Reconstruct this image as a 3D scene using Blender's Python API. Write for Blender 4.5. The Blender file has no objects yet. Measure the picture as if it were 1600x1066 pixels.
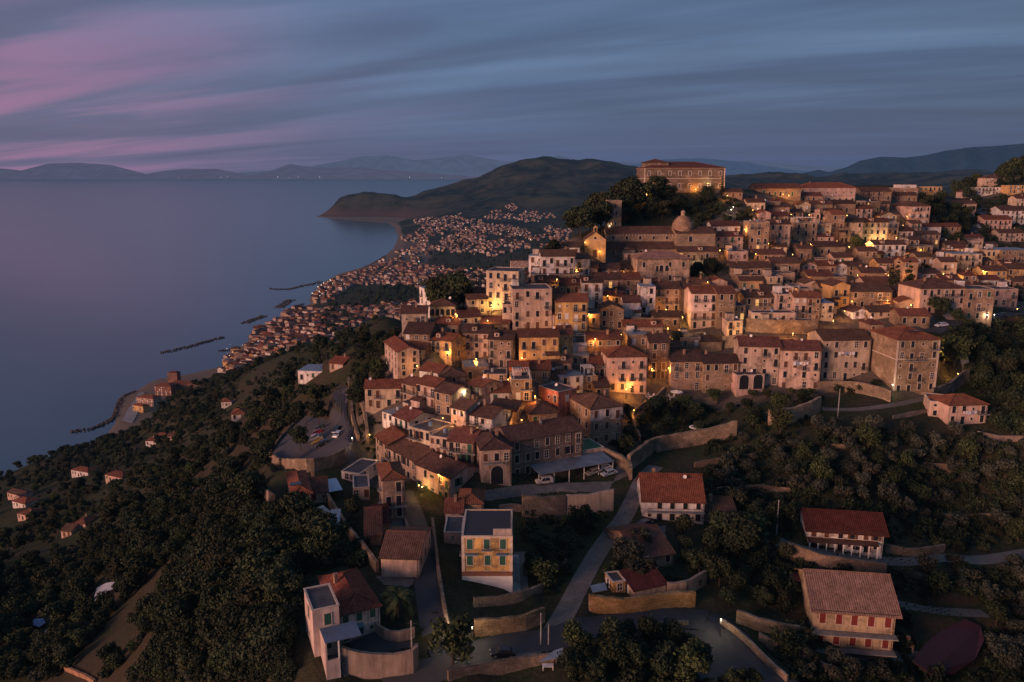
import bpy, math, random
import numpy as np
from mathutils import Vector, Matrix
random.seed(7); RNG = np.random.default_rng(7)
S = bpy.context.scene
COL = S.collection
PI = math.pi
R = math.radians

# ------------------------------------------------------------------ camera model (used to survey the site)
F, CX, CY, CAMZ = 1244.0, 800.0, 533.0, 290.0
PITCH = math.atan(257/1244)
SP, CP = math.sin(PITCH), math.cos(PITCH)
cam_d = bpy.data.cameras.new('camera'); cam = bpy.data.objects.new('camera', cam_d); COL.objects.link(cam)
cam_d.sensor_width = 36; cam_d.lens = 36*F/1600; cam_d.clip_start = 1; cam_d.clip_end = 400000
cam.location = (0, 0, CAMZ); cam.rotation_euler = (PI/2-PITCH, 0, 0)
S.camera = cam

def P3(px, py, D):
    v = -(py-CY)/F
    return (D*(px-CX)/F, D*(CP+v*SP), CAMZ+D*(-SP+v*CP))
def Pz(px, py, z):
    v = -(py-CY)/F
    t = (z-CAMZ)/(-SP+v*CP)
    return (t*(px-CX)/F, t*(CP+v*SP), z)
def proj(x, y, z):
    D = y*CP-(z-CAMZ)*SP
    u = y*SP+(z-CAMZ)*CP
    return (CX+F*x/D, CY-F*u/D, D)

# ------------------------------------------------------------------ mesh helpers
class MB:
    def __init__(s):
        s.v = []; s.f = []; s.m = []; s.uv = []
    def poly(s, pts, mat=0, uv=None):
        b = len(s.v); s.v += [tuple(p) for p in pts]; s.f.append(tuple(range(b, b+len(pts)))); s.m.append(mat)
        s.uv.append(uv if uv else [(0.0, 0.0)]*len(pts)); return s
    def box(s, x0, x1, y0, y1, z0, z1, mat=0, faces='udlrfb'):
        A = lambda *p: s.poly(p, mat)
        if 'd' in faces: A((x0,y0,z0),(x0,y1,z0),(x1,y1,z0),(x1,y0,z0))
        if 'u' in faces: A((x0,y0,z1),(x1,y0,z1),(x1,y1,z1),(x0,y1,z1))
        if 'f' in faces: A((x0,y0,z0),(x1,y0,z0),(x1,y0,z1),(x0,y0,z1))
        if 'b' in faces: A((x1,y1,z0),(x0,y1,z0),(x0,y1,z1),(x1,y1,z1))
        if 'l' in faces: A((x0,y1,z0),(x0,y0,z0),(x0,y0,z1),(x0,y1,z1))
        if 'r' in faces: A((x1,y0,z0),(x1,y1,z0),(x1,y1,z1),(x1,y0,z1))
        return s
    def tube(s, a, b, r0, r1=None, n=6, mat=0, cap=True):
        a = Vector(a); b = Vector(b); r1 = r0 if r1 is None else r1
        d = (b-a).normalized(); q = d.to_track_quat('Z', 'Y')
        A = []; B = []
        for i in range(n):
            w = Vector((math.cos(2*PI*i/n), math.sin(2*PI*i/n), 0))
            A.append(a+q@(w*r0)); B.append(b+q@(w*r1))
        for i in range(n):
            j = (i+1) % n; s.poly((A[i], A[j], B[j], B[i]), mat)
        if cap: s.poly(B, mat); s.poly(A[::-1], mat)
        return s
    def lathe(s, prof, n=16, c=(0,0), mat=0, sy=1.0):
        for (r0, z0), (r1, z1) in zip(prof[:-1], prof[1:]):
            for i in range(n):
                a0 = 2*PI*i/n; a1 = 2*PI*(i+1)/n
                pts = [(c[0]+r0*math.cos(a0), c[1]+sy*r0*math.sin(a0), z0), (c[0]+r0*math.cos(a1), c[1]+sy*r0*math.sin(a1), z0),
                       (c[0]+r1*math.cos(a1), c[1]+sy*r1*math.sin(a1), z1), (c[0]+r1*math.cos(a0), c[1]+sy*r1*math.sin(a0), z1)]
                if r0 < 1e-6: pts = pts[1:]
                elif r1 < 1e-6: pts = pts[:3]
                s.poly(pts, mat)
        return s
    def mesh(s, name, mats, smooth=False):
        me = bpy.data.meshes.new(name)
        me.from_pydata(s.v, [], s.f)
        for m in (mats if isinstance(mats, (list, tuple)) else [mats]): me.materials.append(m)
        me.polygons.foreach_set('material_index', s.m)
        if any(any(q != (0.0, 0.0) for q in u) for u in s.uv):
            l = me.uv_layers.new(name='UVMap'); flat = [c for u in s.uv for q in u for c in q]
            l.data.foreach_set('uv', flat)
        if smooth: me.polygons.foreach_set('use_smooth', [True]*len(me.polygons))
        me.update(); return me
    def build(s, name, mats, parent=None, loc=None, rz=0.0, color=None, smooth=False):
        return mobj(name, s.mesh(name, mats, smooth), parent, loc, rz, color)

def mobj(name, me, parent=None, loc=None, rz=0.0, color=None):
    o = bpy.data.objects.new(name, me); COL.objects.link(o)
    if parent is not None: o.parent = parent
    if loc is not None: o.location = loc
    if rz: o.rotation_euler = (0, 0, rz)
    if color is not None: o.color = (*color[:3], 1)
    return o
def empty(name, loc, rz=0.0):
    o = bpy.data.objects.new(name, None); COL.objects.link(o); o.empty_display_size = .5
    o.location = loc; o.rotation_euler = (0, 0, rz); return o
def tag(o, label=None, cat=None, group=None, kind=None):
    if label: o['label'] = label
    if cat: o['category'] = cat
    if group: o['group'] = group
    if kind: o['kind'] = kind
    return o
def copy_tree(o, parent=None):
    c = o.copy(); COL.objects.link(c)
    if parent is not None: c.parent = parent
    for ch in list(o.children): copy_tree(ch, c)
    return c

# ------------------------------------------------------------------ materials
HAZE = (.046, .074, .130)
def new_mat(name):
    m = bpy.data.materials.new(name); m.use_nodes = True
    nt = m.node_tree; nt.nodes.clear(); return m, nt
def N(nt, t, **k):
    n = nt.nodes.new(t)
    for a, b in k.items():
        if a.startswith('i_'):
            key = a[2:]; key = int(key) if key.isdigit() else key.replace('_', ' ')
            n.inputs[key].default_value = b
        else: setattr(n, a, b)
    return n
def L(nt, a, b): nt.links.new(a, b)
def mixc(nt, fac, a, b, blend='MIX'):
    n = N(nt, 'ShaderNodeMix', data_type='RGBA', blend_type=blend)
    for sock, val in ((n.inputs[0], fac), (n.inputs[6], a), (n.inputs[7], b)):
        if isinstance(val, bpy.types.NodeSocket): L(nt, val, sock)
        elif isinstance(val, (tuple, list)): sock.default_value = (*val[:3], 1)
        else: sock.default_value = val
    return n.outputs[2]
def ramp(nt, src, p0, p1, c0=0.0, c1=1.0):
    n = N(nt, 'ShaderNodeMapRange', clamp=True)
    L(nt, src, n.inputs[0]); n.inputs[1].default_value = p0; n.inputs[2].default_value = p1
    n.inputs[3].default_value = c0; n.inputs[4].default_value = c1; return n.outputs[0]
def math_(nt, op, a, b=None):
    n = N(nt, 'ShaderNodeMath', operation=op)
    for i, v in enumerate((a, b)):
        if v is None: continue
        if isinstance(v, bpy.types.NodeSocket): L(nt, v, n.inputs[i])
        else: n.inputs[i].default_value = v
    return n.outputs[0]
def noise(nt, vec, scale, detail=4, rough=.55, dist=0.0):
    n = N(nt, 'ShaderNodeTexNoise'); n.inputs['Scale'].default_value = scale; n.inputs['Detail'].default_value = detail
    n.inputs['Roughness'].default_value = rough; n.inputs['Distortion'].default_value = dist
    if vec is not None: L(nt, vec, n.inputs['Vector'])
    return n.outputs[0]
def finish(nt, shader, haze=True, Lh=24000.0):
    """aerial haze mixed into the surface as emission, by distance from the world origin"""
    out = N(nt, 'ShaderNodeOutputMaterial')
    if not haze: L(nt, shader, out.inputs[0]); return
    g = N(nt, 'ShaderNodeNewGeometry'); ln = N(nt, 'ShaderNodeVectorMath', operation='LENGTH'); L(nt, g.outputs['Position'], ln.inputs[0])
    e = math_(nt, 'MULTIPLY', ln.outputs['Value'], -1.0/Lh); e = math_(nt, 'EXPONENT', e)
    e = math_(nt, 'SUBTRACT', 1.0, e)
    em = N(nt, 'ShaderNodeEmission'); em.inputs[0].default_value = (*HAZE, 1)  # painted haze: the surface itself glows in the haze colour
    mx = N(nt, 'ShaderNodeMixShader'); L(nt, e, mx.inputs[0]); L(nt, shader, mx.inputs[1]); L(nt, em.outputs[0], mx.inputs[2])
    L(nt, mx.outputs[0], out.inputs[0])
def bsdf(nt, color, rough=.85, spec=.25, bump=None, bstr=.5, bdist=.1):
    b = N(nt, 'ShaderNodeBsdfPrincipled'); b.inputs['Roughness'].default_value = rough
    b.inputs['Specular IOR Level'].default_value = spec
    if isinstance(color, (tuple, list)): b.inputs['Base Color'].default_value = (*color[:3], 1)
    else: L(nt, color, b.inputs['Base Color'])
    if bump is not None:
        n = N(nt, 'ShaderNodeBump'); n.inputs['Strength'].default_value = bstr; n.inputs['Distance'].default_value = bdist
        L(nt, bump, n.inputs['Height']); L(nt, n.outputs[0], b.inputs['Normal'])
    return b
def objvec(nt, zs=1.0):
    tc = N(nt, 'ShaderNodeTexCoord'); oi = N(nt, 'ShaderNodeObjectInfo')
    c = N(nt, 'ShaderNodeCombineXYZ'); r = math_(nt, 'MULTIPLY', oi.outputs['Random'], 173.0)
    L(nt, r, c.inputs[0]); L(nt, r, c.inputs[1])
    a = N(nt, 'ShaderNodeVectorMath', operation='ADD'); L(nt, tc.outputs['Object'], a.inputs[0]); L(nt, c.outputs[0], a.inputs[1])
    m = N(nt, 'ShaderNodeMapping'); m.inputs['Scale'].default_value = (1, 1, zs); L(nt, a.outputs[0], m.inputs[0])
    return m.outputs[0], oi, tc
MAT = {}
def plain(name, col, rough=.8, spec=.25, var=.25, scale=1.5, metal=0.0, objcol=False):
    m, nt = new_mat(name); v, oi, tc = objvec(nt)
    n = noise(nt, v, scale, 5); f = ramp(nt, n, .3, .7, 1-var, 1+var*.4)
    base = oi.outputs['Color'] if objcol else None
    if base is None:
        rgb = N(nt, 'ShaderNodeRGB'); rgb.outputs[0].default_value = (*col, 1); base = rgb.outputs[0]
    c = N(nt, 'ShaderNodeVectorMath', operation='SCALE'); L(nt, base, c.inputs[0]); L(nt, f, c.inputs[3])
    b = bsdf(nt, c.outputs[0], rough, spec, n, .3, .05); b.inputs['Metallic'].default_value = metal
    finish(nt, b.outputs[0]); MAT[name] = m; return m
def emis(name, col, s):
    m, nt = new_mat(name); e = N(nt, 'ShaderNodeEmission'); e.inputs[0].default_value = (*col, 1); e.inputs[1].default_value = s
    finish(nt, e.outputs[0], False); MAT[name] = m; return m
def plaster():
    m, nt = new_mat('plaster'); v, oi, tc = objvec(nt)
    vs, _, _ = objvec(nt, .18)
    n1 = noise(nt, v, .35, 7, .65, .4); n2 = noise(nt, vs, 1.1, 5, .6); n3 = noise(nt, v, 6, 3)
    f = math_(nt, 'MULTIPLY', ramp(nt, n1, .30, .68, .68, 1.08), ramp(nt, n2, .3, .65, .62, 1.08))
    f = math_(nt, 'MULTIPLY', f, ramp(nt, n3, .2, .8, .85, 1.1))
    c = N(nt, 'ShaderNodeVectorMath', operation='SCALE'); L(nt, oi.outputs['Color'], c.inputs[0]); L(nt, f, c.inputs[3])
    # patches of bare masonry where the render has come away
    bk = N(nt, 'ShaderNodeTexVoronoi'); bk.inputs['Scale'].default_value = 2.6; L(nt, v, bk.inputs['Vector'])
    st = mixc(nt, ramp(nt, bk.outputs['Distance'], .1, .6), (.21, .165, .12), (.10, .078, .058))
    thr = math_(nt, 'ADD', math_(nt, 'MULTIPLY', n1, 1.0), math_(nt, 'MULTIPLY', oi.outputs['Random'], -.16))
    pm = ramp(nt, thr, .27, .36, 1, 0)
    col = mixc(nt, math_(nt, 'MULTIPLY', pm, .6), c.outputs[0], st)
    b = bsdf(nt, col, .92, .15, n3, .35, .05); finish(nt, b.outputs[0]); MAT['plaster'] = m
def stone(name='stone', scale=1.0):
    m, nt = new_mat(name); v, oi, tc = objvec(nt, 1.5)
    vo = N(nt, 'ShaderNodeTexVoronoi'); vo.inputs['Scale'].default_value = 3.4*scale; L(nt, v, vo.inputs['Vector'])
    n1 = noise(nt, v, .3, 7, .65, .5); n2 = noise(nt, v, 2.2, 5, .7)
    sep = N(nt, 'ShaderNodeSeparateColor'); L(nt, vo.outputs['Color'], sep.inputs[0])
    f = math_(nt, 'MULTIPLY', ramp(nt, n1, .3, .68, .5, 1.2), ramp(nt, sep.outputs[0], 0, 1, .82, 1.12))
    f = math_(nt, 'MULTIPLY', f, ramp(nt, vo.outputs['Distance'], .3, .75, 1.06, .72))
    f = math_(nt, 'MULTIPLY', f, ramp(nt, n2, .3, .7, .75, 1.15))
    c = N(nt, 'ShaderNodeVectorMath', operation='SCALE'); L(nt, oi.outputs['Color'], c.inputs[0]); L(nt, f, c.inputs[3])
    # remnants of pale plaster
    pl = ramp(nt, n1, .56, .68, 0, .5)
    col = mixc(nt, pl, c.outputs[0], (.40, .31, .235))
    b = bsdf(nt, col, .95, .1, vo.outputs['Distance'], .6, .12); finish(nt, b.outputs[0]); MAT[name] = m
def tiles():
    m, nt = new_mat('roof_tiles'); v, oi, tc = objvec(nt)
    uv = N(nt, 'ShaderNodeUVMap'); sx = N(nt, 'ShaderNodeSeparateXYZ'); L(nt, uv.outputs[0], sx.inputs[0])
    w = math_(nt, 'SINE', math_(nt, 'MULTIPLY', sx.outputs[0], 2*PI/.42)); 
    row = N(nt, 'ShaderNodeTexBrick'); row.offset = 0.0; row.inputs['Scale'].default_value = 1.0; row.inputs['Brick Width'].default_value = .42
    row.inputs['Row Height'].default_value = .55; row.inputs['Mortar Size'].default_value = .045; row.inputs['Color1'].default_value = (0.0, 0, 0, 1); row.inputs['Color2'].default_value = (1, 1, 1, 1)
    row.inputs['Mortar'].default_value = (.15, .15, .15, 1); row.inputs['Bias'].default_value = 0
    L(nt, uv.outputs[0], row.inputs['Vector'])
    sc = N(nt, 'ShaderNodeSeparateColor'); L(nt, row.outputs['Color'], sc.inputs[0])
    n1 = noise(nt, v, .45, 6, .65, .3); n2 = noise(nt, v, 3.5, 4, .7)
    f = math_(nt, 'MULTIPLY', ramp(nt, n1, .3, .68, .62, 1.15), ramp(nt, w, -1, 1, .62, 1.12))
    f = math_(nt, 'MULTIPLY', f, ramp(nt, sc.outputs[0], 0, 1, .68, 1.15)); f = math_(nt, 'MULTIPLY', f, ramp(nt, n2, .3, .7, .7, 1.2))
    c = N(nt, 'ShaderNodeVectorMath', operation='SCALE'); L(nt, oi.outputs['Color'], c.inputs[0]); L(nt, f, c.inputs[3])
    lich = ramp(nt, n2, .62, .72, 0, .35)
    col = mixc(nt, lich, c.outputs[0], (.19, .15, .10))
    b = bsdf(nt, col, .95, .1, w, .5, .06); finish(nt, b.outputs[0]); MAT['roof_tiles'] = m
def foliage(name, c0, c1, objcol=False):
    m, nt = new_mat(name); g = N(nt, 'ShaderNodeNewGeometry'); oi = N(nt, 'ShaderNodeObjectInfo')
    c = mixc(nt, g.outputs['Random Per Island'], c0, c1)
    f = ramp(nt, oi.outputs['Random'], 0, 1, .6, 1.35)
    s = N(nt, 'ShaderNodeVectorMath', operation='SCALE'); L(nt, c, s.inputs[0]); L(nt, f, s.inputs[3])
    warm = mixc(nt, ramp(nt, math_(nt, 'FRACT', math_(nt, 'MULTIPLY', oi.outputs['Random'], 7.31)), .80, 1, 0, .45), s.outputs[0], (.040, .028, .016))
    b = bsdf(nt, warm, .8, .15); finish(nt, b.outputs[0]); MAT[name] = m
plaster(); stone(); tiles()
foliage('leaf_olive', (.026, .030, .022), (.078, .084, .060))
foliage('leaf_dark', (.012, .019, .009), (.044, .056, .026))
foliage('leaf_green', (.017, .027, .010), (.062, .078, .030))
foliage('leaf_red', (.03, .012, .012), (.085, .028, .028))
foliage('leaf_dry', (.045, .040, .024), (.11, .092, .055))
plain('bark', (.06, .045, .033), .95, .1)
plain('surround', (.52, .42, .34), .9, .1, .3)
plain('whitewash', (.74, .70, .66), .85, .2, .2, .6)
plain('shutter', (.1, .1, .1), .7, .3, .15, 3, objcol=True)
plain('painted', (.1, .1, .1), .6, .35, .2, 1, objcol=True)
plain('car_paint', (.1, .1, .1), .25, .6, .05, 1, metal=.2, objcol=True)
plain('rubber', (.015, .015, .016), .85, .2)
plain('iron', (.025, .022, .022), .6, .4)
plain('galvanised', (.24, .27, .31), .5, .5, .35, .5, metal=.3)
plain('concrete', (.30, .285, .27), .92, .15, .45, .5)
plain('terrace_floor', (.085, .08, .088), .9, .15, .45, .5)
plain('chimney_brick', (.30, .19, .13), .95, .1, .4)
plain('rock', (.085, .07, .06), .95, .1, .5, .4)
m_, nt_ = new_mat('glass_dark'); b_ = bsdf(nt_, (.018, .02, .026), .12, .6); finish(nt_, b_.outputs[0]); MAT['glass_dark'] = m_
emis('lamp_glow', (1.0, .52, .12), 26); emis('lamp_white', (1.0, .86, .62), 22); emis('window_lit', (1.0, .50, .15), .95)
emis('far_glow', (1.0, .62, .32), 4); emis('far_white', (1.0, .93, .8), 5)
# ------------------------------------------------------------------ terrain survey: (px, py, depth) readings
ctrl = '''475,1030,128 600,1050,128 650,1000,132 690,980,135 680,900,150 650,830,170 640,790,185 760,915,150 860,980,142 1000,965,147
1100,960,150 1170,1030,140 1200,1066,134 780,1035,133 860,1060,128 950,1060,128 1330,1005,150 1250,1066,138 1480,1066,150 1600,1066,152
1310,862,172 1230,840,176 1450,870,178 1590,880,180 1560,800,200 1450,770,205 1200,760,200 1050,815,180 920,880,162 960,800,183 1010,730,205
870,765,196 900,808,184 860,900,158 1000,690,225 1085,680,228 960,705,215 740,760,190 700,785,188 910,700,216 880,660,228 980,620,245
1060,605,252 1150,612,250 1280,610,250 1400,620,238 1480,600,250 1500,660,222 1300,660,222 1200,655,225 1200,700,212 1400,700,210 1590,700,212
1590,600,255 1560,560,275 1590,500,300 1490,510,275 1460,540,260 1050,560,262 1200,540,265 1060,520,280 1150,500,285 1250,500,282 1350,490,290
1100,460,305 1000,480,290 1250,450,320 1400,450,330 1550,470,335 1100,420,335 1200,400,350 1330,390,380 1450,400,400 1550,420,390 960,405,335
1120,395,345 900,400,320 870,420,305 1000,440,315 900,450,300 790,480,275 720,500,268 800,520,262 900,520,265 700,560,255 620,590,250
830,560,250 950,560,258 600,625,238 720,620,232 830,610,235 780,660,217 850,640,225 680,690,205 590,722,216 560,740,208 598,728,212 628,749,203 660,768,195.5 680,781,191.5
1000,300,395 1060,305,395 1130,300,400 1060,350,365 930,360,350 900,370,338 1180,295,440 1300,300,460 1450,305,500 1330,330,430 1230,340,400
1480,340,480 1480,400,420 1560,370,480 1600,400,450 1550,305,620 1600,255,680 1700,230,720 1700,300,600
820,430,420 860,395,460 400,780,185 430,800,180 520,830,168 560,880,155 480,900,152 380,900,165 430,1000,138 430,722,226 480,700,232 520,660,255 540,610,290
560,590,305 550,560,332 580,540,342 520,540,430 450,600,420 490,590,470 380,655,540 400,720,300 300,700,450 300,800,280 300,900,210 300,1060,150
150,1060,185 0,1060,220 150,930,260 0,950,290 100,830,400 0,850,430 130,745,600 180,750,540 10,790,540 30,760,650 100,715,730 200,690,730 270,690,620
270,625,840 350,600,800 440,560,880 480,550,700 550,530,560 610,500,520
640,512,262 690,503,270 700,484,290 655,512,258 740,487,278 650,545,254 680,550,252
1700,700,212 1750,850,190 1800,600,300 1750,450,350 1800,1060,150 -100,900,300 -150,1060,230'''
wctrl = [  # (px, depth, z)
 (820,385,222),(700,335,196),(620,335,208),(900,425,232),(1000,480,248),(1100,520,262),(640,450,175),(740,480,165),(850,560,170),(1000,700,170),(1200,640,262),(1400,700,262),
 (500,1000,70),(600,800,120),(720,800,80),(900,900,95),(1100,1000,120),(1400,1000,200),(1600,900,285),(1750,900,330),(1750,2000,260),
 (222,915,3),(210,885,2.5),(238,945,6),(200,865,2),(232,890,6),(256,930,14),(214,838,8),(450,1180,32),(400,1150,18),(560,1200,34),(520,1400,24),(600,1700,18),(560,2000,12),(720,2400,14),(700,1600,30),(850,4000,30),(700,4300,18),(900,2000,60),(1100,3000,110),
 (800,1300,70),(1300,3000,200),(1600,4000,230),(640,4200,8),(640,5200,10),(880,4900,60),(1000,5000,110),
 (500,6050,6),(530,6200,70),(560,6300,118),(600,6350,168),(622,6380,162),(648,6480,98),(668,6520,140),(700,6600,225),(740,6650,262),(780,6700,318),(820,6750,385),(860,6750,420),(900,6800,380),(940,6800,365),(985,6800,312),
 (1030,6700,290),(1100,6500,262),(1200,6500,270),(1300,6500,262),(1400,6500,240),(1500,6500,250),(1600,6500,255),
 (700,5600,60),(780,5500,110),(860,5600,170),(760,6050,170),(940,5700,170),(600,6000,45),(650,5900,40),
 (620,7400,60),(700,7800,60),(860,8500,100),(1000,9000,150),(560,6800,50),(1100,12000,120),(1500,12000,260),(1300,9000,230),(1600,9000,330),(700,12000,20),(1750,12000,330)]
pts = []
for t in ctrl.split():
    px, py, D = map(float, t.split(',')); pts.append(P3(px, py, D))
for px, D, z in wctrl:
    pts.append((D*(px-CX)/F, D+(z-CAMZ)*SP/CP*0 , z))
pts = np.array(pts)
def feat(x, y): return np.stack([x/y*1.0, np.log(y)*.8], -1)
A_ = feat(pts[:, 0], pts[:, 1]); CQ = .035
def phi(d2): return np.sqrt(d2+CQ*CQ)
# heights are interpolated after dividing by a distance scale so near relief stays crisp
K = phi(((A_[:, None]-A_[None])**2).sum(-1)); n_ = len(A_)
M_ = np.zeros((n_+3, n_+3)); M_[:n_, :n_] = K + np.eye(n_)*-.0002; M_[:n_, n_] = 1; M_[:n_, n_+1:] = A_; M_[n_, :n_] = 1; M_[n_+1:, :n_] = A_.T
sol = np.linalg.solve(M_, np.concatenate([pts[:, 2], np.zeros(3)]))
def rbf(x, y):
    sh = x.shape; f = feat(x.ravel(), y.ravel()); out = np.empty(len(f))
    for i in range(0, len(f), 20000):
        g = f[i:i+20000]; d2 = ((g[:, None]-A_[None])**2).sum(-1)
        out[i:i+20000] = phi(d2)@sol[:n_]+sol[n_]+g@sol[n_+1:]
    return out.reshape(sh)
NU, NY = 720, 800
Y0, Y1 = 60.0, 14000.0
U = np.linspace(-1.02, 1.02, NU); LY = np.linspace(math.log(Y0), math.log(Y1), NY)
GU, GL = np.meshgrid(U, LY); GY = np.exp(GL); GX = GU*GY
GZ = rbf(GX, GY)
def smooth_noise(x, y, sc, seed):
    r = np.random.default_rng(seed); tab = r.random((64, 64))
    X = x/sc; Yy = y/sc; xi = np.floor(X).astype(int); yi = np.floor(Yy).astype(int); fx = X-xi; fy = Yy-yi
    fx = fx*fx*(3-2*fx); fy = fy*fy*(3-2*fy)
    g = lambda a, b: tab[a % 64, b % 64]
    return (g(xi, yi)*(1-fx)+g(xi+1, yi)*fx)*(1-fy)+(g(xi, yi+1)*(1-fx)+g(xi+1, yi+1)*fx)*fy-.5
far = np.clip((GY-4300)/1500, 0, 1)*np.clip(GZ/120, 0, 1)
rid = 0
for k, sc in enumerate((900, 430, 200, 95)):
    rid = rid+(np.abs(smooth_noise(GX*1.0+31*k, GY*.6, sc, 50+k))*-2+.5)*(100/(1.75**k))
GZ += far*rid*np.clip(GY/6500, 0, 1.2)*.75
mid = np.clip((GY-330)/400, 0, 1)*np.clip((3000-GY)/1500, 0, 1)*np.clip((GZ-15)/60, 0, 1)
GZ += mid*(smooth_noise(GX, GY, 90, 3)*14+smooth_noise(GX, GY, 40, 4)*6)
# gentle terracing of the near grounds
near = np.clip((240-GY)/60, 0, 1)*np.clip((GX-15)/20, 0, 1)
ph = GZ/2.4+smooth_noise(GX, GY, 30, 9)*1.2; fr = ph-np.floor(ph)
GZ += near*(np.clip((fr-.75)/.2, 0, 1)-fr)*1.1+smooth_noise(GX, GY, 7, 11)*.45*np.clip((900-GY)/300, 0, 1)
# coast
cpx = [(0,774),(60,737),(105,708),(140,693),(166,681),(180,662),(181,644),(191,622),(214,610),(242,594),(300,584),(349,572),(356,553),(387,535),(389,524),
       (400,512),(429,503),(444,490),(462,482),(487,475),(483,469),(489,458),(498,445),(519,434),(534,427),(569,417),(594,406),(604,398),(616,387),(622,371),(618,357),(608,349),(562,345),(519,341.5),(494,339)]
coast = [(-900, 250), (-800, 500)]+[Pz(a, b, 0)[:2] for a, b in cpx]
tip = coast[-1]
coast += [((520-CX)/F*6900, 6900), ((600-CX)/F*8000, 8000), ((700-CX)/F*9500, 9500), ((760-CX)/F*13000, 13000), ((760-CX)/F*20000, 20000), (40000, 20000), (40000, -3000), (-900, -3000)]
CO = np.array(coast)
def inside(x, y, poly):
    r = np.zeros(x.shape, bool); j = len(poly)-1
    for i in range(len(poly)):
        xi, yi = poly[i]; xj, yj = poly[j]
        c = ((yi > y) != (yj > y)) & (x < (xj-xi)*(y-yi)/((yj-yi) or 1e-9)+xi); r ^= c; j = i
    return r
def segdist(x, y, pl):
    d = np.full(x.shape, 1e18)
    for (ax, ay), (bx, by) in zip(pl[:-1], pl[1:]):
        vx, vy = bx-ax, by-ay; t = np.clip(((x-ax)*vx+(y-ay)*vy)/(vx*vx+vy*vy+1e-9), 0, 1)
        d = np.minimum(d, (x-ax-t*vx)**2+(y-ay-t*vy)**2)
    return np.sqrt(d)
cd = segdist(GX, GY, CO); land = inside(GX, GY, CO)
shore = np.clip(cd/np.clip(GY*.03, 14, 120), 0, 1)
zl = np.maximum(GZ, 2.0)*shore**.8+np.minimum(cd*.05, 2.2)*(1-shore)+.3
GZ = np.where(land, zl, -np.minimum(cd*.06+.3, 12))
def Tz(x, y):
    x = np.asarray(x, float); y = np.asarray(y, float)
    u = (np.clip(x/y, U[0], U[-1])-U[0])/(U[1]-U[0]); l = (np.log(np.clip(y, Y0, Y1))-LY[0])/(LY[1]-LY[0])
    i = np.clip(u.astype(int), 0, NU-2); j = np.clip(l.astype(int), 0, NY-2); fu = u-i; fl = l-j
    return (GZ[j, i]*(1-fu)+GZ[j, i+1]*fu)*(1-fl)+(GZ[j+1, i]*(1-fu)+GZ[j+1, i+1]*fu)*fl
def hits(px, py):
    """where sight lines meet the ground; arrays in, (x, y, z, depth) out"""
    px = np.atleast_1d(np.asarray(px, float)); py = np.atleast_1d(np.asarray(py, float))
    v = -(py-CY)/F; dx = (px-CX)/F; dy = CP+v*SP; dz = -SP+v*CP
    t = np.full(px.shape, 70.0); done = np.zeros(px.shape, bool); prev = t.copy()
    for k in range(700):
        z = CAMZ+t*dz; tz = Tz(t*dx, t*dy); below = z <= np.maximum(tz, -.2)
        done |= below | (t > 13500)
        prev = np.where(done, prev, t); t = np.where(done, t, t*1.008)
        if done.all(): break
    lo, hi = prev, t
    for k in range(14):
        m = (lo+hi)/2; b = CAMZ+m*dz <= Tz(m*dx, m*dy); hi = np.where(b, m, hi); lo = np.where(b, lo, m)
    return hi*dx, hi*dy, CAMZ+hi*dz, hi
def hit(px, py):
    a = hits(px, py); return tuple(float(q[0]) for q in a)

# ------------------------------------------------------------------ roads, paved grounds (surveyed centre lines; width m; half widths flattened into the ground)
def spline(P, step):
    P = [np.array(p, float) for p in P]; out = []
    for i in range(len(P)-1):
        p0 = P[max(i-1, 0)]; p1 = P[i]; p2 = P[i+1]; p3 = P[min(i+2, len(P)-1)]
        n = max(2, int(np.linalg.norm(p2-p1)/step))
        for k in range(n):
            t = k/n; out.append(.5*((2*p1)+(-p0+p2)*t+(2*p0-5*p1+4*p2-p3)*t*t+(-p0+3*p1-3*p2+p3)*t**3))
    out.append(P[-1]); return out
ROADS = [
 ('road', 'asphalt', 5.2, [(700,1010),(683,985),(674,940),(668,900),(660,860),(650,825),(640,795),(628,770)]),
 ('road', 'asphalt', 6.5, [(600,1075),(690,1040),(740,1020),(800,1008),(860,1000),(920,982),(980,972),(1050,964),(1100,968),(1135,990),(1165,1020),(1190,1045),(1225,1080)]),
 ('road', 'gravel', 4.0, [(866,985),(885,955),(905,915),(930,870),(955,835),(975,808),(992,775),(1005,748),(1025,728)]),
 ('road', 'gravel', 4.2, [(1205,842),(1250,857),(1320,868),(1400,878),(1470,872),(1530,876),(1600,866),(1680,850)]),
 ('road', 'asphalt', 6.0, [(570,740),(556,715),(540,690),(531,665),(527,640),(535,617),(550,602),(575,588)]),
 ('road', 'asphalt', 4.0, [(570,740),(585,752),(605,768),(628,790),(640,806)]),
 ('road', 'asphalt', 6.0, [(1455,520),(1480,507),(1510,500),(1560,494),(1600,488),(1680,478)]),
 ('road', 'asphalt', 5.5, [(1520,372),(1528,352),(1532,338),(1535,325)]),
 ('road', 'gravel', 3.2, [(1405,940),(1440,952),(1490,958),(1540,960)]),
 ('path', 'gravel', 2.2, [(812,862),(815,895),(817,930)]),
 ('path', 'gravel', 3.2, [(1285,640),(1340,640),(1400,632),(1450,622)]),
]
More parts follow.
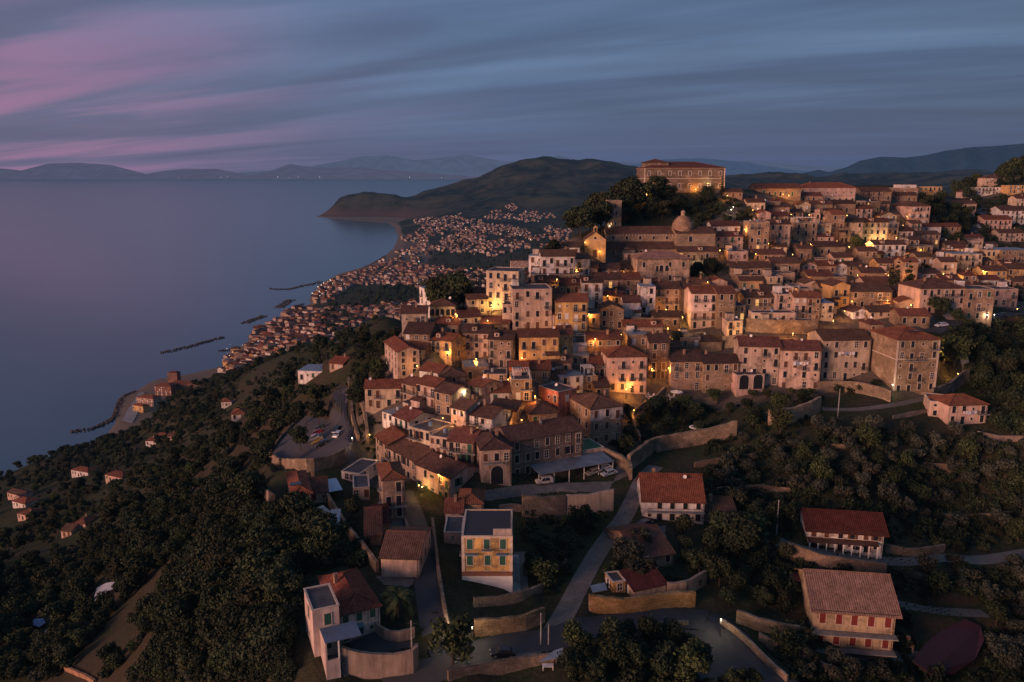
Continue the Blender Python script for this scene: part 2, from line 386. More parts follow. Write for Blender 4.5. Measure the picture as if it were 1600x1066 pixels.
YARDS = [
 ('yard', 'gravel', [(745,766),(800,757),(850,762),(960,752),(985,740),(960,722),(965,738),(950,768),(870,778),(760,780)]),
 ('parking_ground', 'asphalt', [(424,716),(445,680),(478,645),(520,640),(540,690),(552,716),(500,730),(440,728)]),
 ('yard', 'asphalt', [(545,1002),(570,990),(585,985),(610,1002),(648,1000),(650,1012),(600,1024),(560,1020)]),
 ('yard', 'asphalt', [(1040,985),(1075,985),(1108,1010),(1112,1022),(1080,1040),(1100,1066),(1180,1066),(1150,1020),(1110,985)]),
 ('yard', 'gravel', [(1000,825),(1040,822),(1040,840),(1010,846),(998,836)]),
 ('yard', 'gravel', [(1262,1016),(1330,1032),(1400,1040),(1440,1020),(1400,1012)]),
 ('yard', 'gravel', [(505,1030),(528,1022),(560,1045),(540,1058),(515,1045)]),
 ('yard', 'gravel', [(800,1018),(850,1005),(890,1000),(860,1018),(790,1032)]),
 ('yard', 'gravel', [(585,900),(650,905),(640,918),(600,914)]),
 ('yard', 'gravel', [(620,800),(655,800),(652,830),(600,836),(596,815)]),
 ('yard', 'gravel', [(1042,545),(1100,540),(1098,530),(1040,532)]),
]
SURF = []
for nm, mt, wd, pl in ROADS:
    h = [hit(*q) for q in pl]; c = spline([(a, b, z) for a, b, z, _ in h], 1.5)
    SURF.append((nm, mt, wd, np.array(c)))
def flatten(c, w, fall):
    gm = np.arange(len(c))
    x0, x1 = c[:, 0].min()-w-fall, c[:, 0].max()+w+fall; y0, y1 = c[:, 1].min()-w-fall, c[:, 1].max()+w+fall
    jj, ii = np.where((GX > x0) & (GX < x1) & (GY > y0) & (GY < y1))
    X = GX[jj, ii]; Yy = GY[jj, ii]
    zs = c[:, 2].copy()
    if len(zs) > 9:
        k = np.ones(9)/9; zs = np.convolve(np.pad(zs, 4, mode='edge'), k, 'valid')
    for a in range(0, len(X), 4000):
        d2 = (X[a:a+4000, None]-c[None, :, 0])**2+(Yy[a:a+4000, None]-c[None, :, 1])**2
        q = d2.argmin(1); d = np.sqrt(d2[np.arange(len(q)), q]); wt = np.clip(1-(d-w)/fall, 0, 1); wt = wt*wt*(3-2*wt)
        GZ[jj[a:a+4000], ii[a:a+4000]] = GZ[jj[a:a+4000], ii[a:a+4000]]*(1-wt)+zs[q]*wt
for nm, mt, wd, c in SURF: flatten(c, wd/2+.4, 2.5)
YD = []
for nm, mt, pl in YARDS:
    P = np.array([hit(*q)[:3] for q in pl]); YD.append((nm, mt, P))
    zc = P[:, 2].mean(); A = np.c_[P[:, :2], np.ones(len(P))]; cf = np.linalg.lstsq(A, P[:, 2], rcond=None)[0]
    x0, x1 = P[:, 0].min()-4, P[:, 0].max()+4; y0, y1 = P[:, 1].min()-4, P[:, 1].max()+4
    jj, ii = np.where((GX > x0) & (GX < x1) & (GY > y0) & (GY < y1)); X = GX[jj, ii]; Yy = GY[jj, ii]
    cl = [tuple(q) for q in P[:, :2]]; d = segdist(X, Yy, cl+[cl[0]]); ins = inside(X, Yy, cl)
    wt = np.where(ins, 1, np.clip(1-d/2.5, 0, 1)); GZ[jj, ii] = GZ[jj, ii]*(1-wt)+(X*cf[0]+Yy*cf[1]+cf[2])*wt

# ground material
m, nt = new_mat('ground_earth')
g = N(nt, 'ShaderNodeNewGeometry'); tc = N(nt, 'ShaderNodeTexCoord')
n1 = noise(nt, tc.outputs['Object'], .012, 8, .6, .3); n2 = noise(nt, tc.outputs['Object'], .12, 7, .65); n3 = noise(nt, tc.outputs['Object'], 1.1, 6, .75)
grass = mixc(nt, ramp(nt, n3, .35, .65), (.018, .027, .011), (.046, .058, .023))
scrub = mixc(nt, ramp(nt, n3, .3, .7), (.026, .025, .016), (.075, .064, .042))
soil = mixc(nt, ramp(nt, n3, .3, .7), (.040, .029, .021), (.092, .064, .044))
c = mixc(nt, ramp(nt, n2, .42, .6), grass, scrub)
c = mixc(nt, ramp(nt, n1, .50, .62, 0, .75), c, scrub)
sx = N(nt, 'ShaderNodeSeparateXYZ'); L(nt, g.outputs['Normal'], sx.inputs[0])
steep = ramp(nt, sx.outputs[2], .74, .90, 1, 0)
c = mixc(nt, math_(nt, 'MAXIMUM', math_(nt, 'MULTIPLY', steep, .7), ramp(nt, n2, .60, .68, 0, .65)), c, soil)
ps = N(nt, 'ShaderNodeSeparateXYZ'); L(nt, g.outputs['Position'], ps.inputs[0])
# far hill relief: paler clearings between dark macchia
nf = noise(nt, tc.outputs['Object'], .0032, 9, .68, .5)
farc = mixc(nt, ramp(nt, nf, .44, .62), (.006, .011, .005), (.052, .052, .030))
nf2 = noise(nt, tc.outputs['Object'], .011, 6, .7); farc = mixc(nt, ramp(nt, nf2, .5, .68, 0, .6), farc, (.075, .060, .040)); farc = mixc(nt, math_(nt, 'MULTIPLY', ramp(nt, ps.outputs[2], 20, 75, 1, 0), ramp(nt, ps.outputs[1], 5200, 5700)), farc, (.085, .055, .036))
c = mixc(nt, ramp(nt, ps.outputs[1], 2600, 4800), c, farc)
sand = mixc(nt, ramp(nt, n3, .3, .7), (.15, .115, .085), (.22, .165, .12))
c = mixc(nt, math_(nt, 'MULTIPLY', ramp(nt, ps.outputs[2], 2.2, 3.4, 1, 0), ramp(nt, ps.outputs[1], 700, 860)), c, sand)
ua = N(nt, 'ShaderNodeAttribute', attribute_name='built_up'); pave = mixc(nt, ramp(nt, n3, .3, .7), (.075, .060, .048), (.17, .135, .105))
c = mixc(nt, ua.outputs['Fac'], c, pave)
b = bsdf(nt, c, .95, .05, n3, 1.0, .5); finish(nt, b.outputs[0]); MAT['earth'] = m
for nm, ca, cb, sc in (('asphalt', (.042, .041, .046), (.075, .070, .074), .5), ('gravel', (.10, .085, .075), (.22, .19, .165), .6)):
    m, nt = new_mat(nm); tc = N(nt, 'ShaderNodeTexCoord'); a = noise(nt, tc.outputs['Object'], sc, 6, .7, .5); b2 = noise(nt, tc.outputs['Object'], .09, 4)
    c = mixc(nt, ramp(nt, a, .3, .7), ca, cb); c = mixc(nt, ramp(nt, b2, .3, .7, 0, .5), c, tuple(q*.6 for q in ca))
    bb = bsdf(nt, c, .8, .3, a, .3, .05); finish(nt, bb.outputs[0]); MAT[nm] = m
me = bpy.data.meshes.new('terrain'); vv = np.stack([GX, GY, GZ], -1).reshape(-1, 3).astype(np.float32)
idx = np.arange(NU*NY).reshape(NY, NU); q = np.stack([idx[:-1, :-1], idx[:-1, 1:], idx[1:, 1:], idx[1:, :-1]], -1).reshape(-1, 4)
me.vertices.add(len(vv)); me.vertices.foreach_set('co', vv.ravel()); me.loops.add(q.size); me.loops.foreach_set('vertex_index', q.ravel().astype(np.int32))
me.polygons.add(len(q)); me.polygons.foreach_set('loop_start', np.arange(0, q.size, 4, dtype=np.int32)); me.polygons.foreach_set('use_smooth', np.ones(len(q), bool))
me.update(calc_edges=True); me.materials.append(MAT['earth']); TERRAIN = tag(mobj('terrain', me), kind='structure')

for nm, mt, wd, c in SURF:
    mb = MB(); rows = []
    for k in range(len(c)):
        t = c[min(k+1, len(c)-1), :2]-c[max(k-1, 0), :2]; t /= np.linalg.norm(t)+1e-9; nn = np.array([-t[1], t[0]])
        xs = [c[k, :2]+nn*wd*(j/6-.5) for j in range(7)]; rows.append([(x, y, float(Tz(x, y))+(.10 if mt == 'asphalt' else .06)) for x, y in xs])
    for a, b in zip(rows[:-1], rows[1:]):
        for j in range(6): mb.poly((a[j+1], a[j], b[j], b[j+1]))
    tag(mb.build(nm, MAT[mt], smooth=True), kind='structure')
for nm, mt, P in YD:
    x0, x1, y0, y1 = P[:, 0].min(), P[:, 0].max(), P[:, 1].min(), P[:, 1].max(); st = .4; mb = MB(); cl = [tuple(q) for q in P[:, :2]]
    xs = np.arange(x0, x1+st, st); ys = np.arange(y0, y1+st, st); XX, YY = np.meshgrid(xs, ys); ins = inside(XX+st/2, YY+st/2, cl); ZZ = Tz(XX, YY)+.06
    for j in range(len(ys)-1):
        for i in range(len(xs)-1):
            if ins[j, i]: mb.poly(((XX[j,i],YY[j,i],ZZ[j,i]),(XX[j,i+1],YY[j,i+1],ZZ[j,i+1]),(XX[j+1,i+1],YY[j+1,i+1],ZZ[j+1,i+1]),(XX[j+1,i],YY[j+1,i],ZZ[j+1,i])))
    if mb.f: tag(mb.build(nm, MAT[mt], smooth=True), kind='structure')

# sea
m, nt = new_mat('sea_water'); tc = N(nt, 'ShaderNodeTexCoord'); mp = N(nt, 'ShaderNodeMapping'); mp.inputs['Scale'].default_value = (1, .5, 1); L(nt, tc.outputs['Object'], mp.inputs[0])
w1 = noise(nt, mp.outputs[0], .10, 4); w2 = noise(nt, mp.outputs[0], .0016, 5, .6, 1.0)
col = mixc(nt, ramp(nt, w2, .3, .7), (.006, .044, .074), (.022, .070, .104))
b = bsdf(nt, col,   .15, .48, w1, .10, .25)
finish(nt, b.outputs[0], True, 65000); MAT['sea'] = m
mb = MB(); ys_ = [-3000, 0, 400, 1000, 3000, 8000, 20000, 60000, 160000, 300000]; xs_ = [-260000, -60000, -15000, -5000, -2000, 0, 2000, 5000, 15000, 60000, 260000]
for j in range(len(ys_)-1):
    for i in range(len(xs_)-1): mb.poly(((xs_[i],ys_[j],0),(xs_[i+1],ys_[j],0),(xs_[i+1],ys_[j+1],0),(xs_[i],ys_[j+1],0)))
tag(mb.build('sea', MAT['sea']), kind='structure')

# far ranges
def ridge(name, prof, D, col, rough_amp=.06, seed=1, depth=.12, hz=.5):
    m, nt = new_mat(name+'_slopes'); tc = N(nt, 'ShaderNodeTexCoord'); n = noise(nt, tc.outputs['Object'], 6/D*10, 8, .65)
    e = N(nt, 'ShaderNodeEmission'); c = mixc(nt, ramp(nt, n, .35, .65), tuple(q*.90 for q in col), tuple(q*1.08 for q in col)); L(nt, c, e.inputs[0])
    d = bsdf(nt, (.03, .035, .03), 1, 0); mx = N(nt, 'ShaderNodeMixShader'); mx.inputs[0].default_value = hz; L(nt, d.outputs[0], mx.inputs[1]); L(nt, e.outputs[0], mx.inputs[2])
    # distance haze painted in: slopes glow with the haze colour of their range
    o = N(nt, 'ShaderNodeOutputMaterial'); L(nt, mx.outputs[0], o.inputs[0])
    pxs = np.arange(prof[0][0], prof[-1][0]+.1, 3.0); top = np.interp(pxs, [a for a, _ in prof], [b for _, b in prof]); r = np.random.default_rng(seed)
    nn = np.zeros(len(pxs))
    for o_, k in enumerate((40, 18, 8, 4)):
        q = r.random(int(len(pxs)/k)+3)-.5; nn += np.interp(np.arange(len(pxs))/k, np.arange(len(q)), q)*(.5**o_)
    top = top-nn*rough_amp*60
    mb = MB(); rows = []
    for fr, hf in ((1-depth, 0), (1-depth*.7, .32), (1-depth*.35, .68), (1, 1), (1+depth, 0)):
        row = []
        for i, px in enumerate(pxs):
            zt = max(P3(px, top[i], D)[2], 5); wob = 1+(.25*math.sin(px*.13+fr*30)+.2*math.sin(px*.041+fr*11))*(hf not in (0, 1))
            row.append((D*fr*(px-CX)/F, D*fr, max(zt*hf*wob if hf < 1 else zt, 0) if hf else -30))
        rows.append(row)
    for a, b in zip(rows[:-1], rows[1:]):
        for i in range(len(a)-1): mb.poly((a[i], a[i+1], b[i+1], b[i]))
    tag(mb.build(name, m, smooth=True), kind='structure')
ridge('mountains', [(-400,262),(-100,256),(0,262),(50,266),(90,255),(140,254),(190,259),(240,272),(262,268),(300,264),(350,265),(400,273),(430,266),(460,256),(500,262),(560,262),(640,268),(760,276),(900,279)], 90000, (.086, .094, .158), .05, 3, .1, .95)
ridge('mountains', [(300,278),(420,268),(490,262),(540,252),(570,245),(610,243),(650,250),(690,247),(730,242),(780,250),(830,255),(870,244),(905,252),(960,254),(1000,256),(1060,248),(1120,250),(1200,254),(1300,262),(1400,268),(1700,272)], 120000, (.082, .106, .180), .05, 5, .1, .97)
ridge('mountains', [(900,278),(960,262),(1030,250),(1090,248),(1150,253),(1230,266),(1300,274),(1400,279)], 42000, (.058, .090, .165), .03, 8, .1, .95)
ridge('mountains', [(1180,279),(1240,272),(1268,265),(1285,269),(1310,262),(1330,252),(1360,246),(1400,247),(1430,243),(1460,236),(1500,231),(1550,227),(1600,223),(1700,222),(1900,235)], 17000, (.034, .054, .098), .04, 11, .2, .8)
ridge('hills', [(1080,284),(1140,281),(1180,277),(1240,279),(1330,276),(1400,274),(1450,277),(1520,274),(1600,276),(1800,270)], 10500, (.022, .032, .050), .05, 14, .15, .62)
# ------------------------------------------------------------------ house kit
WC = {'p': (.57,.40,.32), 's': (.37,.255,.175), 'S': (.25,.17,.125), 'w': (.74,.68,.64), 'y': (.60,.375,.16), 'c': (.64,.49,.34), 'g': (.46,.36,.285), 'r': (.58,.20,.13), 'o': (.50,.27,.10)}
WN = {'p': 'pinkish plaster', 's': 'tan stone', 'S': 'dark weathered stone', 'w': 'white', 'y': 'ochre yellow', 'c': 'cream', 'g': 'grey-beige', 'r': 'salmon red', 'o': 'orange'}
RC = {'R': (.29,.105,.060), 'r': (.21,.084,.058), 'b': (.165,.088,.062), 'd': (.115,.066,.050), 'P': (.36,.205,.155), 'D': (.12,.036,.028), 'M': (.25,.085,.050)}
RN = {'R': 'orange tiled', 'r': 'reddish tiled', 'b': 'old brown tiled', 'd': 'dark tiled', 'P': 'pinkish', 'D': 'dark red', 'M': 'bright red tiled', 't': 'flat terrace', 'm': 'pale flat'}
SHUT = {'brown': (.11,.05,.03), 'green': (.025,.09,.06), 'dark': (.035,.03,.03), 'white': (.62,.60,.58), 'red': (.17,.03,.026)}
NW = ['none', 'one', 'two', 'three', 'four', 'five', 'six', 'seven', 'eight']

def jit(c, a=.09):
    k = 1+random.uniform(-a, a); return tuple(min(.85, q*k*(1+random.uniform(-a, a)*.35)) for q in c)

# windows: shared meshes, front face toward -y, origin at the middle of the sill line
def win_mesh(w, h, panes, arch=False, lit=False, sur=.13):
    mb = MB()
    mb.box(-w/2-sur, -w/2, -.09, .02, -.0, h+sur, 0, 'lfru'); mb.box(w/2, w/2+sur, -.09, .02, -.0, h+sur, 0, 'lfru')
    mb.box(-w/2, w/2, -.088, .02, h, h+sur, 0, 'fud'); mb.box(-w/2-sur-.06, w/2+sur+.06, -.16, .02, -.12, 0, 0)
    mb.poly(((-w/2,-.012,0),(w/2,-.012,0),(w/2,-.012,h),(-w/2,-.012,h)), 1)
    if panes:
        f = .045
        mb.box(-f/2, f/2, -.05, -.015, 0, h, 2, 'flr')
        for k in range(1, panes): mb.box(-w/2, w/2, -.052, -.015, h*k/panes-f/2, h*k/panes+f/2, 2, 'fud')
    if arch:
        seg = 8; r = w/2; pts = [(r*math.cos(PI*i/seg), -.012, h+.0+r*math.sin(PI*i/seg)) for i in range(seg+1)]
        mb2 = MB(); mb2.poly(((-w/2,-.03,0),(w/2,-.03,0))+tuple((x,-.03,z) for x,_,z in pts), 1)
        for i in range(seg):
            a0, a1 = PI*i/seg, PI*(i+1)/seg; ro = r+.18
            mb2.poly(((r*math.cos(a0),-.09,h+r*math.sin(a0)),(ro*math.cos(a0),-.09,h+ro*math.sin(a0)),(ro*math.cos(a1),-.09,h+ro*math.sin(a1)),(r*math.cos(a1),-.09,h+r*math.sin(a1))), 0)
        for sgn in (-1, 1): mb2.box(min(sgn*r, sgn*(r+.18)), max(sgn*r, sgn*(r+.18)), -.09, .02, 0, h, 0, 'flr')
        mb = mb2
    return mb.mesh('window', [MAT['surround'], MAT['window_lit'] if lit else MAT['glass_dark'], MAT['whitewash']])
def shut_mesh(w, h, opened=False):
    mb = MB()
    for sgn in (-1, 1):
        if opened and sgn < 0: continue
        if opened: x0, x1 = (w/2+.02, w/2+.02+w/2)
        else: x0, x1 = (0.015, w/2) if sgn > 0 else (-w/2, -.015)
        y0 = -.14 if opened else -.06
        mb.box(x0, x1, y0, y0+.04, .01, h-.01)
        n = max(3, int(h/.16))
        for k in range(n): z = .08+(h-.16)*k/n; mb.box(x0+.06, x1-.06, y0-.018, y0, z, z+.07, 0, 'fud')
    return mb.mesh('shutter', [MAT['shutter']])
KIT = {}
for nm, w, h, p in (('tall', 1.1, 1.95, 3), ('mid', 1.0, 1.45, 2), ('small', .65, .75, 0), ('door', 1.15, 2.25, 3), ('wide', 1.5, 1.3, 2)):
    KIT[nm] = dict(w=w, h=h, dark=win_mesh(w, h, 0), panes=win_mesh(w, h, max(p, 2)), lit=win_mesh(w, h, p or 2, lit=True), pale=win_mesh(w, h, 2, sur=.30), sh=shut_mesh(w, h), so=shut_mesh(w, h, True))
KIT['arch'] = dict(w=1.5, h=1.6, dark=win_mesh(1.5, 1.6, 0, True))
KIT['bigarch'] = dict(w=3.0, h=3.2, dark=win_mesh(3.0, 3.2, 0, True))
def balc_mesh(w, dp=.95):
    mb = MB(); mb.box(-w/2, w/2, -dp, 0, -.16, 0)
    return mb.mesh('balcony', [MAT['concrete']])
def rail_mesh(w, dp=.95):
    mb = MB(); n = max(4, int(w/.16))
    mb.box(-w/2, w/2, -dp+.02, -dp+.06, .95, 1.0); mb.box(-w/2, -w/2+.04, -dp+.02, 0, .951, 1.001); mb.box(w/2-.04, w/2, -dp+.02, 0, .951, 1.001)
    for k in range(n+1):
        x = -w/2+.02+(w-.04)*k/n; mb.box(x-.012, x+.012, -dp+.028, -dp+.052, 0, .95, 0, 'flr')
    for k in range(1, 5):
        for sg in (-1, 1): x = sg*(w/2-.02); mb.box(x-.012, x+.012, -dp+dp*k/5, -dp+dp*k/5+.024, 0, .95, 0, 'flrb')
    return mb.mesh('railing', [MAT['iron']])
BAL = {w: (balc_mesh(w), rail_mesh(w)) for w in (1.9, 3.4, 5.2, 8.0, 11.0)}
def chim_mesh():
    mb = MB(); mb.box(-.3, .3, -.3, .3, -.8, 1.15); mb.box(-.4, .4, -.4, .4, 1.15, 1.27, 0)
    mb.box(-.22, .22, -.22, .22, 1.27, 1.55, 0, 'lrfb'); mb.box(-.36, .36, -.36, .36, 1.55, 1.64, 0); return mb.mesh('chimney', [MAT['chimney_brick']])
CHIM = chim_mesh()
def dish_mesh():
    mb = MB(); mb.lathe([(.0, .0), (.22, .03), (.38, .10), (.45, .17)], 12)
    mb.tube((0,0,0), (0,0,-.1), .03); mb.tube((0, -.4, .1), (0, 0, .45), .015)
    me = mb.mesh('satellite_dish', [MAT['whitewash']]); me.transform(Matrix.Translation((0, -.25, .9))@Matrix.Rotation(R(65), 4, 'X'))
    mb2 = MB(); mb2.tube((0, 0, -.2), (0, 0, .95), .03); me2 = mb2.mesh('mast', [MAT['iron']]); return me, me2
DISH, MAST = dish_mesh()
def pole_ant():
    mb = MB(); mb.tube((0,0,-.2), (0,0,3.0), .03, .02, 5)
    for z, l in ((2.9, .5), (2.6, .65), (2.2, .8)): mb.box(-l, l, -.012, .012, z, z+.025)
    mb.box(-.012, .012, -.5, .5, 2.55, 2.575); return mb.mesh('antenna', [MAT['iron']])
ANT = pole_ant()

def roof_build(kind, w, d, h, rh, ov, mat, base_t=.16):
    """roof and wall-top geometry in house frame: x along front (centre 0), y back, z up from floor"""
    r = MB()
    def slope(q):      # quad/tri: first edge is the eave, uv in metres
        a = Vector(q[0]); b = Vector(q[1]); e = (b-a).normalized(); n = (b-a).cross(Vector(q[-1])-a).normalized()
        if n.z < 0: n = -n
        t = n.cross(e)
        uv = [((Vector(p)-a).dot(e), (Vector(p)-a).dot(t)) for p in q]
        r.poly(q, 0, uv)
        lo = [tuple(Vector(p)-Vector((0,0,base_t))) for p in q]; r.poly(lo[::-1], 0)
        for i in range(len(q)):
            j = (i+1) % len(q); r.poly((lo[i], lo[j], q[j], q[i]), 0)
    x0, x1, y0, y1 = -w/2-ov, w/2+ov, -ov, d+ov; z = h; k = rh/(d/2)*ov if kind in 'gs' else 0
    if kind == 'g':
        k = rh/(d/2)*ov; zt = h+rh+.05; ze = h-k+.05; ym = d/2
        slope([(x0,y0,ze),(x1,y0,ze),(x1,ym,zt),(x0,ym,zt)]); slope([(x1,y1,ze),(x0,y1,ze),(x0,ym,zt),(x1,ym,zt)])
        n = int((x1-x0)/.5)
        for i in range(n): a = x0+(x1-x0)*i/n; r.tube((a, ym, zt+.02), (a+(x1-x0)/n*1.04, ym, zt+.05), .13, .15, 6, 1, False)
    elif kind == 'G':
        k = rh/(w/2)*ov; zt = h+rh+.05; ze = h-k+.05
        slope([(x0,y1,ze),(x0,y0,ze),(0,y0,zt),(0,y1,zt)]); slope([(x1,y0,ze),(x1,y1,ze),(0,y1,zt),(0,y0,zt)])
        n = int((y1-y0)/.5)
        for i in range(n): a = y0+(y1-y0)*i/n; r.tube((0, a, zt+.02), (0, a+(y1-y0)/n*1.04, zt+.05), .13, .15, 6, 1, False)
    elif kind == 'h':
        s_ = min(w, d)/2+ov; k = rh/(min(w, d)/2)*ov; zt = h+rh+.05; ze = h-k+.05
        if w >= d: A = (x0+s_, d/2, zt); B = (x1-s_, d/2, zt)
        else: A = (0, y0+s_, zt); B = (0, y1-s_, zt)
        if abs(A[0]-B[0])+abs(A[1]-B[1]) < .05: B = A
        P = [(x0,y0,ze),(x1,y0,ze),(x1,y1,ze),(x0,y1,ze)]
        if B is A:
            for i in range(4): slope([P[i], P[(i+1)%4], A])
        elif w >= d:
            slope([P[0],P[1],B,A]); slope([P[1],P[2],B]); slope([P[2],P[3],A,B]); slope([P[3],P[0],A])
        else:
            slope([P[0],P[1],A]); slope([P[1],P[2],B,A]); slope([P[2],P[3],B]); slope([P[3],P[0],A,B])
        for a, b in ((P[0],A),(P[3],A) if w >= d else (P[1],A),(P[1],B) if w >= d else (P[3],B),(P[2],B)):
            r.tube((a[0],a[1],a[2]+.02), (b[0],b[1],b[2]+.05), .12, .12, 5, 1, False)
        if B is not A: r.tube(A, B, .14, .14, 5, 1, False)
    elif kind == 's':
        ze = h-rh/d*ov+.05; zt = h+rh+rh/d*ov+.05
        slope([(x0,y0,ze),(x1,y0,ze),(x1,y1,zt),(x0,y1,zt)])
    else:
        r.box(-w/2+.22, w/2-.22, .22, d-.22, h-.5, h-.12, 0, 'u')
    return r
def wall_build(kind, w, d, h, rh, below=7.0):
    b = MB(); z0 = -below
    if kind == 'f':
        b.box(-w/2, w/2, 0, d, z0, h, 0, 'lrfb')
        t = .22; X, Yy = w/2, d
        b.poly(((-X,0,h),(X,0,h),(X-t,t,h),(-X+t,t,h))); b.poly(((X,0,h),(X,Yy,h),(X-t,Yy-t,h),(X-t,t,h)))
        b.poly(((X,Yy,h),(-X,Yy,h),(-X+t,Yy-t,h),(X-t,Yy-t,h))); b.poly(((-X,Yy,h),(-X,0,h),(-X+t,t,h),(-X+t,Yy-t,h)))
        b.box(-X+t, X-t, t, Yy-t, h-.5, h, 0, 'lrfb')
        return b
    lt = [(-w/2,0,z0),(-w/2,0,h),(-w/2,d,h),(-w/2,d,z0)]; X = w/2
    b.poly(((-X,0,z0),(X,0,z0),(X,0,h))+(((0,0,h+rh),) if kind == 'G' else ())+((-X,0,h),))
    hb = h+rh if kind == 's' else h
    b.poly(((X,d,z0),(-X,d,z0),(-X,d,hb))+(((0,d,h+rh),) if kind == 'G' else ())+((X,d,hb),))
    b.poly(((X,0,z0),(X,d,z0),(X,d,hb))+(((X,d/2,h+rh),) if kind == 'g' else ())+((X,0,h),))
    b.poly(((-X,d,z0),(-X,0,z0),(-X,0,h))+(((-X,d/2,h+rh),) if kind == 'g' else ())+((-X,d,hb),))
    return b

HOUSES = []; FOOT = []
def put_window(root, x, y, z, rz, kind, style, shc, bal=0):
    k = KIT[kind]
    if style in ('sh', 'so'): me = k['dark']
    else: me = k.get(style, k['dark'])
    o = mobj('window', me, root, (x, y, z), rz)
    if style == 'sh': mobj('shutter', k['sh'], o, color=SHUT[shc])
    elif style == 'so':
        mobj('shutter', k['so'], o, color=SHUT[shc]); mobj('shutter', k['so'], o, (-k['w']*1.5-.04, 0, 0), color=SHUT[shc])
    if bal:
        b = mobj('balcony', BAL[bal][0], root, (x, y, z-.02), rz); mobj('railing', BAL[bal][1], b)
    return o
def facade(root, x0, x1, y0, y1, h, rows, cols, shc, st, rng, near, balc=.25, ground='door', lit=.03, kinds=None):
    """windows along the wall from (x0,y0) to (x1,y1); outward is to the right of the walking direction's left"""
    L_ = math.hypot(x1-x0, y1-y0); ang = math.atan2(y1-y0, x1-x0)
    if cols < 1 or rows < 1: return
    sh = h/rows; nx, ny = (y1-y0)/L_, -(x1-x0)/L_
    jx = [rng.uniform(-.25, .25) for _ in range(cols)]
    for r_ in range(rows):
        zb = r_*sh
        for c_ in range(cols):
            if rng.random() < .05 and cols > 1: continue
            t = (c_+.5)/cols; s = L_*t+jx[c_]+rng.uniform(-.15, .15)
            x = x0+(x1-x0)*s/L_; y = y0+(y1-y0)*s/L_
            q = rng.random(); bal = 0
            if sh > 2.85: kind = 'tall'
            else: kind = 'mid'
            if r_ == 0 and ground == 'door' and q < .35: kind = 'door'
            elif r_ > 0 and q < balc and sh > 2.5: kind = 'door'; bal = 1.9 if rng.random() < .75 or cols == 1 else 3.4
            elif q > .88: kind = 'small'
            if kinds: kind = kinds
            k = KIT[kind]; z = zb+(.06 if kind == 'door' else max(.25, (sh-k['h'])*.55))
            if z+k['h']+.25 > h:
                z = h-k['h']-.3
                if z < .02: kind = 'mid'; k = KIT['mid']; z = max(.1, h-1.6)
                if h < 1.9: continue
            q2 = rng.random()
            style = 'lit' if q2 < lit else ('sh' if q2 < .42 else 'panes' if q2 < .56 else 'pale' if q2 < .62 and kind != 'small' else 'so' if q2 < .78 and near else 'dark')
            if st: style = st
            if kind == 'arch': style = 'dark'
            put_window(root, x+nx*.0, y+ny*.0, z, ang, kind, style, shc, bal)
def gx(ax): return math.atan2(0, 1)

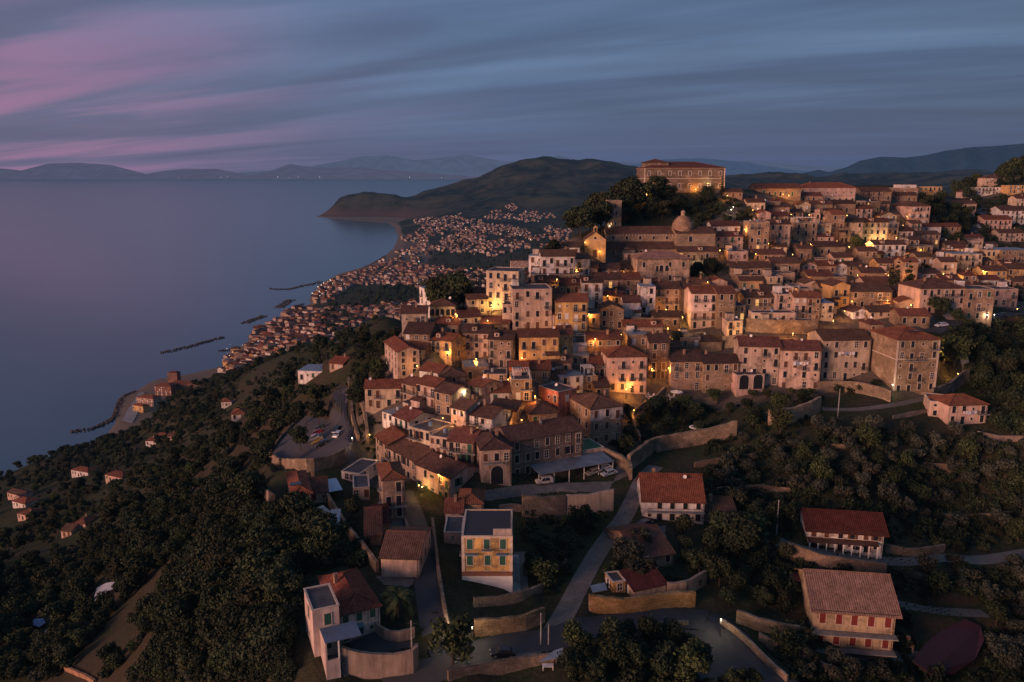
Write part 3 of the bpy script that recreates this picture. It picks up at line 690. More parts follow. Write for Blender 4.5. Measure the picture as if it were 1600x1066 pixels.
def place(xl, xr, ye, yb, yaw, D=None):
    pxm = (xl+xr)/2
    if D is None: X, Y, z, D = hit(pxm, yb)
    else: X, Y, z = P3(pxm, yb, D)
    a = R(yaw); u = (pxm-CX)/F; w = (xr-xl)*D/(F*(math.cos(a)-u*math.sin(a)))
    v = -(ye-CY)/F; ze = CAMZ+Y*(-SP+v*CP)/(CP+v*SP)
    return X, Y, z, D, w, max(ze-z, 2.3)
def house(xl, xr, ye, yb, yaw, dp, roof, wc, rc, rows, cols, **o):
    X, Y, z, D, w, h = place(xl, xr, ye, yb, yaw, o.get('D'))
    rng = random.Random(int(xl*7+ye*13+rows))
    if rows and not o.get('kinds') and not o.get('fixed'): rows = max(rows, round(h/3.35)); cols = max(cols, round(w/3.0)) if cols else 0
    rh = o.get('rh', {'g': dp*.5*.36, 'G': w*.5*.42, 'h': min(w, dp)*.5*.38, 's': dp*.22, 'f': 0}[roof])
    root = empty(o.get('name', 'town_house'), (X, Y, z), R(yaw)); near = D < 215
    wallmat = MAT['stone'] if wc in 'sSo' and not o.get('plaster') else MAT['plaster']
    col = o.get('wcol', jit(WC[wc]))
    wall = wall_build(roof, w, dp, h, rh).build('wall', wallmat, root, color=col)
    if roof == 'f':
        rf = roof_build(roof, w, dp, h, rh, 0, None).build('terrace', MAT['terrace_floor'] if rc != 'm' else MAT['galvanised'], root)
        if rc == 'm' and o.get('slab', 1):
            mb = MB(); mb.box(-w/2-.12, w/2+.12, -.12, dp+.12, h+.003, h+.13); mb.build('roof', MAT['galvanised'], root)
        else:
            mb = MB(); 
            for a in ((-w/2-.1, w/2+.1, -.1, .24), (-w/2-.1, w/2+.1, dp-.24, dp+.1), (-w/2-.1, -w/2+.24, .24, dp-.24), (w/2-.24, w/2+.1, .24, dp-.24)): mb.box(a[0], a[1], a[2], a[3], h+.003, h+.09)
            mb.build('coping', MAT['surround'], root)
    else:
        rcol = jit(RC[rc], .14)
        rb = roof_build(roof, w, dp, h, rh, o.get('ov', .38), None)
        rf = rb.build('roof', [MAT['roof_tiles'], MAT['roof_tiles']], root, color=rcol)
        for k in range(o.get('chim', 1 if rng.random() < .6 else 0)):
            cx_, cy_ = w*rng.uniform(-.32, .32), dp*rng.uniform(.3, .7)
            zt = h+rh*(1-abs(cy_-dp/2)/(dp/2)) if roof == 'g' else h+rh*(1-abs(cx_)/(w/2)) if roof == 'G' else h+rh*.6
            mobj('chimney', CHIM, rf, (cx_, cy_, zt), rng.uniform(0, .3))
        mb = MB(); mb.tube((-w/2-.35, -.5 if roof != 'G' else -.02, h-.16), (w/2+.35, -.5 if roof != 'G' else -.02, h-.16), .07, .07, 6)
        if roof in 'gh' and D < 330: mb.tube((w/2-.25, -.06, h-.3), (w/2-.25, -.06, 0), .05, .05, 5); mb.build('gutter', MAT['bark'], root)
    if o.get('ant', rng.random() < .45): mobj('antenna', ANT, root, (w*rng.uniform(-.4, .4), dp*rng.uniform(.3, .7), h+(rh*.7 if roof != 'f' else -.1)))
    if o.get('dish', rng.random() < .22):
        dm = mobj('mast', MAST, root, (w*rng.uniform(-.42, .42), dp*.4, h+(rh*.75 if roof != 'f' else 0)), rng.uniform(-.6, .6)); mobj('satellite_dish', DISH, dm)
    shc = o.get('shc', rng.choice(['brown', 'brown', 'dark', 'green', 'white', 'brown']))
    st = o.get('st'); bal = o.get('balc', .36); lit = o.get('lit', .010); gr = o.get('ground', 'door')
    facade(root, -w/2, w/2, 0, 0, h, rows, cols, shc, st, rng, near, bal, gr, lit, o.get('kinds'))
    sc_ = o.get('side', max(1, int(dp/4.2)) if rows else 0)
    if sc_ and rows:
        if X < 60 or o.get('left'): facade(root, -w/2, -w/2, dp, 0, h, rows, o.get('lcols', sc_), shc, st, rng, near, bal*.6, gr, lit)
        if X > -60 or o.get('right'): facade(root, w/2, w/2, 0, dp, h, rows, sc_, shc, st, rng, near, .05, 'no', lit)
        if X < 60 and False: pass
    if o.get('band'):
        mb = MB(); t = .14
        for zz in o['band']:
            for a in ((-w/2-t, w/2+t, -t, -.002), (-w/2-t, w/2+t, dp+.002, dp+t), (-w/2-t, -w/2-.002, 0, dp), (w/2+.002, w/2+t, 0, dp)): mb.box(*a, h*zz, h*zz+.28)
        for sx_ in (-1, 1): mb.box(sx_*w/2-.45 if sx_ > 0 else -w/2-t+.02, w/2+t-.02 if sx_ > 0 else -w/2+.45, -t+.02, -.003, 0, h, 0, 'lrf')
        mb.build('cornice', MAT['surround'], root)
    if not o.get('label') and D < 420:
        q = rng.random()
        if roof == 'f' and w > 5 and q < .6:
            hx = rng.choice([-1, 1])*(w/2-1.9); mb = MB(); mb.box(hx-1.25, hx+1.25, dp-3.2, dp-.6, h-.12, h+2.1, 0, 'lrfb'); hu = mb.build('roof_hut', MAT['plaster'], root, color=jit(WC[rng.choice('wpcg')]))
            mb = MB(); mb.box(hx-1.4, hx+1.4, dp-3.35, dp-.45, h+2.1, h+2.22); mb.build('slab', MAT['terrace_floor'], hu)
        if roof == 'f' and q > .35:
            tx = rng.uniform(-.3, .3)*w; mb = MB(); mb.tube((tx, dp*.45, h-.12), (tx, dp*.45, h+1.0), .5, .5, 12); mb.build('water_tank', MAT['painted'], root, color=rng.choice([(.12,.2,.32), (.4,.4,.4), (.3,.3,.32)]))
        if roof == 'g' and w > 7 and q < .30:
            dx_ = w*rng.uniform(-.3, .3); zb_ = h+rh*.22; mb = MB(); mb.box(dx_-.8, dx_+.8, dp*.11, dp*.42, zb_-.6, zb_+1.25, 0, 'lrf'); do_ = mb.build('dormer', MAT['plaster'], root, color=jit(WC['p']))
            mb = MB(); mb.poly(((dx_-1.05,dp*.11-.25,zb_+1.2),(dx_,dp*.11-.25,zb_+1.7),(dx_,dp*.46,zb_+1.7),(dx_-1.05,dp*.46,zb_+1.2)), 0, [(0,0),(0,1.1),(3,1.1),(3,0)]); mb.poly(((dx_+1.05,dp*.11-.25,zb_+1.2),(dx_+1.05,dp*.46,zb_+1.2),(dx_,dp*.46,zb_+1.7),(dx_,dp*.11-.25,zb_+1.7)), 0, [(0,0),(3,0),(3,1.1),(0,1.1)])
            mb.poly(((dx_-.8,dp*.11,zb_+1.25),(dx_+.8,dp*.11,zb_+1.25),(dx_,dp*.11,zb_+1.66))); mb.build('dormer_roof', MAT['roof_tiles'], do_, color=rcol); mobj('window', KIT['small']['dark'], do_, (dx_, dp*.11-.01, zb_+.3))
        if roof in 'gG' and q > .62 and rows >= 2 and w > 5.5:
            aw = w*rng.uniform(.3, .5); ax_ = rng.choice([-1, 1])*(w/2-aw/2); ad = rng.uniform(1.6, 2.6); ah = h*rng.uniform(.30, .45); mb = MB()
            mb.box(ax_-aw/2, ax_+aw/2, -ad, -.002, -5, ah, 0, 'lrf'); an = mb.build('annex', wallmat, root, color=jit(col, .12))
            mb = MB(); mb.poly(((ax_-aw/2-.2,-ad-.3,ah-.02),(ax_+aw/2+.2,-ad-.3,ah-.02),(ax_+aw/2+.2,-.004,ah+.75),(ax_-aw/2-.2,-.004,ah+.75)), 0, [(0,0),(aw,0),(aw,2.5),(0,2.5)])
            mb.poly(((ax_-aw/2-.2,-ad-.3,ah-.16),(ax_-aw/2-.2,-.004,ah+.6),(ax_+aw/2+.2,-.004,ah+.6),(ax_+aw/2+.2,-ad-.3,ah-.16))); mb.build('annex_roof', MAT['roof_tiles'], an, color=jit(RC['b'], .2))
            if ah > 2.6: mobj('window', KIT['mid']['dark'], an, (ax_, -ad-.01, .8))
    kindw = o.get('what', 'house')
    st_n = NW[min(max(rows, 1), 8)]
    rec = dict(root=root, px=(xl+xr)/2, py=(ye+min(yb, ye+40))/2, w=w, h=h, dp=dp, D=D, X=X, Y=Y, z=z, yaw=R(yaw), rh=rh, wc=wc, rc=rc, roof=roof, rows=rows, cols=cols, what=kindw, label=o.get('label'), wall=wall, rf=rf, group=o.get('group', 'houses of the hill town'))
    HOUSES.append(rec); FOOT.append((X, Y, R(yaw), w, dp, z+h+rh)); return rec
def in_foot(x, y, m=.4, z=None):
    for X, Y, a, w, d, zt in FOOT:
        if abs(x-X) > 45 or abs(y-Y) > 45: continue
        dx, dy = x-X, y-Y; lx = dx*math.cos(a)+dy*math.sin(a); ly = -dx*math.sin(a)+dy*math.cos(a)
        if abs(lx) < w/2+m and -m < ly < d+m and (z is None or z < zt): return True
    return False

# ------------------------------------------------------------------ survey of the houses
H = house
T = '''
622,656,548,588,22,17,G,p,R,4,2|571,629,606,638,3,8,g,c,R,2,4|628,652,600,629,-40,7,g,s,r,2,2|651,680,601,634,-38,8,g,p,R,2,3|680,706,613,648,-38,8,g,s,b,2,2
656,686,580,600,-30,8,g,w,R,1,2|690,730,588,614,15,10,h,S,b,1,2|628,668,489,510,5,9,g,g,b,1,2
679,717,506,524,-15,8,g,s,R,1,3|718,752,495,520,15,8,g,c,r,2,2|676,706,531,562,-30,8,g,y,R,2,2|706,725,540,562,-20,7,g,p,r,1,2
724,764,520,560,-8,10,g,p,d,2,3|763,801,530,574,-12,10,g,s,d,3,3|727,764,573,592,10,9,f,s,m,1,2|755,792,585,598,0,8,f,p,t,1,2
752,797,613,631,5,10,g,w,R,1,1|732,752,602,632,-50,8,g,p,R,2,2|705,728,638,668,-38,8,g,p,b,2,2|729,769,650,680,-32,9,g,w,b,2,4
598,615,646,670,-45,9,f,w,m,2,1|615,640,653,686,-48,9,g,w,r,2,3|640,672,671,704,-38,9,f,c,t,2,4|672,700,683,713,-25,9,f,p,t,2,3|700,739,690,723,-18,10,g,p,r,2,4
765,806,640,658,-20,9,g,s,b,1,2|872,897,607,634,30,13,f,w,t,1,1|876,911,588,614,20,9,f,w,m,2,2|911,930,587,610,10,8,f,s,t,2,1
1013,1044,535,592,0,10,g,S,d,2,2|811,873,526,565,3,9,g,y,r,2,2|873,894,521,556,5,9,g,y,r,2,1|797,825,578,602,0,9,g,s,R,1,2
825,860,577,599,0,9,g,s,R,1,2|856,893,566,586,0,8,g,s,b,1,2|800,831,593,626,5,8,f,s,t,2,1|829,872,645,666,15,10,h,s,b,1,2|917,971,530,556,8,9,g,s,r,1,3
980,1014,523,546,3,8,f,s,m,1,2|885,917,536,552,0,7,f,w,t,1,2|922,948,568,588,0,8,g,S,r,1,2
801,862,452,514,6,13,f,p,t,4,3|785,803,476,513,-5,8,f,p,t,2,2|867,918,471,518,2,10,g,y,R,3,2|850,867,491,513,0,6,g,p,R,1,1
909,941,441,482,0,9,g,w,d,2,1|932,974,436,464,0,10,g,p,b,1,2|974,1000,436,464,0,10,g,s,R,1,1|937,974,483,513,0,9,G,s,b,2,2
974,1000,472,497,0,9,g,w,r,1,0|974,1035,510,532,0,8,g,s,R,1,3|846,898,400,432,3,10,g,w,b,2,5|826,847,400,426,-10,9,f,w,m,2,2|898,922,404,432,10,9,g,w,b,2,2
857,880,388,399,0,8,G,p,R,1,1|880,906,386,398,0,9,g,w,b,1,2|798,825,408,419,10,8,h,p,R,1,1|1000,1023,448,492,0,9,f,w,m,2,1
1023,1062,451,487,0,10,g,s,b,3,3|1062,1080,450,487,0,10,g,c,b,3,1|1119,1147,458,512,5,10,g,s,r,4,1|1163,1213,464,492,3,9,g,s,b,2,2
1212,1239,460,496,0,8,f,p,t,3,2|1239,1260,464,500,0,8,g,p,R,3,1|1260,1280,465,502,0,8,g,s,R,3,1|1280,1301,474,502,0,8,f,c,m,2,1
1176,1242,489,507,0,6,f,p,t,1,3|1190,1276,503,517,0,6,f,S,t,1,6|1108,1136,440,454,0,8,G,p,R,1,0|1156,1192,438,454,0,9,g,s,b,1,3
1095,1128,533,550,0,8,h,s,d,1,0|1020,1062,495,514,0,8,g,s,d,1,2|1404,1452,493,510,-5,9,g,s,R,1,2|1404,1432,472,487,-10,8,G,s,R,1,1
1332,1358,487,498,5,8,G,w,b,1,1|1358,1395,487,498,5,8,g,c,b,1,2|1328,1392,455,482,0,12,g,s,b,1,3|1298,1326,446,480,5,9,G,y,b,2,1|1256,1281,443,459,0,9,G,p,b,1,1
1504,1549,452,502,0,10,f,s,b,3,2|1549,1588,452,480,0,10,f,p,t,2,3|1180,1251,294,307,0,12,g,s,r,1,5|1345,1392,299,313,0,12,g,s,b,2,4
1434,1471,292,306,0,12,f,y,t,1,4|1374,1400,337,352,0,10,G,c,b,1,1|1317,1346,347,379,0,9,g,c,b,3,2|1346,1385,347,379,0,9,g,c,r,3,4
1385,1402,348,376,0,9,f,c,t,2,1|1297,1317,335,379,0,9,g,s,R,3,1|1240,1275,348,379,0,9,f,s,t,2,2|1275,1297,350,379,0,9,f,c,t,2,2
1198,1236,355,381,0,9,f,s,t,2,3|1398,1425,361,381,0,9,g,w,r,2,2|1432,1467,366,383,0,8,g,s,b,1,2|1425,1470,354,364,0,8,g,w,r,1,3|1364,1414,382,403,0,9,g,w,b,2,2
1340,1369,392,413,0,8,g,s,b,2,1|1414,1456,385,402,0,8,f,S,t,1,3|1465,1500,354,371,0,9,g,s,R,1,1|1476,1511,382,398,0,9,g,s,b,1,1|1511,1534,376,397,0,9,f,g,t,2,1
1485,1532,397,427,0,10,f,c,m,3,4|1468,1493,409,436,-5,9,g,p,b,2,2|1440,1468,427,440,5,9,g,w,b,1,2|1371,1409,411,429,0,9,g,y,b,1,3|1408,1432,409,441,0,8,g,s,R,2,1
1432,1457,401,417,0,9,g,s,b,1,3|1562,1612,391,418,5,14,f,s,m,2,2|1538,1562,391,416,0,12,f,c,t,2,2|1535,1572,423,442,0,9,g,y,b,1,3|1572,1606,420,442,0,10,g,y,b,2,2
1530,1562,437,450,0,8,g,w,r,1,1|1527,1572,293,304,0,10,f,w,t,2,5|1575,1612,290,302,0,10,f,y,t,2,4|1540,1580,278,288,0,12,h,p,b,1,3|1562,1606,329,350,0,14,g,w,b,2,3
1536,1580,343,360,0,12,g,p,R,2,3|1587,1614,310,322,0,10,g,c,r,1,2|1247,1266,319,331,0,9,G,c,b,1,1|1266,1300,319,333,0,9,g,s,b,1,3|1300,1336,318,332,0,9,g,s,d,1,3
1337,1362,326,341,0,9,g,p,r,1,2|1200,1233,323,337,0,9,g,s,b,1,2|1167,1195,316,329,0,9,g,c,b,1,2|1195,1218,316,331,0,9,f,s,t,1,2|1185,1204,333,347,0,9,G,p,R,1,1|1204,1232,337,350,0,9,g,s,r,1,2
1112,1156,353,367,3,10,g,w,r,1,3|1116,1160,369,389,0,9,g,p,r,1,3|1169,1200,347,393,0,10,f,s,t,3,2|1202,1233,350,386,0,9,g,p,b,3,2|1058,1121,393,421,0,9,g,s,b,1,4
1143,1205,418,433,2,10,g,s,b,1,3|1152,1190,431,449,0,9,f,s,t,1,2|1205,1249,411,429,0,10,g,s,b,1,2|1178,1226,397,410,0,9,g,s,b,1,2|1207,1241,427,446,0,9,f,s,t,1,2
1253,1276,414,425,0,8,G,p,b,1,1|1278,1306,415,429,0,9,g,s,r,1,2|1304,1323,415,429,0,8,G,w,r,1,1|1323,1348,416,431,0,9,g,s,b,2,2|1262,1300,431,448,0,10,g,s,r,1,3|1300,1322,433,449,0,9,f,s,t,1,1
1345,1382,426,442,0,9,g,s,b,1,2|1350,1394,441,457,0,9,g,p,r,1,2|1268,1320,385,402,0,10,g,s,d,1,3|1246,1268,388,404,0,9,g,S,b,1,1|1137,1168,393,410,0,9,f,p,t,1,2
871,908,444,460,0,9,g,s,r,1,2|838,872,440,456,0,9,g,s,d,1,1|830,905,429,441,0,8,f,s,t,1,4|918,937,491,512,0,8,f,s,t,1,1|752,796,505,522,0,9,g,s,r,1,2|1080,1108,443,456,0,9,g,s,b,1,1
1418,1452,455,470,0,9,g,s,b,1,2|1302,1332,402,416,0,9,g,p,b,1,2|1234,1250,447,461,0,8,f,s,t,1,1|1280,1297,449,470,0,8,g,s,b,2,1|1142,1164,478,500,0,8,f,s,t,1,1|940,968,420,436,0,9,g,s,b,1,1
905,934,418,434,0,9,g,s,R,1,2|1470,1500,437,452,0,9,g,s,r,1,2|1400,1440,455,475,0,9,g,S,b,1,2|1499,1536,372,384,0,9,g,p,r,1,2|1560,1600,364,378,0,10,g,g,b,2,2|1490,1525,318,328,0,10,g,p,b,1,2
1503,1530,300,309,0,9,h,g,r,1,2|1400,1432,305,318,0,9,g,s,b,1,2|1250,1284,306,317,0,9,g,s,r,1,2|1290,1335,308,318,0,9,f,c,t,1,3|1130,1160,300,309,0,8,g,s,b,1,1|860,884,590,606,0,8,g,s,b,1,1
930,952,604,624,10,8,g,s,b,1,2|894,920,556,572,0,8,f,s,m,1,1|1062,1094,528,545,0,7,f,s,t,1,1|715,745,618,634,-20,8,g,s,b,1,1|770,796,655,676,-10,8,g,g,b,1,1
'''
for row in T.strip().replace('\n', '|').split('|'):
    q = row.split(','); H(*[float(x) for x in q[:6]], q[6], q[7], q[8], int(q[9]), int(q[10]))
H(632,672,521,547,-8,13,'g','S','d',2,3); H(672,692,532,552,-12,9,'g','s','b',2,2); H(640,664,545,566,0,8,'g','g','r',2,2)
# houses that stand out
H(672,712,478,503,0,9,'h','g','b',1,5, kinds='arch', side=0, chim=0, label='grey-beige loggia house with a row of five dark arches under its hipped roof')
H(678,720,455,484,25,16,'f','w','m',2,3, D=290, label='white block with pale flat roof standing above the five-arched loggia house')
H(760,810,424,484,-12,12,'f','c','R',4,3, lit=0, balc=.5, label='tall cream palazzo of four storeys with lit foot above the seaward slope')
H(949,1010,557,614,5,11,'h','p','R',3,3, shc='dark', st='sh', balc=.4, label='large pinkish three-storey house with bright hipped roof and a street lamp at its foot')
H(1047,1098,564,609,3,12,'g','s','d',3,2, st='panes', side=1, label='plain tan stone house with white-barred windows beside the garden restaurant')
H(1098,1153,567,612,5,9,'g','s','d',2,3, label='low stone house with arched ground floor between the barred-window house and the long palazzo')
H(1150,1193,586,616,6,5,'f','p','t',1,2, kinds='bigarch', side=0, label='porch with two round arches and a terrace, in front of the long palazzo')
H(1153,1216,541,603,-6,11,'g','p','r',4,3, balc=.5, what='palazzo', label='pinkish four-storey palazzo with iron balconies, next to the arched porch')
H(1216.5,1279,547,609,-6,11,'g','p','r',4,4, balc=.4, what='palazzo', label='pinkish four-storey palazzo hung with laundry balconies, at the garden end of its terrace')
H(1282,1356,531,594,3,12,'g','g','b',3,3, shc='dark', label='grey-beige three-storey house with laundry, between the long palazzo and the corner palazzo')
H(1354,1377,506,560,3,7,'h','s','r',3,1, label='narrow stone stair tower rising behind the corner palazzo')
H(1395,1460,530,613,5,15,'h','s','R',4,4, band=(.62,.98), balc=.35, what='palazzo', wcol=(.33,.235,.15), lit=0, label='big tan corner palazzo of four storeys with stone bands and red hipped roof')
H(1435,1504,450,491,5,14,'h','p','b',2,3, label='broad pinkish two-storey mansion with hipped roof behind the dark conifers')
H(1251,1336,293,310,0,14,'h','p','R',1,7, kinds='small', label='long pale monastery building with small square windows and orange roof on the plateau')
H(1417,1451,322,353,3,20,'h','p','b',3,6, kinds='tall', what='building', label='barrack-like building with three rows of tall windows beside the dark pine grove')
H(1407,1431,289,300,0,10,'f','w','t',1,1, label='small bright white rooftop block on the skyline of the plateau')
H(1376,1434,294,306,0,12,'f','s','t',1,4, label='long low stone block under the bright white rooftop on the plateau')
H(995,1077,404,445,3,12,'h','p','P',2,4, fixed=1, chim=0, what='palazzo', wcol=(.42,.31,.235), label='bishop-like palazzo with pink ribbed roof and paired arched windows below the domed church')
H(1079,1119,458,513,3,10,'g','p','R',4,1, balc=.6, label='tall house with bright pinkish-white upper walls and stone lower walls below the church')
# curved terrace at the foot of the town
H(588,606,687,724,-60,10,'g','s','R',3,2, D=213, balc=.6, label='orange-roofed end house with stacked balconies at the seaward tip of the curved terrace')
H(606,650,709,745,-51,10,'g','p','b',2,6, D=204.5, shc='dark', label='long curved terrace house with old roof and small dormer, middle of the lowest row')
H(650,704,735,777,-46,10,'g','p','b',2,5, D=194, lit=.0, balc=.2, label='curved terrace house lit yellow by a street lamp at the road bend')
H(752,799,701,757,10,12,'h','p','d',2,3, fixed=1, balc=.15, label='gatehouse-like house with tall dark arch and glazed balcony above it', left=True, wcol=(.44,.32,.25))
H(800,911,680,738,27,11,'g','S','b',3,7, shc='dark', label='long weathered stone tenement with peeling walls above the car shelter', wcol=(.25,.175,.135), dish=True)
H(922,972,636,694,22,13,'h','s','b',3,2, label='tall corner stone house with white top floor above the walled garden', left=True)
H(842,872,608,634,-52,7,'f','r','t',1,1, label='salmon red house wall with roof terrace among the stone houses')
# lower ground
H(459,488,771,804,20,14,'h','p','R',2,2, left=True, name='country_house', label='pink house with hipped roof and solar panel below the parking ground', shc='green')
H(486,512,768,786,15,9,'g','p','b',1,2, name='country_house', label='low wing with dark red shutters joined to the pink house below the parking ground', shc='red', st='sh')
H(600,634,748,812,15,10,'h','s','R',3,1, left=True, name='tower_house', st='dark', lit=0, label='square tower house with orange hipped roof beside the road', wcol=(.30,.215,.165), balc=.6)
H(553,578,762,782,12,8,'f','p','t',1,2, name='country_house', label='low flat-roofed annex with porch posts beside the tower house')
H(596,655,871,902,-4,13,'g','p','b',1,0, name='barn', what='barn', chim=0, ant=False, dish=False, rh=2.1, label='blind-walled barn with mottled tiled roof beside the steep road')
H(572,596,840,852,10,9,'s','s','R',1,0, name='shed', what='shed', chim=0, ant=False, dish=False, label='small shed with orange lean-to roof above the barn')
H(586,610,826,832,15,6,'s','s','D',1,0, name='shed', what='shed', chim=0, ant=False, dish=False, label='small dark red lean-to below the tower house')
H(516,531,822,834,10,7,'f','w','m',1,1, name='shed', what='shed', st='dark', ant=False, dish=False, label='small white garden shed with pale roof and dark door')
H(534,562,742,752,-20,10,'f','w','t',1,1, name='country_house', label='low white house with roof terrace between the parking ground and the town wall')
H(723,800,838,913,0,12,'f','y','t',3,3, name='country_house', kinds='tall', shc='green', st='sh', side=1, lit=0, wcol=(.66,.40,.15), what='house', band=(.97,), label='ochre yellow three-storey house with green shutters and blue balconies', dish=False)
H(717,754,786,812,0,8,'h','s','R',1,0, name='country_house', ant=False, dish=False, label='small hut with orange hipped roof behind the yellow house terrace')
H(696,722,800,822,0,8,'g','p','R',1,1, name='country_house', label='small pink annex with orange roof, upper of the two beside the yellow house')
H(694,722,832,850,0,8,'f','p','t',1,1, name='country_house', label='small pinkish flat annex, lower of the two beside the yellow house', shc='green')
H(534,595,952,996,27,14,'h','w','M',2,3, name='country_house', shc='green', st='sh', lit=0, balc=.0, left=False, wcol=(.60,.47,.41), label='white villa with green shutters and orange hipped roof beside the driveway')
H(492,533,950,1024,24,7.5,'f','w','t',2,1, name='country_house', shc='green', st='sh', lit=0, left=True, ant=False, dish=False, wcol=(.60,.46,.40), label='flat-roofed wing of the green-shuttered villa with tall pale side wall')
H(1003,1099,783,814,-3,12,'g','w','M',2,5, name='country_house', rh=4.2, shc='brown', st='dark', lit=0, balc=0, chim=1, ant=False, label='white two-storey farmhouse with big bright red roof and long balcony')
H(1098,1148,799,817,0,9,'g','s','d',1,2, name='country_house', lit=0, ant=False, label='low dark stone wing behind the white red-roofed farmhouse')
H(997,1052,868,886,20,15,'g','s','b',1,3, name='barn', what='barn', lit=0, ant=False, dish=False, chim=0, label='low brown-roofed barn among olive trees below the farmhouse')
H(1261,1378,829,861,-9,10,'g','w','D',2,6, name='country_house', shc='brown', lit=0, balc=0, rh=2.4, ov=.9, chim=0, ant=False, label='long white house with dark red ribbed roof beside the upper lane')
H(1268,1393,954,1018,-8,15,'g','c','P',2,5, name='country_house', shc='red', st='sh', lit=0, balc=0, rh=3.8, ov=.9, kinds='tall', ant=False, dish=False, chim=0, wcol=(.50,.37,.24), label='large cream villa with pink ribbed roof and red shutters below the lane')
H(1480,1540,632,663,5,9,'h','p','R',2,4, name='country_house', lit=0, shc='dark', st='dark', label='villa with orange hipped roof and washing line at the end of the ramp')
H(1450,1482,628,652,-18,9,'f','p','t',2,2, name='country_house', lit=0, shc='dark', st='dark', ant=False, label='flat-roofed wing of the villa with the washing line')
H(991,1040,924,934,22,5,'s','p','D',1,0, name='shed', what='shed', chim=0, ant=False, dish=False, rh=1.4, label='lean-to with dark red roof on the pink retaining wall')
H(957,977,915,926,15,4,'f','o','t',1,1, name='shed', what='shed', chim=0, ant=False, dish=False, label='tiny orange hut on the ruined yard wall')
# scattered country houses on the seaward slope
CS = [(112,138,744,-20,'R','white house with orange roof lowest on the wooded seaward slope'),(165,192,752,-25,'r','pale house with brown roof half hidden in the wooded slope'),(362,384,655,10,'R','white house with small orange roof alone high on the wooded slope'),
 (240,262,690,-10,'R','orange-roofed house in the cluster above the pebble beach'),(262,280,690,0,'b','brown-roofed house in the cluster above the pebble beach'),(228,244,697,0,'R','lowest orange roof in the cluster above the pebble beach'),
 (346,362,636,10,'R','half hidden orange roof above the lone white house on the slope'),(12,34,780,-25,'b','grey-roofed house on the shoulder where the slope meets the sea'),(20,40,793,-25,'R','orange-roofed house on the shoulder where the slope meets the sea'),
 (28,50,812,-20,'r','stepped house among trees below the sea shoulder'),(116,134,826,-10,'r','small house with reddish roof deep in the dark wood'),(96,112,838,-10,'b','small overgrown ruin with a single lamp in the dark wood')]
for a, b_, c, yw, rc, lb in CS:
    H(a,b_,c-8,c+1,yw,9,'h' if rc != 'b' else 'g','w' if rc == 'R' else 'p',rc,1,2, name='country_house', ant=False, dish=False, lit=0, label=lb, group='country houses on the wooded slope')
H(466,505,580,594,-8,12,'f','w','m',1,3, name='country_house', what='villa', lit=0, ant=False, dish=False, label='modern flat-roofed white villa with terrace on the wooded slope')
H(515,536,568,578,-20,10,'g','p','R',1,2, name='country_house', lit=0, ant=False, dish=False, label='pinkish house with dark orange roof behind the modern flat villa')
# palace and seafront blocks on the shore
H(242,268,604,618,-5,16,'h','r','R',2,4, name='coastal_palace', what='palace', lit=0, ant=False, dish=False, chim=0, wcol=(.26,.11,.07), label='red-walled seaside palace with low roof on the headland')
H(266,312,600,611,-5,14,'h','o','R',1,5, name='coastal_palace', what='palace', lit=0, ant=False, dish=False, chim=0, wcol=(.26,.12,.08), label='long reddish wing beside the seaside palace')
H(263,278,583,604,-5,10,'h','r','r',2,1, name='coastal_palace', what='palace', lit=0, ant=False, dish=False, chim=0, wcol=(.24,.10,.07), label='square tower of the seaside palace')
H(214,240,622,634,-20,14,'h','p','R',1,3, name='coastal_house', lit=0, ant=False, dish=False, chim=0, label='reddish roofed row behind the pale beach promenade')
H(208,224,634,644,-25,10,'h','y','R',1,2, name='coastal_house', lit=0, ant=False, dish=False, chim=0, label='yellowish house with a bright lamp beside the beach promenade')

# low infill houses and sheds in the gaps between the surveyed ones
TOWN = [(600,540),(625,500),(760,470),(850,420),(905,405),(950,420),(1110,400),(1160,345),(1200,310),(1340,315),(1440,330),(1440,380),(1530,385),(1600,420),(1600,470),(1500,480),(1380,500),(1280,500),(1280,520),(1160,520),(1100,560),(1010,600),(940,640),(900,650),(800,660),(740,660),(640,620)]
NFILL = 0
for k in range(4200):
    px, py = RNG.uniform(600, 1600), RNG.uniform(310, 660)
    if NFILL >= 105 or not inside(np.array([px]), np.array([py]), TOWN)[0]: continue
    X, Y, z, D = hit(px, py); w_ = RNG.uniform(5, 9); d_ = RNG.uniform(5, 8); yw = RNG.uniform(-25, 20); ca, sa = math.cos(R(yw)), math.sin(R(yw))
    if D > 470 or in_foot(X, Y, .8): continue
    if any(in_foot(X+ca*a*w_/2-sa*b*d_, Y+sa*a*w_/2+ca*b*d_, .15) for a in (-1, 0, 1) for b in (0, .5, 1)): continue
    if any(abs(px-q[0]) < q[2] and abs(py-q[1]) < q[3] for q in ((1085,530,60,22),(1335,388,40,12),(1100,430,22,18),(1440,475,70,30),(1420,440,30,20),(790,490,35,14))): continue
    hw = w_*F/D/2; st_ = 1 if RNG.random() < .7 else 2; hp = (2.9 if st_ == 1 else 5.4)*F/D
    H(px-hw, px+hw, py-hp, py, yw, d_, random.choice('gggsh' if RNG.random() < .75 else 'f'), random.choice('sspgpcS'), random.choice('bbrRd'), st_, 2 if w_ > 6.5 else 1); NFILL += 1
print('infill', NFILL)
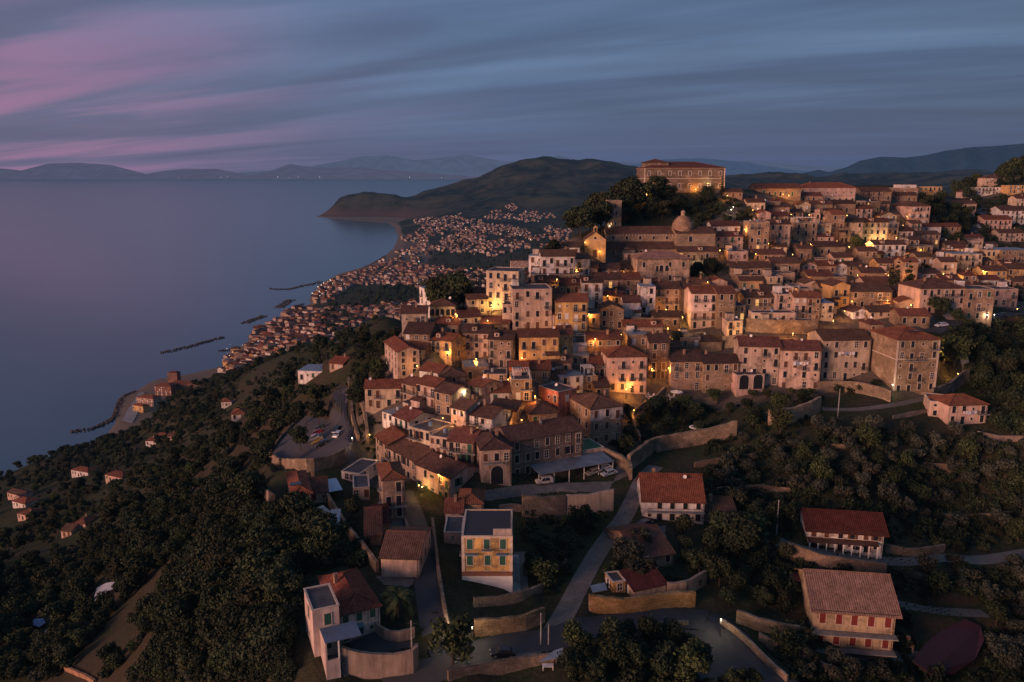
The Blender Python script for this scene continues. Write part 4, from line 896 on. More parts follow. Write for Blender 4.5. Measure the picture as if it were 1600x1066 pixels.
# rooftop pergolas, washing and balconies that give single houses their look
def rec_at(px, py):
    return min(HOUSES, key=lambda r: (r['px']-px)**2+(r['py']-py)**2)
def part(rec, name, mb, mat, color=None, smooth=False): return mb.build(name, mat, rec['root'], color=color, smooth=smooth)
def long_balcony(rec, z, x0, x1, dp=1.2, color=None):
    mb = MB(); mb.box(x0, x1, -dp, -.002, z-.18, z); b = part(rec, 'balcony', mb, MAT['concrete'])
    r_ = MB(); n = int((x1-x0)/.3); r_.box(x0, x1, -dp+.02, -dp+.07, z+.95, z+1.0)
    for k in range(n+1): x = x0+(x1-x0)*k/n; r_.box(x-.015, x+.015, -dp+.03, -dp+.06, z, z+.95, 0, 'flr')
    r_.build('railing', MAT['iron'], b)
    return b
r = rec_at(1051, 798); long_balcony(r, r['h']/2, -r['w']*.42, r['w']*.5)
r = rec_at(1328, 980); w_ = r['w']
for k in (0.48, .02): long_balcony(r, r['h']*k+(.6 if k < .1 else 0), -w_*.55, w_*.52, 1.8)
r = rec_at(1319, 843); w_ = r['w']
mb = MB()
for k in range(12):
    x = -w_*.5+w_*k/11
mb.poly(((-w_*.52,-2.0,r['h']*.50),(w_*.42,-2.0,r['h']*.50),(w_*.42,0,r['h']*.58),(-w_*.52,0,r['h']*.58)), 0, [(0,0),(30,0),(30,2),(0,2)]); mb.poly(((-w_*.52,0,r['h']*.57),(w_*.42,0,r['h']*.57),(w_*.42,-2.0,r['h']*.49),(-w_*.52,-2.0,r['h']*.49)))
part(r, 'porch_roof', mb, MAT['roof_tiles'], RC['b']); mb = MB()
for k in range(9): x = -w_*.5+w_*.9*k/8; mb.box(x-.12, x+.12, -1.95, -1.7, -.5, r['h']*.49)
part(r, 'porch_post', mb, MAT['whitewash'])
r = rec_at(761, 875); w_ = r['w']       # yellow house: blue balcony slabs, white plinth, red-brown band
mb = MB(); mb.box(-w_/2-.1, w_/2+.1, -.2, .5, -6, r['h']*.21); part(r, 'plinth', mb, MAT['whitewash'])
mb = MB(); mb.box(-w_/2-.08, w_/2+.08, -.5, .4, r['h']*.20+.003, r['h']*.27); part(r, 'terracotta_band', mb, MAT['painted'], (.22,.09,.06))
for x in (-w_*.31, w_*.31):
    mb = MB(); mb.box(x-1.2, x+1.2, -1.0, 0, r['h']*.655-.14, r['h']*.655); b_ = part(r, 'balcony', mb, MAT['painted'], (.16,.24,.34)); q_ = mobj('railing', BAL[1.9][1], b_, (x, 0, r['h']*.655), 0, (.2,.3,.4))
mb = MB(); mb.box(w_*.12, w_*.5, .3, .55, r['h'], r['h']+1.3); mb.box(w_*.5-.25, w_*.5, .55, 7, r['h'], r['h']+1.3); part(r, 'parapet', mb, MAT['plaster'], (.42,.34,.30)); r_h = r['h']
mb = MB(); mb.box(-w_/2+.3, w_/2-.3, .6, 11.7, r_h-.10, r_h-.06, 0, 'u'); part(rec_at(761, 875), 'bitumen_floor', mb, MAT['painted'], (.026,.024,.032))
r = rec_at(475, 787); mb = MB(); mb.box(-2.2, .2, 2.2, 3.9, r['h']+1.15, r['h']+1.3); part(r, 'solar_panel', mb, MAT['glass_dark'])
r = rec_at(1427, 570); mb = MB(); mb.box(-1.5, 2.2, 3.0, 5.0, r['h']+1.75, r['h']+1.9); part(r, 'solar_panel', mb, MAT['glass_dark'])
r = rec_at(515, 987); w_ = r['w']; mb = MB(); mb.box(-w_/2+1, w_/2+2.5, -4.4, -.05, r['h']*.58, r['h']*.58+.18); part(r, 'balcony', mb, MAT['painted'], (.10,.14,.21))
mb = MB(); mb.box(-w_/2+1, -w_/2+1.25, -4.4, -.01, -5, r['h']*.58-.003); mb.box(-w_/2+1.25, w_/2-1.0, -4.4, -4.15, -5, r['h']*.22); part(r, 'porch_wall', mb, MAT['plaster'], (.58,.45,.39))
mb = MB(); mb.box(w_/2-1.2, w_/2-1.0, -4.4, -4.2, -3, r['h']*.58); part(r, 'porch_post', mb, MAT['whitewash'])
r = rec_at(566, 973); w_ = r['w']; mb = MB(); mb.box(-w_/2+1, w_/2-3, -1.3, 0, r['h']*.5, r['h']*.5+.15); part(r, 'balcony', mb, MAT['painted'], (.14,.26,.30))
r = rec_at(779, 729); mobj('window', KIT['bigarch']['dark'], r['root'], (.2, -.01, 0)); mobj('window', KIT['bigarch']['dark'], r['root'], (-r['w']/2-.01, 5, 0), -PI/2)
b_ = long_balcony(r, r['h']*.62, -r['w']*.42, r['w']*.2, 1.3)
for w in list(r['root'].children):
    if w.name.startswith('window') and w.location.z < r['h']*.45 and 'arch' not in w.name and w.data in [v for k in ('tall','mid','small','door') for v in KIT[k].values()]:
        for c in list(w.children): bpy.data.objects.remove(c)
        bpy.data.objects.remove(w)
r = rec_at(1036, 424)
for x in (-1.1, 1.1): mobj('window', KIT['arch']['dark'], r['root'], (x+.2, -.02, r['h']*.52))
def pergola(r, x0, x1, y0, y1, zb, hh=2.3, col='whitewash', n=7):
    mb = MB()
    for x in (x0, x1):
        for y in (y0, y1): mb.box(x-.06, x+.06, y-.06, y+.06, zb, zb+hh)
    for k in range(n): x = x0+(x1-x0)*k/(n-1); mb.box(x-.05, x+.05, y0-.3, y1+.3, zb+hh+.08, zb+hh+.2)
    mb.box(x0-.2, x1+.2, y0-.05, y0+.05, zb+hh, zb+hh+.078); mb.box(x0-.2, x1+.2, y1-.05, y1+.05, zb+hh, zb+hh+.078)
    part(r, 'pergola', mb, MAT[col])
for px, py in ((920, 598), (815, 610), (901, 544), (1226, 478), (1257, 364)):
    r = rec_at(px, py); pergola(r, -r['w']*.4, r['w']*.4, .6, r['dp']*.6, r['h']-.1)
for px, py, n_ in ((1248, 578, 5), (1319, 560, 6), (1510, 650, 5), (990, 485, 4)):   # laundry
    r = rec_at(px, py); rg = random.Random(px)
    x = -r['w']*.2
    for k in range(n_):
        ww = rg.uniform(.5, 1.1); hh = rg.uniform(.7, 1.2); mb = MB(); zz = r['h']*.72
        mb.poly(((x,-1.12,zz-hh),(x+ww,-1.08,zz-hh*.95),(x+ww,-1.1,zz),(x,-1.1,zz))); part(r, 'laundry', mb, MAT['painted'], rg.choice([(.7,.68,.66),(.6,.62,.68),(.72,.55,.5),(.25,.3,.45)])); x += ww+.15
# bright upper wall of single houses
r = rec_at(1099, 485); mb = MB(); mb.box(-r['w']/2-.02, r['w']/2+.02, -.025, r['dp']*.5, r['h']*.48, r['h']-.02, 0, 'lrf'); part(r, 'upper_wall', mb, MAT['plaster'], (.74,.56,.50))
for w in list(r['root'].children):
    if w.name.startswith(('window', 'balcony')): w.location.y -= .03
r = rec_at(947, 665); mb = MB(); mb.box(-r['w']/2-.02, r['w']/2+.02, -.025, 1, r['h']*.66, r['h']-.02, 0, 'rf'); part(r, 'upper_wall', mb, MAT['plaster'], (.66,.57,.52))
for w in list(r['root'].children):
    if w.name.startswith('window'): w.location.y -= .03
# ------------------------------------------------------------------ castle
r = H(1006,1131,262,301,0,26,'h','S','r',2,8, name='castle', what='castle', rh=3.0, chim=0, ant=False, dish=False, st='pale', kinds='tall', balc=0, lit=0, side=3, ground='no', band=(.55,.97), wcol=(.215,.155,.115),
      label='castle on the hilltop with pale string courses, window surrounds and low tiled roof', group='landmarks')
CASTLE = r
mb = MB(); w, h = r['w'], r['h']
for a in ((-w/2+1.5, -w/2+13, 5, 20),): mb.box(a[0], a[1], a[2], a[3], h-1, h+2.6)
mb.build('attic', MAT['stone'], r['root'], color=(.24,.17,.12))
mb = MB(); cx_, cy_ = -w/2+7.2, 12.5; P_ = [(cx_-6.5,cy_-8,h+2.6),(cx_+6.5,cy_-8,h+2.6),(cx_+6.5,cy_+8,h+2.6),(cx_-6.5,cy_+8,h+2.6)]
for i in range(4): mb.poly((P_[i], P_[(i+1)%4], (cx_, cy_, h+4.6)), 0, [(0,0),(13,0),(6.5,6)])
mb.build('attic_roof', MAT['roof_tiles'], r['root'], color=RC['r'])
# ------------------------------------------------------------------ church
X, Y, z, D, w, h = place(950, 1056, 389, 405, 2, 338)
z = float(Tz(X, Y)); ref = place(950, 1056, 389, 405, 2, 338); h_a = CAMZ+Y*((-SP+(-(389-CY)/F)*CP)/(CP+(-(389-CY)/F)*SP))-z
def zpix(py, Yw): v = -(py-CY)/F; return CAMZ+Yw*(-SP+v*CP)/(CP+v*SP)
root = empty('church', (X, Y, z), R(2)); tag(root, 'basilica church with long nave, lower aisle and stepped round dome', 'church', 'landmarks')
ST = (.33,.245,.17)
ha = zpix(389, Y)-z; hat = zpix(377.5, Y+5)-z; hn = zpix(366, Y+5)-z; ht = zpix(354, Y+10)-z
mb = MB(); mb.box(-w/2, w/2, 0, 5.2, -6, ha, 0, 'lrf'); mb.poly(((-w/2,0,ha),(-w/2,5.2,hat),(-w/2,5.2,ha))); mb.build('aisle_wall', MAT['stone'], root, color=ST)
mb = MB(); mb.poly(((-w/2-.3,-.5,ha-.15),(w/2,-.5,ha-.15),(w/2,5.1,hat),(-w/2-.3,5.1,hat)), 0, [(0,0),(w,0),(w,6),(0,6)]); mb.build('aisle_roof', MAT['roof_tiles'], root, color=RC['b'])
mb = MB(); mb.box(-w/2, w/2, 5.2, 15.5, -6, hn, 0, 'lrfb'); 
for sx in (-w/2, w/2): mb.poly(((sx,5.2,hn),(sx,15.5,hn),(sx,10.3,ht)))
mb.build('nave_wall', MAT['stone'], root, color=(.37,.27,.185))
mb = MB()
for ya, za, yb_, zb in ((4.8, hn-.1, 10.35, ht+.15), (15.9, hn-.1, 10.35, ht+.15)): mb.poly(((-w/2-.4,ya,za),(w/2+.2,ya,za),(w/2+.2,yb_,zb),(-w/2-.4,yb_,zb)), 0, [(0,0),(w,0),(w,6),(0,6)])
mb.build('nave_roof', MAT['roof_tiles'], root, color=RC['b'])
for k in range(5): mobj('window', KIT['mid']['dark'], root, (-w/2+w*(.1+.2*k), 5.19, hn-2.3))
for k in range(4): mobj('window', KIT['tall']['dark'], root, (-w/2+w*(.08+.2*k), -.01, max(ha-2.6, .4)))
for k in range(18): pass
mb = MB()
for k in range(22): xx = -w/2+.6+(w-1.2)*k/21; mb.box(xx-.18, xx+.18, 5.0, 5.19, hn-.75, hn-.1)
mb.box(-w/2-.05, w/2+.05, 4.98, 5.19, hn-.12, hn+.06); mb.build('corbel_table', MAT['surround'], root)
# small domed side chapel bulging from the aisle
mb = MB(); mb.box(-w/2+5.5, -w/2+11, -2.6, -.02, -5, ha-.2); mb.build('side_chapel', MAT['stone'], root, color=ST)
mb = MB(); q = [(-w/2+5.3,-2.8,ha-.2),(-w/2+11.2,-2.8,ha-.2),(-w/2+11.2,2.6,ha-.2),(-w/2+5.3,2.6,ha-.2)]
for i in range(4): mb.poly((q[i], q[(i+1)%4], (-w/2+8.25, .2, ha+1.9)), 0, [(0,0),(5.9,0),(3,3)])
mb.build('side_chapel_roof', MAT['roof_tiles'], root, color=RC['b'])
# transept, drum and stepped dome
tw = (1116-1054)*D/F; tx0 = w/2+.05; zt_ = zpix(364, Y+6)-z
mb = MB(); mb.box(tx0, tx0+tw, 1.2, 14.5, -7, zt_, 0, 'lrfb'); mb.build('transept', MAT['stone'], root, color=(.34,.25,.175))
mb = MB(); mb.poly(((tx0-.3,.8,zt_),(tx0+tw+.3,.8,zt_),(tx0+tw+.3,8,zt_+2.6),(tx0-.3,8,zt_+2.6)), 0, [(0,0),(tw,0),(tw,7),(0,7)]); mb.poly(((tx0+tw+.3,15,zt_),(tx0-.3,15,zt_),(tx0-.3,8,zt_+2.6),(tx0+tw+.3,8,zt_+2.6)), 0, [(0,0),(tw,0),(tw,7),(0,7)])
mb.build('transept_roof', MAT['roof_tiles'], root, color=RC['b'])
mobj('window', KIT['arch']['dark'], root, (tx0+6.2, 1.19, zt_-3.4))
dx = (1072-1003)*D/F; dz = zpix(361, Y+7)-z; dr = 17.5*D/F; top = zpix(337, Y+7)-z; prof = [(dr*.98, dz-3.5), (dr*.98, dz)]
n = 7
for k in range(n):
    a = PI/2*(k/n)*.93; r0 = dr*math.cos(a); a2 = PI/2*((k+1)/n)*.93; r1 = dr*math.cos(a2); zz = dz+(top-dz)*math.sin(a); z2 = dz+(top-dz)*math.sin(a2)
    prof += [(r0, zz), (r0*.985, z2-.12)] if k < n else []
prof += [(.9, top)]
mb = MB(); mb.lathe(prof, 28, (dx, 7.5)); mb.build('dome', MAT['stone'], root, color=(.34,.22,.15))
mb = MB(); mb.lathe([(.95, top-.3), (.95, top+1.3), (1.15, top+1.35), (.8, top+1.9), (0, top+2.3)], 10, (dx, 7.5)); mb.build('lantern', MAT['plaster'], root, color=(.45,.33,.25))
FOOT.append((X, Y, R(2), w+2*tw, 16, z+ht))
# bell tower
X, Y, z_, D, w, h = place(949, 969.5, 313, 378, 4, 347); z = float(Tz(X, Y)); h = zpix(313, Y)-z
root = empty('bell_tower', (X, Y, z), R(4)); tag(root, 'square stone bell tower with round opening and twin arches beside the church', 'bell tower', 'landmarks')
mb = MB(); mb.box(-w/2, w/2, 0, w, -6, h, 0, 'lrfbu'); mb.build('shaft', MAT['stone'], root, color=(.42,.30,.20))
mb = MB()
for zz in (h*.30, h*.55, h-.4): mb.box(-w/2-.16, w/2+.16, -.16, w+.16, zz, zz+.35)
for a in (-w/2, w/2-.5): mb.box(a-.08, a+.58, -.09, -.002, 0, h-.4, 0, 'lrf')
mb.build('string_course', MAT['stone'], root, color=(.40,.30,.21))
for x in (-.75, .75): o = mobj('window', KIT['arch']['dark'], root, (x, -.02, h*.60)); o.scale = (.62, 1, .75)
for y in (w/2-.75, w/2+.75): o = mobj('window', KIT['arch']['dark'], root, (-w/2-.02, y, h*.60), -PI/2); o.scale = (.62, 1, .75)
mb = MB(); mb.lathe([(0,0), (.62,0)], 16); o = mb.build('oculus', MAT['glass_dark'], root); o.rotation_euler = (PI/2, 0, 0); o.location = (0, -.05, h*.85)
mobj('window', KIT['small']['lit'], root, (-w*.25, -.01, h*.35)); mobj('window', KIT['arch']['dark'], root, (0.4, -.02, h*.33)).scale = (.6, 1, .6)
FOOT.append((X, Y, R(4), w, w, z+h))
# yellow chapel
r = H(913,946,374,403,-4,12,'G','y','b',1,0, name='chapel', what='chapel', chim=0, ant=False, dish=False, rh=3.2, side=0, label='small ochre yellow chapel with gabled front, round window and bell gable', group='landmarks')
mobj('door', KIT['door']['sh'], r['root'], (0, -.03, .1), 0, SHUT['brown']).scale = (1.4, 1, 1.4)
mb = MB(); mb.lathe([(0,0), (.5,0)], 14); o = mb.build('oculus', MAT['glass_dark'], r['root']); o.rotation_euler = (PI/2, 0, 0); o.location = (0, -.05, r['h']+.5)
mb = MB(); 
for x in (-.75, .45): mb.box(x, x+.3, -.1, .6, r['h']+2.9, r['h']+4.6)
mb.box(-.9, .9, -.15, .65, r['h']+4.6, r['h']+4.85); mb.poly(((-.9,-.15,r['h']+4.85),(.9,-.15,r['h']+4.85),(0,-.15,r['h']+5.5))); mb.build('bell_gable', MAT['plaster'], r['root'], color=WC['y'])
mb = MB(); mb.box(-r['w']/2-.1, r['w']/2+.1, -.18, -.002, r['h']-.25, r['h']); mb.build('cornice', MAT['surround'], r['root'])

# ------------------------------------------------------------------ labels for the houses
MARKS = [('the castle', 1066, 285), ('the domed church', 1040, 375), ('the bell tower', 959, 345), ('the yellow chapel', 929, 388), ('the tall cream palazzo', 785, 450), ('the loggia house', 692, 490), ('the pink-roofed palazzo', 1036, 425),
 ('the ochre double house', 842, 545), ('the large pinkish lamp house', 980, 585), ('the corner palazzo', 1427, 570), ('the long palazzo', 1216, 575), ('the barrack-like building', 1434, 338), ('the monastery', 1293, 300),
 ('the lamp-lit square', 1335, 385), ('the salmon red house', 857, 622), ('the car shelter', 900, 737), ('the curved terrace', 660, 740), ('the parking ground', 480, 690), ('the broad mansion', 1470, 470), ('the bright upper-walled house', 1099, 480),
 ('the dark conifers', 1415, 450), ('the hillside lane', 1530, 340), ('the barred-window house', 1072, 588), ('the white rooftop block', 1419, 292), ('the seaward block', 630, 565), ('the gatehouse arch', 775, 728)]
used = set()
fx = np.array([(f[0], f[1]) for f, r_ in zip(FOOT, HOUSES) if r_['root'].name.startswith('town_house')])
ub = np.zeros(GZ.shape); sel = (GY > 190) & (GY < 640); gx_, gy_ = GX[sel], GY[sel]; cnt = np.zeros(len(gx_))
for a, b in fx: d2 = (gx_-a)**2+(gy_-b-4)**2; cnt += np.clip(1-np.sqrt(d2)/19, 0, 1)
ub[sel] = np.clip((cnt-.42)/.3, 0, 1)
at = TERRAIN.data.attributes.new('built_up', 'FLOAT', 'POINT'); at.data.foreach_set('value', ub.ravel().astype(np.float32))
def rel(dx, dy):
    a = math.degrees(math.atan2(-dy*1.6, dx)) % 360
    return ['inland of', 'uphill inland of', 'straight above', 'uphill seaward of', 'seaward of', 'downhill seaward of', 'straight below', 'downhill inland of'][int((a+22.5)//45) % 8]
def dist_word(d): return 'just' if d < 28 else 'a little' if d < 60 else 'some way' if d < 110 else 'well'
def tidy(t): return ' '.join(t.split())
for rr in HOUSES:
    if rr['label']: lb = rr['label']; used.add(lb)
    else:
        w, h = rr['w'], rr['h']; size = 'narrow ' if w < 6 else 'wide ' if w > 12.5 else ''
        stn = {1: 'low', 2: 'two-storey', 3: 'three-storey', 4: 'four-storey'}[min(rr['rows'], 4)]
        kd = {'g': 'roof', 'G': 'gable-fronted roof', 'h': 'hipped roof', 'f': 'roof', 's': 'lean-to roof'}[rr['roof']]
        ms = sorted((math.hypot(m[1]-rr['px'], (m[2]-rr['py'])*1.2), m) for m in MARKS); lb = None
        cands = []
        for i in range(4):
            d, m_ = ms[i]; cands.append('%s %s' % (rel(rr['px']-m_[1], rr['py']-m_[2]), m_[0]))
            cands.append('%s %s %s' % (dist_word(d), rel(rr['px']-m_[1], rr['py']-m_[2]), m_[0]))
        for cnd in cands:
            for sz in ('', size):
                t = tidy('%s%s %s house with %s %s, %s' % (sz, WN[rr['wc']], stn, RN[rr['rc']] if rr['roof'] != 'f' or rr['rc'] in 'tm' else 'flat', kd, cnd))
                if t not in used and len(t.split()) <= 16: lb = t; break
            if lb: break
        lb = lb or tidy('%s %s house between %s and %s' % (WN[rr['wc']].split()[-1], stn, ms[0][1][0][4:], ms[1][1][0][4:])); used.add(lb)
    tag(rr['root'], lb, rr['what'], rr['group'])
# ------------------------------------------------------------------ walls
def wall_run(px_pts, hgt, th, color, label, name='retaining_wall', mat='stone', cap=False, below=3.0, group=None, D=None):
    pts_ = []
    for q in px_pts:
        a = hit(q[0], q[1]) if D is None else P3(q[0], q[1], D); pts_.append((a[0], a[1], a[2], q[2] if len(q) > 2 else hgt))
    c = spline(pts_, 1.5); mb = MB(); cp = MB(); n = len(c)
    L_, R_ = [], []
    for k in range(n):
        t = np.array(c[min(k+1, n-1)][:2])-np.array(c[max(k-1, 0)][:2]); t = t/(np.linalg.norm(t)+1e-9); nn = np.array([-t[1], t[0]])*th/2
        L_.append(np.array(c[k][:2])+nn); R_.append(np.array(c[k][:2])-nn)
    rg = random.Random(n)
    tops = [c[k][2]+c[k][3]+rg.uniform(-.13, .13) for k in range(n)]
    o0 = (float(c[0][0]), float(c[0][1]), float(c[0][2]))
    G = lambda p, z: (p[0]-o0[0], p[1]-o0[1], z-o0[2])
    for k in range(n-1):
        za, zb = c[k][2]-below, c[k+1][2]-below
        mb.poly((G(R_[k], za), G(R_[k+1], zb), G(R_[k+1], tops[k+1]), G(R_[k], tops[k]))); mb.poly((G(L_[k+1], zb), G(L_[k], za), G(L_[k], tops[k]), G(L_[k+1], tops[k+1])))
        mb.poly((G(R_[k], tops[k]), G(R_[k+1], tops[k+1]), G(L_[k+1], tops[k+1]), G(L_[k], tops[k])))
        e = 1.25
        if cap:
            m1 = (L_[k]+R_[k])/2; m2 = (L_[k+1]+R_[k+1])/2; A, B = m1+(R_[k]-m1)*e, m2+(R_[k+1]-m2)*e; C_, D_ = m2+(L_[k+1]-m2)*e, m1+(L_[k]-m1)*e
            z1, z2 = tops[k]+.09, tops[k+1]+.09; cp.poly((G(A, z1), G(B, z2), G(C_, z2), G(D_, z1)))
            cp.poly((G(A, z1-.085), G(B, z2-.085), G(B, z2), G(A, z1))); cp.poly((G(C_, z2-.085), G(D_, z1-.085), G(D_, z1), G(C_, z2)))
    for k in (0, n-1): mb.poly((G(L_[k], c[k][2]-below), G(R_[k], c[k][2]-below), G(R_[k], tops[k]), G(L_[k], tops[k])))
    root = mb.build(name, MAT[mat], None, o0, color=color); tag(root, label, 'wall', group)
    if cap: cp.build('coping', MAT['surround'] if mat != 'stone' else MAT['concrete'], root)
    return root
TS = (.27, .20, .14); PS = (.30, .225, .18); GS = (.20, .155, .12)
wall_run([(530,1042),(548,1052),(600,1058),(645,1052),(652,1040)], 4.1, .6, PS, 'tall curved plaster retaining wall holding up the driveway of the green-shuttered villa', mat='plaster')
wall_run([(586,985),(600,998),(625,1002),(648,995)], 1.9, .4, PS, 'low plastered wall between driveway and the villa garden with the palm', mat='plaster')
wall_run([(702,1000),(696,965),(690,930),(684,890),(680,850),(676,820)], 1.6, .5, TS, 'stone wall along the inland kerb of the steep road')
wall_run([(652,905),(646,870),(640,840),(632,815)], 1.3, .5, TS, 'stone wall between the steep road and the barn')
wall_run([(742,992),(780,990),(820,984),(850,972)], 3.0, .6, (.32,.21,.12), 'orange-lit stone wall below the lawn at the road junction')
wall_run([(740,948),(780,945),(815,938),(848,925)], 1.8, .5, TS, 'middle terrace wall of the lawns beside the yellow house')
wall_run([(818,898),(850,895),(885,885)], 1.8, .5, TS, 'upper terrace wall of the lawns beside the yellow house')
wall_run([(590,895),(565,862),(545,838),(530,815),(515,790),(508,775)], 2.3, .6, TS, 'ragged stone garden wall running down from the pink house toward the villa')
wall_run([(500,862),(488,845),(486,825)], 1.4, .4, GS, 'short wall beside the white garden shed')
wall_run([(389,768),(410,776),(430,786)], 2.2, .5, PS, 'pale pink boundary wall reaching out onto the dark slope', mat='plaster')
wall_run([(422,718),(436,732),(470,736),(510,732),(538,720)], 3.4, .6, TS, 'curved stone wall holding up the parking ground')
wall_run([(424,708),(440,685),(462,662),(478,645),(492,632)], 1.2, .4, TS, 'low parapet on the seaward edge of the parking ground')
wall_run([(545,598),(549,625),(551,655),(560,690)], 2.2, .8, TS, 'pinkish stone wall beside the road under the curved terrace, outer one')
wall_run([(553,592),(562,620),(570,650),(575,690)], 2.2, .8, TS, 'pinkish stone wall beside the road under the curved terrace, inner one')
wall_run([(945,718),(963,726),(982,738),(985,750)], 3.2, .8, TS, 'stone wall closing the car shelter yard')
wall_run([(982,736),(1000,722),(1020,708),(1060,700),(1105,692),(1150,680)], 4.2, 1.0, TS, 'old town wall climbing from the car shelter along the dirt track')
wall_run([(1200,664),(1230,662),(1262,652),(1280,642)], 4.4, .8, (.44,.31,.20), 'tan stone bastion wall at the corner of the garden terrace')
wall_run([(1275,612),(1320,612),(1360,618),(1392,628)], 3.4, .8, TS, 'stone retaining wall under the grey-beige house and the corner palazzo')
wall_run([(1455,628),(1480,618),(1500,602),(1512,596)], 4.0, .8, GS, 'stone wall beside the lamp-lit stairway of the corner palazzo')
wall_run([(1395,655),(1440,646),(1455,643)], 1.0, .4, PS, 'pale kerb wall of the ramp leading to the washing line villa')
wall_run([(1526,682),(1570,690),(1620,688)], 1.6, .5, PS, 'low pink wall below the washing line villa')
wall_run([(884,806),(920,805),(958,797)], 5.2, .8, (.34,.27,.22), 'high plastered retaining wall under the car shelter yard', mat='plaster')
wall_run([(816,806),(850,809),(883,807)], 5.2, .8, GS, 'high ivy-grown retaining wall under the car shelter yard')
wall_run([(780,800),(800,798),(815,800)], 1.6, .5, PS, 'short pale wall on the steps behind the yellow house')
wall_run([(1230,872,3.6),(1280,890,3.6),(1340,900,3.6),(1382,905,3.6)], 3.6, .7, (.28,.195,.135), 'long tan retaining wall below the upper lane')
wall_run([(1382,862),(1430,868),(1475,862)], 1.8, .5, TS, 'rough stone wall beyond the long white house')
wall_run([(920,952),(960,958),(1000,955),(1045,948),(1085,946)], 3.0, .8, (.38,.23,.10), 'ochre ruined yard wall with small openings beside the dirt track')
wall_run([(1042,932),(1070,930),(1102,912)], 3.0, .6, PS, 'pink plastered wall behind the ochre ruined wall', mat='plaster')
wall_run([(1125,975),(1150,992),(1175,1015),(1200,1040),(1230,1066)], 1.3, .4, (.42,.30,.22), 'low pink parapet on the outer side of the road bend')
wall_run([(995,984),(1030,980),(1075,976)], 1.0, .35, PS, 'low wall on the inner side of the road bend')
wall_run([(1150,972),(1185,985),(1230,995),(1262,1002)], 2.6, .6, TS, 'stone wall between the road bend and the cream villa')
wall_run([(1185,1000),(1225,1022),(1270,1042),(1330,1066)], 1.6, .5, PS, 'pink wall below the cream villa garden')
wall_run([(700,1064),(760,1050),(830,1040),(870,1036)], 1.8, .6, GS, 'dark stone wall on the lower edge of the main road')
wall_run([(78,1040),(105,1048),(130,1058),(148,1068)], 1.0, .6, (.40,.22,.13), 'thin earthy wall in the dark lower corner of the slope')
wall_run([(1040,640),(1080,636),(1120,632)], 2.4, .6, TS, 'garden wall of the restaurant terrace')
wall_run([(1040,610),(1025,625),(1000,640),(988,655),(1000,690)], 1.6, .6, TS, 'wall of the stepped alley climbing beside the garden')
wall_run([(1165,518),(1200,520),(1240,521),(1276,521)], 4.6, .5, (.27,.20,.14), 'dark arch wall lit by an orange lamp above the long palazzo roofs')

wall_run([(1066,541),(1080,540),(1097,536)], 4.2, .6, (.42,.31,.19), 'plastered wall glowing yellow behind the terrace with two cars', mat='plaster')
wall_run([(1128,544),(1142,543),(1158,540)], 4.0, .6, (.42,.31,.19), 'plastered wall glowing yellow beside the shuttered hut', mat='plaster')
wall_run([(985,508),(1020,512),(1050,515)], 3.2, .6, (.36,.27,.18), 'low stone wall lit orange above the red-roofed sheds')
for pl_, lb in (([(1085,730),(1130,722),(1180,716)],'upper dry-stone terrace wall in the olive grove, seaward'),([(1220,705),(1280,700),(1350,704)],'dry-stone terrace wall below the leaning pole'),([(1380,735),(1440,730),(1520,736)],'dry-stone terrace wall in the landward olive grove'),([(1120,770),(1180,765),(1235,770)],'lower dry-stone terrace wall above the farmhouse drive'),([(1420,900),(1480,915),(1540,925)],'broken dry-stone wall landward of the cream villa'),([(1440,805),(1500,812),(1580,806)],'dry-stone terrace wall above the upper lane')):
    wall_run(pl_, 1.3, .5, (.20,.145,.10), lb, name='terrace_wall')
